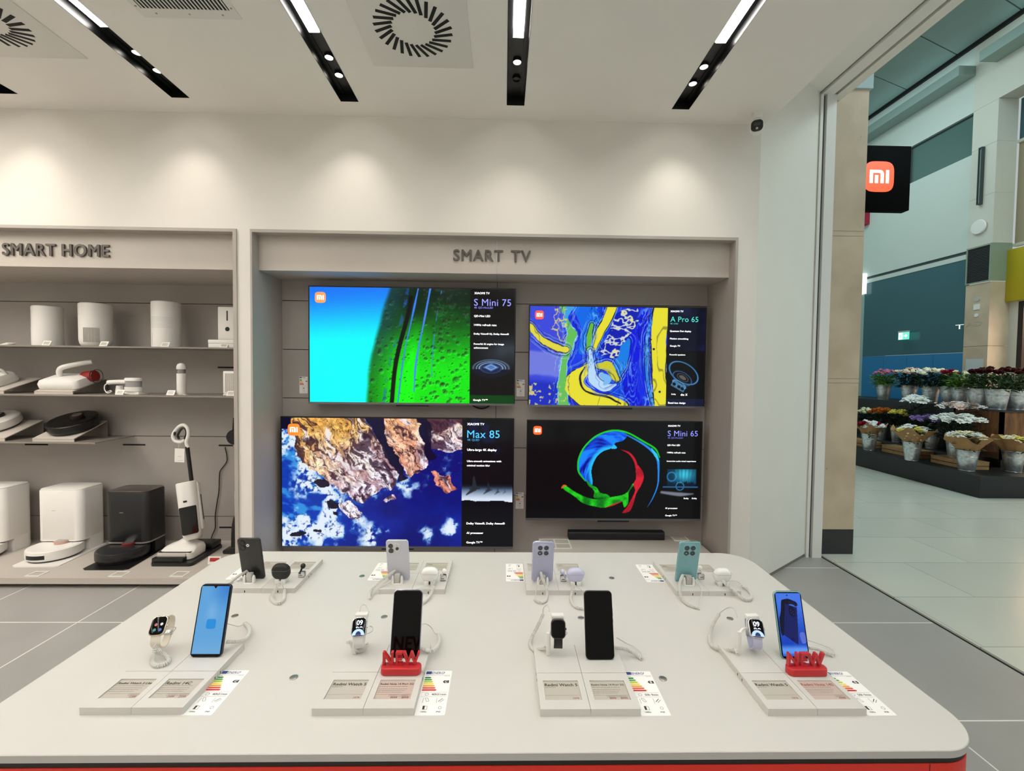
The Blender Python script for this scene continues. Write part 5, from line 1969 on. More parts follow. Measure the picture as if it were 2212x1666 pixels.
yt = YSF + .03
price_tag('price tag before the plain white humidifier', 98, 740, yt, Z1)
price_tag('price tag before the purifier with the ribbed grille', 222, 741, yt, Z1)
price_tag('price tag before the purifier with the perforated band', 355, 742, yt, Z1)
price_tag('price tag before the small flat white box', 482, 743, yt, Z1)
price_tag('price tag before the mattress vacuum cleaner', 129, 846, yt, Z2)
price_tag('price tag before the garment steamer', 257, 846.5, yt, Z2)
price_tag('price tag left of the slim white hand vacuum', 367, 847, yt, Z2)
price_tag('price tag before the ribbed white heater', 497, 849, yt, Z2)


# sloped metal stands
def wedge(label, x0, x1, y0, y1, z, h):
    t = thing('sloped_stand', label, 'stand', (x0, y0, z), 0, 'sloped metal stands on the shelves')
    L_ = math.hypot(y1 - y0, h)
    a = math.atan2(h, y1 - y0)
    b = MB().bbox(0, x1 - x0, 0, L_, 0, .008, .002, T(0, 0, .018) @ RX(a))
    b.box(0, x1 - x0, 0, .006, 0, .022)
    ob('plate', b, m_greylite, t, smooth=False)
    b = MB().box(0, x1 - x0, y1 - y0 - .006, y1 - y0, 0, h + .018)
    ob('rear_leg', b, m_shelf, t, smooth=False)
    return t


ya, yb = YSF + .02, YSF + .33
xa, xb = sx(74, 848, ya), sx(157, 848, ya)
wedge('sloped metal stand under the mattress vacuum cleaner', xa, xb, ya, yb, Z2, .10)
xc = sx(-62, 848, ya)
wedge('sloped metal stand at the left end of the middle shelf', xc, sx(8, 848, ya), ya, yb, Z2, .10)
# mattress vacuum cleaner on its stand
sl_ = math.atan2(.10, yb - ya)
Mv = T((xa + xb) / 2 + .005, ya + .02, Z2 + .028) @ RX(sl_)
t = thing('mattress_vacuum', 'white mattress vacuum cleaner with raised handle and red dust cup on a sloped stand', 'vacuum cleaner', M=Mv)
b = MB().loft([[(x_, y_, z_ + .0) for x_, y_ in rrect(w, d, .04, 6, 0, .115)] for w, d, z_ in ((.30, .20, 0), (.325, .22, .012), (.33, .225, .05), (.31, .20, .075), (.22, .13, .09))])
ob('body', b, m_app, t)
b = MB().tube(catmull([(-.04, .11, .08), (-.03, .10, .13), (.0, .11, .165), (.08, .17, .178), (.15, .22, .183)], 6), .02, 12, rr=None)
ob('handle', b, m_app, t)
b = MB().cyl(.048, 0, .085, 24, T(.10, .17, .060) @ RY(R(80)))
ob('dust_cup', b, mat('red_dust_cup', '#8c1d1a', .25), t)
b = MB().tube([(0, y_, z_) for y_, z_ in circ(.058, 24)], .003, 6, T(.20, .17, .07), closed=True)
ob('clear_cap', b, mat('smoky_clear', '#8a8480', .15, trans=.85), t)
# partial vacuum on the left
t = thing('hand_vacuum', 'rounded white vacuum head on a sloped stand at the left edge, middle shelf', 'vacuum cleaner', M=T(sx(-30, 830, ya + .1), ya + .05, Z2 + .035) @ RX(sl_))
b = MB().loft([[(x_, y_, z_) for x_, y_ in rrect(w, d, .05, 6, 0, .10)] for w, d, z_ in ((.27, .2, 0), (.30, .22, .02), (.30, .22, .06), (.27, .19, .09), (.18, .12, .11))])
ob('body', b, m_appg, t)
b = MB().tube(catmull([(.02, .12, .10), (.04, .12, .13), (.10, .12, .125), (.13, .12, .08)], 6), .012, 10)
ob('hose', b, m_slit, t)
# garment steamer
p = at_y(268, 850, YSF + .10)
t = thing('garment_steamer', 'white garment steamer lying on a small stand on the middle shelf', 'garment steamer', (p.x, YSF + .10, Z2))
b = MB().lathe([(.05, 0), (.066, .004), (.068, .03), (.068, .040)], 32, T(.055, .03, .022), sy=.7)
b.lathe([(.064, .088), (.068, .09), (.068, .108), (.060, .116), (.002, .118)], 32, T(.055, .03, .022), sy=.7)
ob('head', b, m_app, t)
b = MB().lathe([(.062, .040), (.062, .088)], 32, T(.055, .03, .022), sy=.68)
ob('water_tank', b, mat('tank_grey', '#9b9897', .2), t)
b = MB().tube(catmull([(.02, .03, .105), (-.05, .02, .104), (-.115, .01, .100), (-.135, .01, .096)], 6), .019, 12)
ob('handle', b, m_app, t)
b = MB().tube(catmull([(-.13, .01, .095), (-.155, 0, .075), (-.15, -.01, .04), (-.12, -.02, .012), (-.09, -.02, .02), (-.11, .0, .03), (-.14, -.01, .015)], 6), .004, 6)
ob('cord', b, m_app, t)
b = MB().bbox(-.03, .14, -.03, .09, 0, .008, .003)
b.loft([[(x_, y_, z_) for x_, y_ in rrect(.05 * k, .05, .02, 5, -.045, .01)] for z_, k in ((.0, 1.1), (.03, 1), (.065, .7), (.072, .5))])
b.bbox(.0, .12, 0, .07, .008, .022, .004)
ob('stand', b, m_app, t)
# slim hand vacuum
p = at_y(392.5, 850, YSF + .10)
t = thing('hand_vacuum', 'slim upright white hand vacuum with a clear collar and domed cap', 'vacuum cleaner', (p.x, YSF + .10, Z2))
b = MB().lathe([(.030, 0), (.034, .003), (.034, .178), (.032, .180)], 28)
ob('body', b, m_app, t)
b = MB().lathe([(.026, .180), (.028, .182), (.028, .214)], 28)
ob('clear_collar', b, mat('clear_grey', '#8e8b8a', .1, metal=.3), t)
b = MB().lathe([(.033, .214), (.035, .218), (.034, .240), (.026, .258), (.012, .266), (.001, .267)], 28)
ob('cap', b, m_app, t)
b = MB().bbox(-.05, .045, -.02, .03, 0, .006, .002)
ob('foot', b, m_app, t)
# heater
x0 = sx(481, 830, YSF + .12)
t = thing('heater', 'small white heater with vertical ribs at the right end of the middle shelf', 'heater', (x0, YSF + .12, Z2))
b = MB().bbox(0, .15, 0, .09, .012, .205, .008).bbox(.008, .142, -.012, .1, 0, .012, .003)
ob('body', b, m_app, t)
b = MB().box(.018, .132, -.0015, .001, .03, .185)
ob('grille_well', b, m_grille, t, smooth=False)
b = MB()
for k in range(11):
    b.box(.02 + k * .0105, .025 + k * .0105, -.004, .001, .03, .185)
ob('rib', b, m_app, t, smooth=False)


# robot vacuums
def robot(label, M, m_body, m_top, tower, r_=.175, lidar=True, window=True, h=.088):
    t = thing('robot_vacuum', label, 'robot vacuum', group='robot vacuum cleaners', M=M)
    b = MB().lathe([(r_ * .93, .010), (r_ * .985, .018), (r_, .03), (r_, h - .016), (r_ * .985, h - .004), (r_ * .955, h), (.001, h)], 56)
    ob('body', b, m_body, t)
    b = MB().lathe([(r_ * .90, 0), (r_ * .90, .012)], 40)
    ob('underside', b, m_darkp, t)
    b = MB().lathe([(r_ * .90, h), (r_ * .90, h + .0015), (.001, h + .002)], 56)
    l = ob('lid', b, m_top, t)
    if lidar:
        b = MB().lathe([(.046, h), (.046, h + .022), (.040, h + .026), (.001, h + .026)], 32, T(.02, .03, 0))
        g = ob('sensor_turret', b, tower, t)
        b = MB().lathe([(.034, h + .0262), (.034, h + .0275), (.001, h + .0275)], 32, T(.02, .03, 0))
        ob('turret_cap', b, m_steel, g)
    if window:
        b = MB()
        P = []
        for a in range(-24, 25, 6):
            P.append((r_ * 1.004 * math.sin(R(a)), -r_ * 1.004 * math.cos(R(a))))
        b.loft([[(x_, y_, .030) for x_, y_ in P] + [(x_ * .97, y_ * .97, .030) for x_, y_ in P[::-1]], [(x_, y_, .062) for x_, y_ in P] + [(x_ * .97, y_ * .97, .062) for x_, y_ in P[::-1]]])
        ob('sensor_window', b, m_darkp, t)
    return t


m_rose = mat('rose_turret', '#c9a99a', .3, metal=.4)
m_rdark = mat('charcoal_robot', '#1b1c1e', .35)
m_rdark2 = mat('charcoal_lid', '#26282a', .3)
xa, xb = sx(70, 955, ya), sx(160, 955, ya)
wedge('sloped metal stand under the black robot vacuum of the bottom shelf', xa, xb, ya, yb, Z3, .115)
s3 = math.atan2(.115, yb - ya)
robot('black robot vacuum tilted on a sloped stand on the bottom shelf', T((xa + xb) / 2 + .012, ya + .178, Z3 + .095) @ RX(s3), mat('black_robot', '#0d0c0c', .3), mat('black_robot_lid', '#100f0f', .25), mat('turret_maroon', '#2a1413', .4), .172, True, False, .08)
wedge('sloped metal stand at the left end of the bottom shelf', sx(-75, 955, ya), sx(10, 955, ya), ya, yb, Z3, .115)
robot('white robot vacuum tilted on a sloped stand, cut off by the left edge', T(sx(-32, 955, ya + .1), ya + .178, Z3 + .095) @ RX(s3), m_appg, m_app, m_darkp, .172, True, False, .08)


# docking stations
def dock(label, x0, x1, yf, yb_, zt, mb_, mtop, mtrim, zb=.185):
    t = thing('docking_station', label, 'docking station', ((x0 + x1) / 2, yf, ZPL), 0, 'docking stations on the plinth')
    cx, d = (x0 + x1) / 2, yb_ - yf
    w = x1 - x0
    H_ = zt - ZPL
    b = MB()
    q = [(x_, y_) for x_, y_ in rrect(w, d, .06, 8, 0, d / 2)]
    zb_ = zb - ZPL
    b.loft([[(x_, y_, z) for x_, y_ in rrect(w - i, d - i, .055, 8, 0, d / 2)] for z, i in ((zb_, .006), (zb_ + .004, 0), (H_ - .006, 0), (H_ - .002, .004))])
    ob('tank_body', b, mb_, t)
    fp = []
    for x_, y_ in rrect(w, d, .055, 8, 0, d / 2):
        q_ = (x_, max(y_, d * .36))
        if not fp or fp[-1] != q_:
            fp.append(q_)
    b = MB().prism(fp, 0, zb_ + .003)
    ob('foot', b, mb_, t)
    b = MB().loft([[(x_, y_, z) for x_, y_ in rrect(w - i, d - i, .05, 8, 0, d / 2)] for z, i in ((H_ - .004, .016), (H_ + .006, .012), (H_ + .009, .018))])
    ob('lid', b, mtop, t)
    b = MB().loft([[(x_, y_, z) for x_, y_ in rrect(w + .001, d + .001, .055, 8, 0, d / 2)] for z in (zb_, zb_ + .012)])
    ob('lower_band', b, mtrim, t)
    b = MB().box(-.05, -.02, -.0012, .001, H_ * .68, H_ * .68 + .004)
    ob('mark', b, mtrim if mtrim is not mb_ else m_slit, t, smooth=False)
    return t


def mat_pad(label, pts, m_):
    b = MB().prism(pts, 0, .006)
    tag(ob('floor_mat', b, m_, None, T(0, 0, ZPL)), label, 'mat')


m_char = mat('charcoal_dock', '#17181a', .4)
m_brz = mat('bronze_grey_lid', '#5b5450', .35, metal=.4)
m_chr = mat('satin_trim', '#b9b5b0', .3, metal=.8)
dock('white docking station in the middle of the three on the plinth', -3.885, -3.525, 3.735, 3.985, .612, m_app, m_app, m_app)
dock('black docking station with a silver lower band', -3.287, -2.937, 3.69, 3.92, .611, m_char, m_brz, m_chr)
dock('white docking station cut off by the left edge of the picture', -4.50, -4.125, 3.70, 3.95, .627, m_app, m_app, m_app)
mat_pad('white mat under the white robot vacuum', [(-3.83, 3.50), (-3.80, 3.478), (-3.50, 3.485), (-3.47, 3.50), (-3.50, 3.95), (-3.86, 3.95)], m_app)
mat_pad('black mat under the charcoal robot vacuum', [(-3.24, 3.45), (-3.21, 3.43), (-2.92, 3.432), (-2.89, 3.45), (-2.93, 3.90), (-3.26, 3.90)], m_darkp)
robot('white robot vacuum with a rose turret docked on the plinth', T(-3.685, 3.69, ZPL + .008), m_app, m_app, m_rose, .176)
robot('charcoal robot vacuum docked at the black station', T(-3.105, 3.655, ZPL + .008), m_rdark, m_rdark2, mat('maroon_turret', '#6b2320', .35), .176)
robot('white robot vacuum docked at the leftmost station', T(-4.30, 3.66, ZPL + .008), m_app, m_app, m_rose, .176)

# upright floor washer on its tray
pb = Vector((-2.60, 3.70, ZPL))
t = thing('floor_washer', 'white and black upright floor washer with a ring handle, parked on its tray', 'floor washer', tuple(pb))
Mw = T(*(-pb))


def vp(px, py, Y=3.70):
    return at_y(px, py, Y)


lo, hi = vp(417, 1165, 3.66), vp(402, 1042, 3.74)
ax = (hi - lo)
ln = ax.length
zq = ax.normalized()
xq = Vector((1, 0, 0))
xq = (xq - zq * xq.dot(zq)).normalized()
yq = zq.cross(xq)
Ma = Mw @ Matrix(((xq.x, yq.x, zq.x, lo.x), (xq.y, yq.y, zq.y, lo.y), (xq.z, yq.z, zq.z, lo.z), (0, 0, 0, 1))) @ RZ(R(28))
b = MB().loft([[(x_, y_, z) for x_, y_ in rrect(.145 * k, .13 * k, .06 * k, 8)] for z, k in ((0, .62), (.02, .85), (.06, .93), (ln * .55, .98), (ln - .02, 1), (ln - .004, .98), (ln, .92))], M=Ma)
b.bbox(.02, .085, -.02, .10, .06, ln - .005, .02, Ma)
ob('body', b, m_app, t)
b = MB().lathe([(.056, ln), (.056, ln + .002), (.001, ln + .002)], 28, Ma)
ob('display_cap', b, m_darkp, t)
b = MB().loft([[(x_, y_ - .0, z) for x_, y_ in rrect(.118 * k, .02, .008, 4, -.004, -.060)] for z, k in ((.045, .8), (.055, .95), (.26, 1), (.268, .95))], M=Ma)
ob('dirty_water_tank', b, mat('smoked_tank', '#141414', .12), t)
b = MB().bbox(-.028, -.002, -.0665, -.062, .305, .320, .003, Ma)
ob('release_button', b, m_darkp, t)
b = MB().bbox(.083, .088, -.0, .06, .14, ln - .12, .002, Ma)
ob('side_vent', b, m_darkp, t)
p0, p1 = vp(414, 1040, 3.78), vp(404.5, 965, 3.80)
b = MB().tube([p0, p1], .0155, 14, Mw)
ob('tube', b, m_darkp, t)
hp = [(406, 967), (403, 955), (407, 940), (405, 925), (397, 918.5), (387, 922), (377, 934), (374, 944), (379, 953), (390, 955), (400, 951)]
P = catmull([vp(x_, y_, 3.80) for x_, y_ in hp], 6)
b = MB().tube(P, .015, 12, Mw)
ob('ring_handle', b, m_app, t)
hp2 = [(399, 948), (403, 936), (401, 927), (395, 925), (388, 932), (384, 942), (387, 949)]
P = catmull([vp(x_, y_, 3.795) for x_, y_ in hp2], 6)
b = MB().tube(P, .009, 10, Mw)
ob('grip', b, m_darkp, t)
b = MB().lathe([(.012, 0), (.012, .004), (.001, .004)], 16, Mw @ T(*vp(378, 937, 3.783)) @ RX(PI / 2), sx=.9, sy=1.4)
ob('trigger', b, m_darkp, t)
# brush head
hd = T(-2.625, 3.56, ZPL + .03)
b = MB().loft([[(x_, y_, z) for x_, y_ in rrect(w, d, .04, 6, 0, c)] for z, w, d, c in ((0, .27, .20, .10), (.05, .275, .20, .10), (.075, .25, .15, .12), (.095, .14, .09, .14), (.115, .08, .07, .15))], M=Mw @ hd)
ob('brush_head', b, m_app, t)
b = MB().bbox(-.145, .10, -.045, .02, -.012, .028, .006, Mw @ hd).bbox(-.13, .125, .005, .075, .051, .058, .004, Mw @ hd)
ob('roller_cover', b, m_darkp, t)
b = MB().cyl(.024, -.12, .105, 20, Mw @ hd @ T(-.01, .012, .03) @ RY(PI / 2))
ob('roller', b, mat('roller_grey', '#b3aea6', .8), t)
t = thing('charging_tray', 'black charging tray under the upright floor washer', 'tray', (-2.61, 3.70, ZPL))
b = MB().loft([[(x_ + sk, y_, z) for x_, y_ in rrect(w, .40, .03, 6)] for z, w, sk in ((0, .33, 0), (.022, .33, 0), (.026, .32, 0))])
b.bbox(-.05, .15, .08, .20, .02, .075, .012)
ob('base', b, m_darkp, t)
t = thing('hang_tag', 'white paper tag hanging from the floor washer handle', 'tag', tuple(vp(388, 984, 3.775)))
b = MB().box(-.041, .041, -.001, .001, -.058, .058, RY(R(2)))
ob('card', b, mat('tag_paper', '#e6e3de', .7), t, smooth=False)
b = MB()
dashes(b, -.015, -.01, .03, .004, 3, T(0, -.0015, 0) @ UP, 0)
dashes(b, -.015, -.045, .04, .003, 4, T(0, -.0015, 0) @ UP, 0)
ob('print', b, m_inkm, t, smooth=False)
b = MB().tube([(-.01, 0, .055), (-.008, 0, .075), (.02, .015, .135)], .001, 5)
b.tube([(-.01, 0, .055), (-.008, 0, .075), (-.018, .015, .125)], .001, 5)
ob('string', b, mat('tag_paper', '#e6e3de', .7), t)
# black cord down the back panel, and two things half hidden by the frame
P = catmull([at_y(x_, y_, YS - .012) for x_, y_ in ((486, 966), (490, 985), (489, 999), (476, 1017), (474, 1030), (473, 1060), (469, 1085), (465, 1115), (465, 1140), (459, 1155), (455, 1167))], 6)
b = MB().tube(P, .0045, 8)
tag(ob('power_cord', b, m_darkp), 'black power cord running down the grey panel beside the floor washer', 'cord')
p = at_y(504, 945, YS - .10)
t = thing('wall_cone', 'round black cone fixed to the panel, half hidden by the bay frame', 'fixture', (p.x, YS - .10, p.z))  # black speaker-like cone, not a light source
b = MB().lathe([(.062, 0), (.066, .006), (.062, .03), (.04, .055), (.02, .07), (.001, .072)], 32, RX(PI / 2) @ RX(PI) @ RY(R(0)))
ob('cone', b, mat('black_glossy', '#121110', .25), t)
b = MB().tube([(-.018, .03, .03), (-.008, .03, .17)], .010, 10)
b.cyl(.02, .03, .10, 16, RX(-PI / 2))
ob('arm', b, m_darkp, t)
p = at_z(503, 1193, ZPL)
t = thing('stick_vacuum', 'stick vacuum with a black foot standing behind the bay frame edge', 'vacuum cleaner', (p.x + .03, p.y, ZPL))
b = MB().tube(catmull([(-.02, 0, .05), (-.015, 0, .2), (.0, 0, .3)], 5), .022, 10)
b.bbox(-.09, .08, -.05, .05, 0, .035, .012)
ob('foot', b, m_darkp, t)
b = MB().tube(catmull([(.0, 0, .28), (.0, 0, .4), (.0, 0, .52), (.012, 0, .56), (.04, 0, .57)], 5), .010, 10)
b.tube([(.012, 0, .26), (.012, 0, .46)], .015, 10)
ob('tube', b, m_app, t)
# tags lying on the plinth
g3 = 'price tags lying flat on the plinth'
price_tag('flat price tag before the white docked robot vacuum', 67, 1246, 0, ZPL, .105, .085, flat=True, rot=R(0), group=g3)
price_tag('flat price tag before the charcoal docked robot vacuum', 248, 1246.5, 0, ZPL, .105, .085, flat=True, rot=R(0), group=g3)
price_tag('flat price tag before the upright floor washer', 380, 1246.5, 0, ZPL, .105, .085, flat=True, rot=R(0), group=g3)
p = at_z(462, 1219, ZPL)
t = thing('promo_card', 'red and white price card standing on the plinth by the table corner', 'card', (p.x, p.y, ZPL))
b = MB().box(-.05, .05, 0, .003, .0, .06, RX(R(-10)))
ob('card', b, m_wp, t, smooth=False)
b = MB().box(-.035, .04, -.002, -.0005, .02, .048, RX(R(-10)))
ob('red_print', b, mat('promo_red', '#b02a24', .5), t, smooth=False)
# tags and labels in the television bay
price_tag('single framed price tag right of the soundbar', 1474, 1169, 0, PZ, .13, .13, flat=True, group='price tags on the podium')
t4 = price_tag('framed set of four price tags left of the soundbar behind the lilac phone', 1202, 1186, 0, PZ, .25, .20, flat=True, group='price tags on the podium', cells=4)
for px, py, lab in ((656, 832, 'energy label on the panel left of the green leaf television'), (1124.5, 838.5, 'energy label on the panel between the two upper televisions'), (1122.5, 1081.5, 'energy label on the panel between the two lower televisions')):
    p = at_y(px, py, YP)
    energy_label(lab, T(p.x - .034, YP - .0012, p.z - .070) @ UP, .068, .140, 'F', '', 'energy labels in the television bay', tv=True)
p = [at_y(x_, y_, YP - .03) for x_, y_ in ((1020, 875), (1028, 880), (1040, 883), (1052, 880), (1058, 875))]
tag(ob('hdmi_cable'.replace('hdmi', 'video'), MB().tube(catmull(p, 6), .006, 8), m_darkp), 'short black cable looping below the green leaf television', 'cable')
# ================================================================== on the ceiling
m_chan = mat('black_channel', '#050506', .38)
m_led = mat('led_strip', '#ffffff', .5, emit=(1., .965, .915), es=28.)
m_bulb = mat('spot_bulb', '#ffffff', .5, emit=(1., .93, .82), es=30.)
m_bulb_off = mat('spot_off', '#050506', .3)
names = ['linear ceiling light beyond the left edge of the picture, over the far appliances', 'linear ceiling light just beyond the left edge of the picture', 'linear ceiling light with only a short black end in view at the left edge', 'linear ceiling light reaching over the white appliances, second from the left edge', 'linear ceiling light left of the round air diffuser above the televisions',
         'linear ceiling light pointing straight ahead with a single lit spot', 'linear ceiling light nearest the shopfront']
for i, x in enumerate(SLOTX):
    t = thing('linear_ceiling_light', names[i], 'ceiling light', (x, 0, ZC), 0, 'black linear lights in the ceiling')
    b = MB()
    zt_ = .075
    b.box(-.0615, -.059, SLY0, SLY1, .0, zt_).box(.059, .0615, SLY0, SLY1, .0, zt_)
    b.box(-.06, .06, SLY1 - .002, SLY1 + .001, .0, zt_).box(-.06, .06, SLY0 - .001, SLY0 + .002, .0, zt_)
    b.box(-.063, .063, SLY0, SLY1 + .003, zt_, zt_ + .003)
    b.box(-.06, -.034, SLY0, SLY1, .050, zt_).box(.034, .06, SLY0, SLY1, .050, zt_)
    b.box(-.034, .034, 2.56, SLY1, .058, zt_)
    ob('channel', b, m_chan, t, smooth=False)
    b = MB().box(-.029, .029, SLY0, 2.558, .040, .050)
    ob('diffuser_strip', b, m_led, t, smooth=False)
    for y in (2.765, 2.925):
        off = i == 5 and y > 2.9
        b = MB().lathe([(.026, .0585), (.026, .044), (.0235, .044), (.0235, .0575)], 20, T(0, y, 0))
        k = ob('spot', b, m_chan, t)
        b = MB().disc(.0235, .050, 20, T(0, y, 0))
        ob('bulb', b, m_bulb_off if off else m_bulb, k)
        if not off or True:
            if off:
                continue
            ld = bpy.data.lights.new('spot_lamp', 'SPOT')
            ld.energy = 19 if y > 2.9 else 16
            ld.color = (1., .92, .82)
            ld.spot_blend = 1.
            ld.shadow_soft_size = .04
            lo_ = bpy.data.objects.new('spot_lamp', ld)
            COL.objects.link(lo_)
            if y > 2.9:
                ld.spot_size = R(74)
                dirv = Vector(((-.04 if i < 5 else .04), math.sin(R(19)), -math.cos(R(19))))
            else:
                ld.spot_size = R(70)
                dirv = Vector((0, -.35, -1))
            lo_.rotation_euler = dirv.to_track_quat('-Z', 'Y').to_euler()
            lo_.location = (x, y, ZC + .04)
# middle light throws its wall scallop from the first spot
ld = bpy.data.lights.new('spot_lamp', 'SPOT')
ld.energy = 17
ld.color = (1., .92, .82)
ld.spot_blend = 1.
ld.spot_size = R(74)
ld.shadow_soft_size = .02
lo_ = bpy.data.objects.new('spot_lamp', ld)
COL.objects.link(lo_)
lo_.rotation_euler = Vector((0, math.sin(R(22)), -math.cos(R(22)))).to_track_quat('-Z', 'Y').to_euler()
lo_.location = (SLOTX[5], 2.765, ZC + .04)

# round swirl diffusers
m_dif = mat('diffuser_white', '#e2dfd8', .6)
first = None
for k, (x, lab) in enumerate(((-.506, 'square ceiling air diffuser with a ring of black swirl slots above the televisions'), (-2.80, 'square ceiling air diffuser with swirl slots cut off by the left edge'))):
    M = T(x, 2.458, ZC)
    if first is None:
        first = thing('air_diffuser', lab, 'air vent', M=M, group='swirl air diffusers in the ceiling')
        b = MB().bbox(-.30, .30, -.30, .30, -.004, 0, .0015)
        ob('plate', b, m_dif, first)
        b = MB()
        N = 26
        for j in range(N):
            a = 2 * PI * j / N
            Mj = RZ(a) @ T(.160, 0, 0) @ RZ(R(-24))
            b.box(-.052, .052, -.0092, .0092, -.0052, -.0039, Mj)
        ob('slot', b, m_blackgap, first, smooth=False)
        b = MB().lathe([(.004, -.004), (.004, -.006), (.001, -.006)], 12)
        ob('screw', b, m_dif, first)
    else:
        dup(first, M, lab, 'swirl air diffusers in the ceiling')
t = thing('ceiling_grille', 'rectangular ceiling grille of narrow black slots at the upper edge', 'air vent', (-1.65, 2.15, ZC))
b = MB()
b.box(-.255, .255, .215, .275, -.004, 0).box(-.255, .255, -.275, -.215, -.004, 0).box(-.255, -.225, -.215, .215, -.004, 0).box(.225, .255, -.215, .215, -.004, 0)
ob('surround', b, m_dif, t, smooth=False)
b = MB().box(-.225, .225, -.215, .215, -.0012, 0)
ob('duct', b, m_blackgap, t, smooth=False)
b = MB()
for k in range(23):
    xx = -.2145 + k * .0195
    b.box(xx - .0035, xx + .0035, -.215, .215, -.004, -.001)
ob('louvre', b, m_dif, t, smooth=False)
b = MB()
for xx, yy in ((-.17, .245), (0, .245), (.17, .245), (-.24, .20), (.24, .20)):
    b.lathe([(.005, -.004), (.005, -.0055), (.001, -.0055)], 10, T(xx, yy, 0))
ob('screw', b, mat('screw_grey', '#9a968f', .4, metal=.5), t)

# surveillance camera in the corner
p = at_y(1638, 277, 3.15)
t = thing('security_camera', 'small white security camera with a black face in the ceiling corner', 'camera', (p.x - .012, 3.15, ZC - .022))
b = MB().lathe([(.035, .022), (.035, -.012), (.028, -.02), (.001, -.02)], 24)
b.tube([(0, .0, -.015), (0, .01, -.045)], .012, 10)
ob('mount', b, m_white, t)
b = MB()
prof = rrect(.080, .084, .030, 6)
b.loft([[(x_ * k, y_, z_ * k + zo) for x_, z_ in prof] for y_, k, zo in ((-.055, .9, -.092), (-.05, 1, -.091), (.03, 1, -.078), (.06, .85, -.072))], M=RZ(R(-27)))
ob('housing', b, m_white, t)
b = MB().loft([[(x_ * k, y_, z_ * k - .092) for x_, z_ in prof] for y_, k in ((-.054, .93), (-.058, .93), (-.06, .85))], M=RZ(R(-27)))
f = ob('face', b, m_darkp, t)
b = MB().prism(rrect(.040, .022, .003, 3, 0, -.084), .0605, .0612, RZ(R(-27)) @ UP)
ob('lens_window', b, mat('lens_grey', '#3c3f42', .15), f)
b = MB().prism(circ(.008, 14, 0, -.112), .0605, .0612, RZ(R(-27)) @ UP)
ob('sensor', b, mat('sensor_pale', '#b8b8b4', .3), f)

# ================================================================== the mall
m_signblk = mat('sign_black', '#010102', .6, spec=.04)
c_ = at_y(1898.5, 382, 4.6)
t = thing('projecting_sign', 'square black projecting sign with a glowing orange badge beside the stone pillar', 'sign', (c_.x, 4.6, c_.z))
R_ = at_y(1966.5, 385, 4.6).x - c_.x
ht, hb = at_y(1930, 315, 4.6).z - c_.z, at_y(1930, 454, 4.6).z - c_.z
b = MB().bbox(-R_, R_, 0, .09, hb, ht, .003)
ob('box', b, m_signblk, t)
mi_badge(t, T(0, -.001, 0) @ UP, .312, orange='#ff5126')
b = MB().box(PX1 - c_.x, -R_ + .01, .03, .06, -.12, -.08).box(PX1 - c_.x, -R_ + .01, .03, .06, .10, .14)
ob('bracket', b, m_signblk, t, smooth=False)
p = at_x(1868.5, 470, 8.5)
t = MB().box(8.5, 8.6, p.y - .02, p.y + .35, p.z - .16, p.z + .14)
tag(ob('crimson_sign', t, mat('crimson', '#9c1238', .5), smooth=False), 'small crimson sign just peeping out beside the pillar below the black sign', 'sign')
p = at_x(1862, 613, 8.5)
t = MB().box(8.5, 8.6, p.y - .02, p.y + .3, p.z - .24, p.z + .24)
tag(ob('light_box', t, mat('white_lightbox', '#ffffff', .5, emit='#eefaf8', es=1.), smooth=False), 'bright white light box peeping out beside the pillar', 'sign')
# pier fittings
t = thing('wall_sconce', 'tall narrow wall light with a dark frame on the cream pier', 'wall light', (XF, 7.96, 5.27))
b = MB().box(-.06, 0, -.03, -.018, -.51, .51).box(-.06, 0, .018, .03, -.51, .51).box(-.06, 0, -.018, .018, .49, .51).box(-.06, 0, -.018, .018, -.51, -.49)
ob('frame', b, mat('sconce_dark', '#33403f', .5), t, smooth=False)
b = MB().box(-.04, 0, -.018, .018, -.49, .49)
ob('diffuser', b, mat('sconce_glass', '#93a39f', .3), t, smooth=False)
b = MB().lathe([(.10, 0), (.125, .012), (.13, .03), (.12, .045), (.001, .05)], 32, T(XF, 7.96, 4.36) @ RY(-PI / 2))
tag(ob('access_point', b, m_white), 'rounded white disc shaped access point on the cream pier', 'access point')
t = thing('vent_louvre', 'dark louvred ventilation box above the stone foot of the pier', 'air vent', (XF, 7.95, 3.68))
b = MB().box(-.02, .0, -.205, .21, -.33, -.31).box(-.02, 0, -.205, .21, .31, .335).box(-.02, 0, -.205, -.19, -.31, .31).box(-.02, 0, .19, .21, -.31, .31)
b.box(-.02, .36, -.215, -.205, -.33, .335)
ob('frame', b, mat('vent_frame_grey', '#8b9a86', .5), t, smooth=False)
b = MB()
for k in range(22):
    z = -.31 + k * .0282
    b.add([(-.012, -.19, z), (-.012, .19, z), (-.002, .19, z + .026), (-.002, -.19, z + .026)], [(3, 2, 1, 0)])
ob('slat', b, mat('slat_black', '#16191a', .6), t, smooth=False)
b = MB().box(-.003, .0, -.19, .19, -.31, .31)
ob('duct', b, m_blackgap, t, smooth=False)
t = thing('shop_sign', 'plain yellow sign board over the lit shop door', 'sign', (8.93, 6.6, 3.43))
b = MB().bbox(-.06, .03, -1.1, 1.14, -.45, .46, .006)
ob('board', b, mat('sign_yellow', '#b7a414', .5), t)
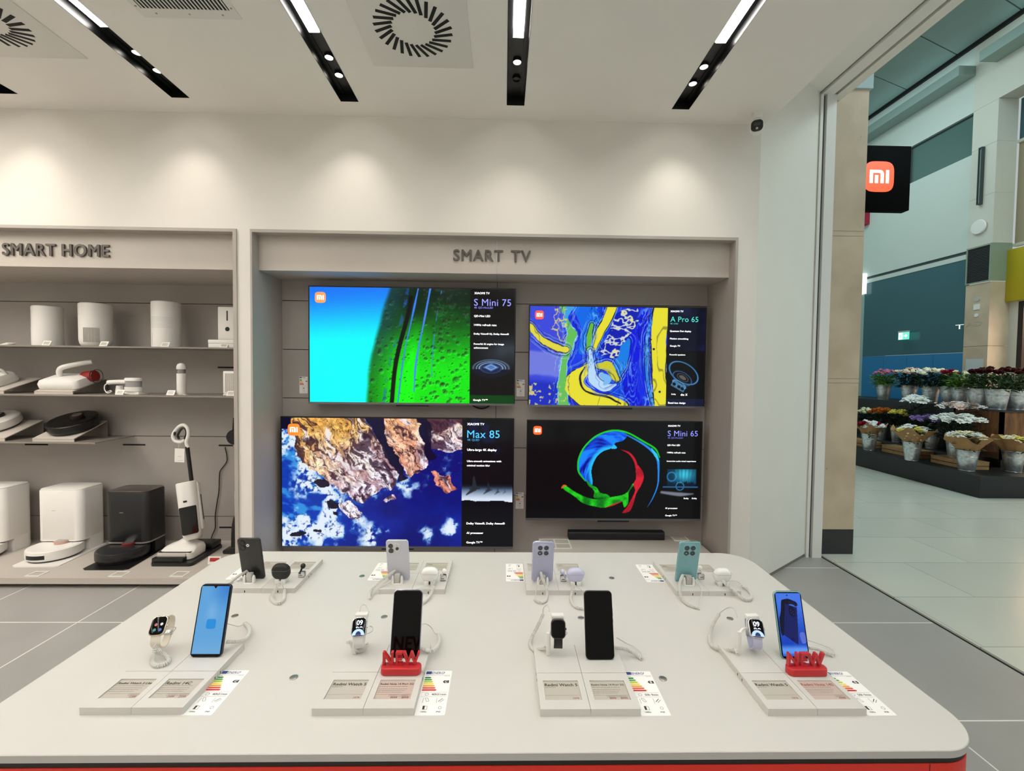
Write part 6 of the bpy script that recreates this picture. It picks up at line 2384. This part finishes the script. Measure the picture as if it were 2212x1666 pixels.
for z, s_, lab in ((at_x(2112, 646, XF).z, .045, 'small round grey fitting on the stone pier'), (at_x(2112, 663, XF).z, .05, 'small square white plate on the stone pier'), (at_x(2112, 681, XF).z, .032, 'tiny round white button on the stone pier')):
    b = MB()
    if 'square' in lab:
        b.box(-.012, 0, -s_, s_, -s_, s_)
    else:
        b.cyl(s_, 0, .012, 18, RY(-PI / 2))
    tag(ob('wall_plate', b, m_white if s_ != .045 else m_gp, None, T(XF, 7.95, z), smooth=False), lab, 'wall plate')
for zc, hh, lab in ((1.77, .20, 'upper white paper notice on the stone pier'), (1.38, .13, 'lower white paper notice on the stone pier')):
    b = MB().box(-.004, 0, -.17, .13, -hh, hh)
    o = tag(ob('paper_notice', b, mat('notice_paper', '#c9cfd0', .6), None, T(XF, 7.97, zc), smooth=False), lab, 'notice')
# exit sign in front of the dark glass
t = thing('exit_sign', 'glowing green exit sign with a white arrow before the dark glass', 'sign', (8.5, 9.3, 2.5))
b = MB().box(-.02, .02, -.12, .12, .075, .105)
ob('housing', b, m_gp, t, smooth=False)
b = MB().box(-.01, .01, -.12, .12, -.08, .075)
ob('panel', b, mat('exit_green', '#0e8a6c', .3, emit='#6fd0bd', es=1.3), t, smooth=False)
Ms = T(-.012, 0, -.003) @ Matrix(((0, 0, -1, 0), (-1, 0, 0, 0), (0, 1, 0, 0), (0, 0, 0, 1))) @ Matrix.Diagonal((.8, .8, 1, 1))
b = MB()
b.box(-.13, -.02, -.085, .085, 0, .001, Ms)
b.box(.01, .08, -.012, .012, 0, .001, Ms)
b.add([(.07, .045, 0), (.125, 0, 0), (.07, -.045, 0)], [(0, 2, 1)], Ms)
ob('pictogram', b, mat('exit_white', '#ffffff', .3, emit='#f4fffb', es=1.4), t, smooth=False)
b = MB()
b.tube([(-.06, .05, .002), (-.075, .0, .002), (-.05, -.06, .002)], .008, 6, Ms)
b.tube([(-.10, -.04, .002), (-.075, .0, .002), (-.045, .015, .002)], .007, 6, Ms)
ob('runner', b, mat('exit_green', '#0e8a6c'), t)
# reflection of a lit sign in glass and polished stone, built as letters
Mg = T(XF - .004, 0, 0) @ Matrix(((0, 0, -1, 0), (-1, 0, 0, 0), (0, 1, 0, 0), (0, 0, 0, 1)))
m_let = mat('reflected_letter', '#dfe6e4', .4, emit='#dfe6e4', es=.8)
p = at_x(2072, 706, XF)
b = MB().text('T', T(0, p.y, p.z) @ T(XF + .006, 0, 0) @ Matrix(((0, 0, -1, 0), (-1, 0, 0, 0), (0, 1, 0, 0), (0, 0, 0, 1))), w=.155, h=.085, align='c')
tag(ob('sign_reflection', b, m_let, smooth=False), 'pale reflected capital T drawn on the dark glass beside the stone pier', 'letter')
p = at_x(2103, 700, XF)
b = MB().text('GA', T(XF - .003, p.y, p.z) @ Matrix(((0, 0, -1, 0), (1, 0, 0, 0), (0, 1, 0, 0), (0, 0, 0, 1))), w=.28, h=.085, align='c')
tag(ob('sign_reflection', b, mat('reflected_letter_faint', '#b3ab9a', .4), smooth=False), 'faint reflected letters drawn reversed on the stone pier', 'letter')

# cove lamps on top of the canopies
m_cove = mat('cove_lamp', '#ffffff', .5, emit=(.72, 1., 1.), es=3.2)
for y0, y1, lab in ((8.2, 10.9, 'cyan cove lamp on the far canopy of the mall wall'), (5.6, 7.75, 'cyan cove lamp on the near canopy of the mall wall')):
    tag(ob('cove_lamp', MB().box(8.42, 8.50, y0, y1, 7.346, 7.356), m_cove, smooth=False), lab, 'lamp')

# ------------------------------------------------------------------ flower stall
m_podium = mat('stall_black', '#1a1c1d', .5)
m_crate = wood_mat('crate_wood', '#8f6e47', '#b48f62', 'X', 5)
m_counter = wood_mat('counter_wood', '#5e3a1e', '#96653a', 'Z', 3)
m_zinc = mat('zinc', '#d2d6d8', .36, metal=.85, noise=.25, nscale=30)
m_kraft = mat('kraft_paper', '#a98155', .75, noise=.12, nscale=14)
m_green = mat('leaf_green', '#2c4a24', .6, noise=.35, nscale=30)
m_green2 = mat('leaf_dark', '#1c2f1c', .6, noise=.35, nscale=30)
m_green3 = mat('leaf_bright', '#5f8a3a', .6, noise=.3, nscale=30)
PODZ = .30
b = MB().bbox(6.47, 8.55, 5.84, 10.4, 0, PODZ, .01)
tag(ob('stall_podium', b, m_podium), 'long low black podium carrying the flower stall', 'podium')
b = MB().bbox(7.02, 7.42, 6.55, 10.4, PODZ, .44, .01)
tag(ob('stall_step', b, m_podium), 'lower black step of the flower stall', 'step')
b = MB().bbox(7.425, 8.3, 7.15, 10.4, PODZ, 1.17, .01)
tag(ob('stall_step', b, m_podium), 'upper black step of the flower stall', 'step')
t = thing('wooden_counter', 'brown wooden counter at the right end of the flower stall', 'counter', (7.39, 6.4, PODZ))
b = MB().box(0, 1.15, 0, .03, .12, .83).box(0, .03, 0, .72, .40, .83).box(0, .03, .69, .72, .12, .83).box(0, .03, 0, .05, .12, .83).box(0, 1.15, .69, .72, .12, .83)
ob('carcass', b, m_counter, t, smooth=False)
b = MB().box(-.02, 1.16, -.02, .75, .83, .855)
ob('worktop', b, mat('worktop_black', '#202224', .25), t, smooth=False)
b = MB().box(.02, 1.13, .02, .70, 0, .12)
ob('toe_kick', b, m_podium, t, smooth=False)


def crate(label, x, y, w, d, h):
    t = thing('wooden_crate', label, 'crate', (x, y, PODZ), 0, 'wooden crates on the podium')
    b = MB()
    for k in range(2):
        z0, z1 = k * (h / 2) + .002, (k + 1) * (h / 2) - .008
        b.box(0, .012, 0, d, z0, z1).box(w - .012, w, 0, d, z0, z1).box(0, w, 0, .012, z0, z1).box(0, w, d - .012, d, z0, z1)
    ob('slat', b, m_crate, t, smooth=False)
    b = MB()
    for k in range(6):
        b.box(0, w, k * d / 6 + .004, (k + 1) * d / 6 - .004, h - .008, h)
    ob('lid', b, m_crate, t, smooth=False)


crate('wooden crate behind the bucket of white lilies', 6.72, 6.25, .34, .56, .115)
crate('wooden crate behind the bucket with heart-printed wrapping', 6.75, 7.05, .34, .70, .125)
crate('wooden crate at the left end of the stall beside the pillar', 6.78, 8.05, .34, .60, .115)


_bk = None


def bucket(label, x, y, z, r, h):
    global _bk
    M = T(x, y, z) @ Matrix.Diagonal((r / .12, r / .12, h / .3, 1))
    g = 'zinc flower buckets'
    if _bk is None:
        _bk = thing('zinc_bucket', label, 'bucket', M=M, group=g)
        b = MB().lathe([(.078, 0), (.082, .006), (.105, .205), (.108, .208), (.105, .212), (.117, .292), (.121, .296), (.121, .3), (.117, .3), (.113, .29), (.10, .18), (.001, .17)], 32)
        ob('pail', b, m_zinc, _bk)
        b = MB().tube([(x_, y_, 0) for x_, y_ in circ(.120, 32)], .003, 6, T(0, 0, .298), closed=True)
        ob('rim', b, m_zinc, _bk)
        b = MB().tube([(x_, y_, 0) for x_, y_ in circ(.0805, 32)], .0035, 6, T(0, 0, .006), closed=True)
        ob('foot_ring', b, m_zinc, _bk)
        return _bk
    return dup(_bk, M, label, g)


def rose(mb, c, r, n, rng, mi=0):
    """a rounded bloom of overlapping petals"""
    a0 = rng.random() * 6
    up = (Vector((rng.uniform(-.5, .5), rng.uniform(-.6, .2), 1))).normalized()
    q = up.to_track_quat('Z', 'Y').to_matrix().to_4x4()
    M = T(*c) @ q
    mb.ell(0, 0, 0, r * .55, r * .55, r * .6, 8, 6, M, mi)
    for k in range(n):
        a = a0 + k * 2.4
        d = r * (.35 + .5 * k / n)
        Mk = M @ RZ(a) @ T(d, 0, -r * .3 * k / n) @ RY(R(-62 + 40 * k / n))
        mb.loft([[(x_ * r * s, y_ * r * s * .9, zz * r) for x_, y_ in circ(.52, 7)] for s, zz in ((.6, -.08), (1, 0), (.7, .06))], True, Mk, mi)


def daisy(mb, c, r, n, rng, mi=0, mi2=1):
    up = (Vector((rng.uniform(-.5, .3), rng.uniform(-.6, .2), 1))).normalized()
    M = T(*c) @ up.to_track_quat('Z', 'Y').to_matrix().to_4x4()
    for k in range(n):
        a = 2 * PI * k / n + rng.uniform(-.1, .1)
        for s_, up_ in ((1., rng.uniform(-12, 8)), (.68, rng.uniform(-42, -25))):
            Mk = M @ RZ(a + (.24 if s_ < 1 else 0)) @ RY(R(up_))
            L_ = r * s_
            mb.add([(L_ * .12, -L_ * .07, 0), (L_ * .6, -L_ * .22, L_ * .05), (L_ * .92, -L_ * .15, 0), (L_, 0, -L_ * .02), (L_ * .92, L_ * .15, 0), (L_ * .6, L_ * .22, L_ * .05), (L_ * .12, L_ * .07, 0)], [tuple(range(7))], Mk, mi)
    mb.ell(0, 0, r * .05, r * .25, r * .25, r * .14, 8, 4, M, mi2)


def leaves(mb, c, spread, hgt, n, ln, rng, w=.3, z0=0.):
    for k in range(n):
        a = rng.uniform(0, 2 * PI)
        q = rng.random() ** .5
        z = z0 + hgt * rng.random()
        p = Vector(c) + Vector((math.cos(a) * spread * q, math.sin(a) * spread * q, z))
        d = Vector((math.cos(a) * .8 + rng.uniform(-.5, .5), math.sin(a) * .8 + rng.uniform(-.5, .5), rng.uniform(-.3, .9))).normalized()
        s = d.cross(Vector((rng.uniform(-.3, .3), rng.uniform(-.3, .3), 1))).normalized()
        u = s.cross(d)
        L_ = ln * rng.uniform(.6, 1.3)
        mb.add([p, p + d * L_ * .5 + s * L_ * w * .5 + u * L_ * .05, p + d * L_ * .95 - u * L_ * .1, p + d * L_ * .5 - s * L_ * w * .5 + u * L_ * .05], [(0, 1, 2, 3)])
    return mb


def stems(mb, c, top, n, rng, spread):
    for k in range(n):
        a = rng.uniform(0, 6.28)
        q = rng.random() ** .5
        e = Vector(c) + Vector((math.cos(a) * spread * q, math.sin(a) * spread * q, top))
        s = Vector(c) + Vector((math.cos(a) * .04 * q, math.sin(a) * .04 * q, -.12))
        mb.tube([s, s.lerp(e, .5) + Vector((0, 0, .02)), e], .003, 4)


def bunch(label, cat, x, y, z, kind, cols, spread, hgt, nb, rb, seed, leaf=None, nl=60, ln=.09, wrap=None, dome=.06, group='flower bunches on the stall'):
    """flowers standing in a bucket: z is the bucket rim"""
    rng = random.Random(seed)
    t = thing('flower_bunch', label, cat, (x, y, z), 0, group)
    b = MB()
    stems(b, (0, 0, 0), hgt * .8, 14, rng, spread * .8)
    leaves(b, (0, 0, 0), spread * .95, hgt * .95, nl, ln, rng, .42, -.03)
    leaves(b, (0, 0, 0), spread * .6, hgt * .8, nl, ln * 1.1, rng, .5, -.04)
    ob('foliage', b, leaf or m_green2, t, smooth=False)
    b = MB()
    for k in range(nb):
        a = k * 2.39996 + rng.uniform(-.3, .3)
        q = math.sqrt((k + .5) / nb)
        c = (math.cos(a) * spread * q, math.sin(a) * spread * q, hgt + dome * (1 - q * q) - .02 + rng.uniform(-.02, .02))
        if kind == 'rose':
            rose(b, c, rb * rng.uniform(.8, 1.15), 7, rng, rng.randrange(len(cols)))
        else:
            daisy(b, c, rb * rng.uniform(.8, 1.15), 13, rng, rng.randrange(max(1, len(cols) - 1)), len(cols) - 1)
    o = ob('blossoms', b, cols, t, smooth=False)
    o['kind'] = 'stuff'
    if wrap:
        m_, r0, r1, hz = wrap
        b = MB()
        N = 48
        L0, L1, L2 = [], [], []
        for j in range(N):
            a = 2 * PI * j / N
            wv = 1 + .07 * math.sin(5 * a + seed) + .05 * math.sin(9 * a + 2 * seed)
            zz = .035 * math.sin(4 * a + seed) + .025 * math.sin(7 * a)
            L0.append((r0 * math.cos(a), r0 * math.sin(a), -.02))
            L1.append((r1 * .72 * wv * math.cos(a), r1 * .72 * wv * math.sin(a), hz * .55 + zz * .3))
            L2.append((r1 * wv * math.cos(a), r1 * wv * math.sin(a), hz + zz))
        L3 = [(p[0] * .97, p[1] * .97, p[2] - .004) for p in L2]
        L4 = [(p[0] * .95, p[1] * .95, p[2]) for p in L1]
        b.loft([L0, L1, L2, L3, L4], False)
        w_ = ob('paper_wrap', b, m_, t)
        if m_ is m_kraft and 'heart' in label:
            h = MB()
            for (a, zz, k) in ((-135, .045, 1), (-118, .09, 1), (-152, .10, 1), (-100, .05, 1), (-165, .055, 1), (-128, .13, 1), (-108, .135, 1), (-145, .15, .9)):
                rr_ = r0 + (r1 - r0) * min(1, (zz + .02) / hz) * 1.10
                Mh = RZ(R(a + 90)) @ T(0, -rr_, zz) @ RX(R(-38)) @ UP
                h.flat([(x_ * .017, y_ * .017) for x_, y_ in ((0, -1), (.9, .1), (.95, .6), (.5, .9), (0, .55), (-.5, .9), (-.95, .6), (-.9, .1))], .003, Mh)
            ob('heart_print', h, mat('heart_cream', '#c9b394', .8), w_, smooth=False)
    return t


def col(n, c, r=.65):
    return mat('petal_' + n, c, r, noise=.06, nscale=40, spec=.12)


c_white, c_cream, c_yel = col('white', '#eef0ee'), col('cream', '#ece6c8'), col('yellow', '#e2d765')
c_pink, c_pale, c_red = col('pink', '#c97c9c'), col('pale_pink', '#e3c9c0'), col('crimson', '#8c1630')
c_dk, c_or, c_pur = col('dark_red', '#38050c'), col('orange', '#a8581c'), col('purple', '#9a7cc0')
c_eye = col('yellow_eye', '#b8b070')


def pos(px, py, z):
    p = at_z(px, py, z)
    return p.x, p.y


# near row on the podium, paper wrapped
for (px, py, r, h, lab, blab, kind, cols, wr, nb, rb, seed, hb) in (
        (1886, 974, .125, .30, 'zinc bucket nearest the pillar on the podium edge', 'kraft-wrapped bouquet of pink, red and white flowers nearest the pillar', 'rose', [c_white, c_pale, c_red], (m_kraft, .10, .235, .15), 14, .06, 11, .17),
        (1980.5, 997, .128, .30, 'zinc bucket under the heart-printed bouquet', 'bouquet of white and yellow flowers in heart-printed brown paper', 'daisy', [c_white, c_yel, c_eye], (m_kraft, .10, .275, .19), 18, .06, 12, .20),
        (2102, 1019.5, .130, .30, 'zinc bucket under the lily bouquet at the podium corner', 'brown-wrapped bouquet of white lilies at the podium corner', 'daisy', [c_white, c_cream, c_eye], (m_kraft, .10, .25, .17), 16, .065, 13, .20),
        (2203.5, 1022, .128, .30, 'zinc bucket at the right edge of the picture', 'brown-wrapped green bouquet at the right edge of the picture', 'daisy', [c_yel, c_cream, c_eye], (m_kraft, .10, .24, .18), 10, .045, 14, .17)):
    x, y = pos(px, py, PODZ)
    y += .09
    bucket(lab, x, y, PODZ, r, h)
    bunch(blab, 'bouquet', x, y, PODZ + h, kind, cols, .19, hb, nb, rb, seed, m_green, 40, .07, wr)

# middle and upper rows
rows = [
    # px, py (bucket foot), X plane, foot z, r, h, bucket label, flowers...
    (1859, 945, 7.2, .62, .12, .30, 'zinc bucket of cream flowers half hidden by the pillar', 'cream flowers half hidden by the pillar', 'rose', [c_cream], .16, .20, 16, .05, 21),
    (1900, 940, 7.2, .62, .12, .30, 'zinc bucket under the orange flowers', 'rust orange chrysanthemums in the middle row', 'rose', [c_or], .20, .24, 26, .05, 22),
    (1932, 942, 7.2, .62, .11, .30, 'zinc bucket under the small yellow flowers', 'small bunch of lemon yellow flowers', 'rose', [c_yel], .13, .24, 12, .05, 23),
    (1975, 952, 7.2, .62, .12, .28, 'zinc bucket under the purple flowers', 'purple daisies in the middle of the stall', 'daisy', [c_pur, c_pur, c_eye], .26, .22, 30, .055, 24),
    (2070, 985, 7.0, .62, .12, .30, 'zinc bucket behind the lily bouquet', 'broad spray of white daisies above the lily bouquet', 'daisy', [c_white, c_white, c_eye], .30, .30, 44, .06, 25),
]
Y_ = {21: 8.62, 22: 8.26, 23: 7.93, 24: 7.27, 25: 6.60}
for (px, py, X, zf, r, h, lab, blab, kind, cols, sp, hg, nb, rb, seed) in rows:
    y = Y_[seed]
    xx = 7.2 if seed != 25 else 6.9
    zf = .44 if seed != 25 else PODZ + .115
    bucket(lab, xx, y, zf, r, h)
    bunch(blab, 'flowers', xx, y, zf + h, kind, cols, sp, hg, nb, rb, seed, m_green2, 90, .08)
upper = [
    (7.66, 8.78, 'zinc bucket under the pink roses', 'pink roses over bright green lily leaves', 'rose', [c_pink], .19, .24, 13, .048, 31, m_green3),
    (7.66, 8.22, 'zinc bucket under the pale pink roses', 'pale pink roses beside the pink ones', 'rose', [c_pale, c_cream], .20, .26, 17, .056, 32, m_green2),
    (7.66, 7.80, 'zinc bucket under the cream roses', 'cream white roses in the middle of the top row', 'rose', [c_cream, c_white], .22, .26, 14, .066, 33, m_green2),
    (7.70, 7.50, 'zinc bucket under the crimson roses', 'small bunch of crimson roses in the top row', 'rose', [c_red], .12, .24, 9, .055, 34, m_green),
    (7.66, 7.27, 'zinc bucket full of light green foliage', 'light green foliage in the top row', 'rose', [c_cream, m_green3], .17, .22, 8, .045, 35, m_green3),
]
for (x, y, lab, blab, kind, cols, sp, hg, nb, rb, seed, lf) in upper:
    bucket(lab, x, y, 1.17, .135, .30)
    bunch(blab, 'flowers', x, y, 1.17 + .30, kind, cols, sp, hg, nb, rb, seed, lf, 110, .10)
for (px, lab, blab, nb, sp, seed) in ((2113, 'zinc bucket with a few dark red roses on the counter', 'few dark red roses at the left end of the counter', 4, .14, 41), (2153, 'zinc bucket full of dark red roses on the counter', 'large bunch of dark red roses on the counter', 13, .26, 42), (2192, 'zinc bucket of dark red roses near the right edge', 'dark red roses at the right edge of the picture', 9, .2, 43)):
    p = at_y(px, 883, 6.62 if seed != 41 else 6.9)
    Yb = 6.62 if seed != 41 else 6.9
    bucket(lab, p.x, Yb, 1.155, .145, .31)
    bunch(blab, 'flowers', p.x, Yb, 1.155 + .31, 'rose', [c_dk], sp, .27, nb, .060, seed, m_green, 90, .10)
# between the rows
bucket('zinc bucket under the pair of white chrysanthemum heads', 7.2, 7.60, .44, .11, .30)
bunch('pair of white chrysanthemum heads in the middle of the stall', 'flowers', 7.2, 7.60, .74, 'daisy', [c_white, c_white, c_eye], .16, .50, 8, .10, 51, m_green2, 60, .09, group='flower bunches on the stall')
bucket('zinc bucket under the pale pink daisies', 7.2, 6.86, .44, .12, .30)
bunch('pale pink daisies beneath the green foliage', 'flowers', 7.2, 6.86, .74, 'daisy', [c_pale, c_white, c_eye], .27, .44, 34, .06, 52, m_green2, 80, .09, group='flower bunches on the stall')

# ================================================================== light
def area(name, loc, tgt, sx_, sy_, power, colr):
    l = bpy.data.lights.new(name, 'AREA')
    l.shape = 'RECTANGLE'
    l.size, l.size_y = sx_, sy_
    l.energy = power
    l.color = colr
    o = bpy.data.objects.new(name, l)
    COL.objects.link(o)
    o.location = loc
    o.rotation_euler = (Vector(tgt) - Vector(loc)).to_track_quat('-Z', 'Y').to_euler()
    return o


area('mall_skylight', (7.2, 2.0, 7.6), (7.4, 6.0, 1.0), 2.4, 5, 330, (.78, 1., 1.))
area('mall_skylight', (5.6, 8.6, 7.6), (6.0, 8.6, 0.), 3, 3, 120, (.78, 1., 1.))
area('added_left_fill', (-4.7, 1.5, 3.46), (-4.7, 1.5, 0), 1.4, 2.4, 80, (1., .93, .83))  # added fill light out of view, brightens the left floor and bay
area('shop_lamp', (9.7, 6.7, 2.9), (9.7, 6.7, 0), .8, 1.4, 60, (1., .82, .66))

w = bpy.data.worlds.new('world')
SC.world = w
w.use_nodes = True
w.node_tree.nodes['Background'].inputs['Color'].default_value = (.9, 1., .98, 1)
w.node_tree.nodes['Background'].inputs['Strength'].default_value = .50

SC.view_settings.view_transform = 'Standard'
SC.view_settings.look = 'None'
SC.view_settings.gamma = 1
SC.view_settings.use_curve_mapping = False
SC.view_settings.exposure = 0.
SC.cycles.max_bounces = 8
SC.cycles.use_denoising = True
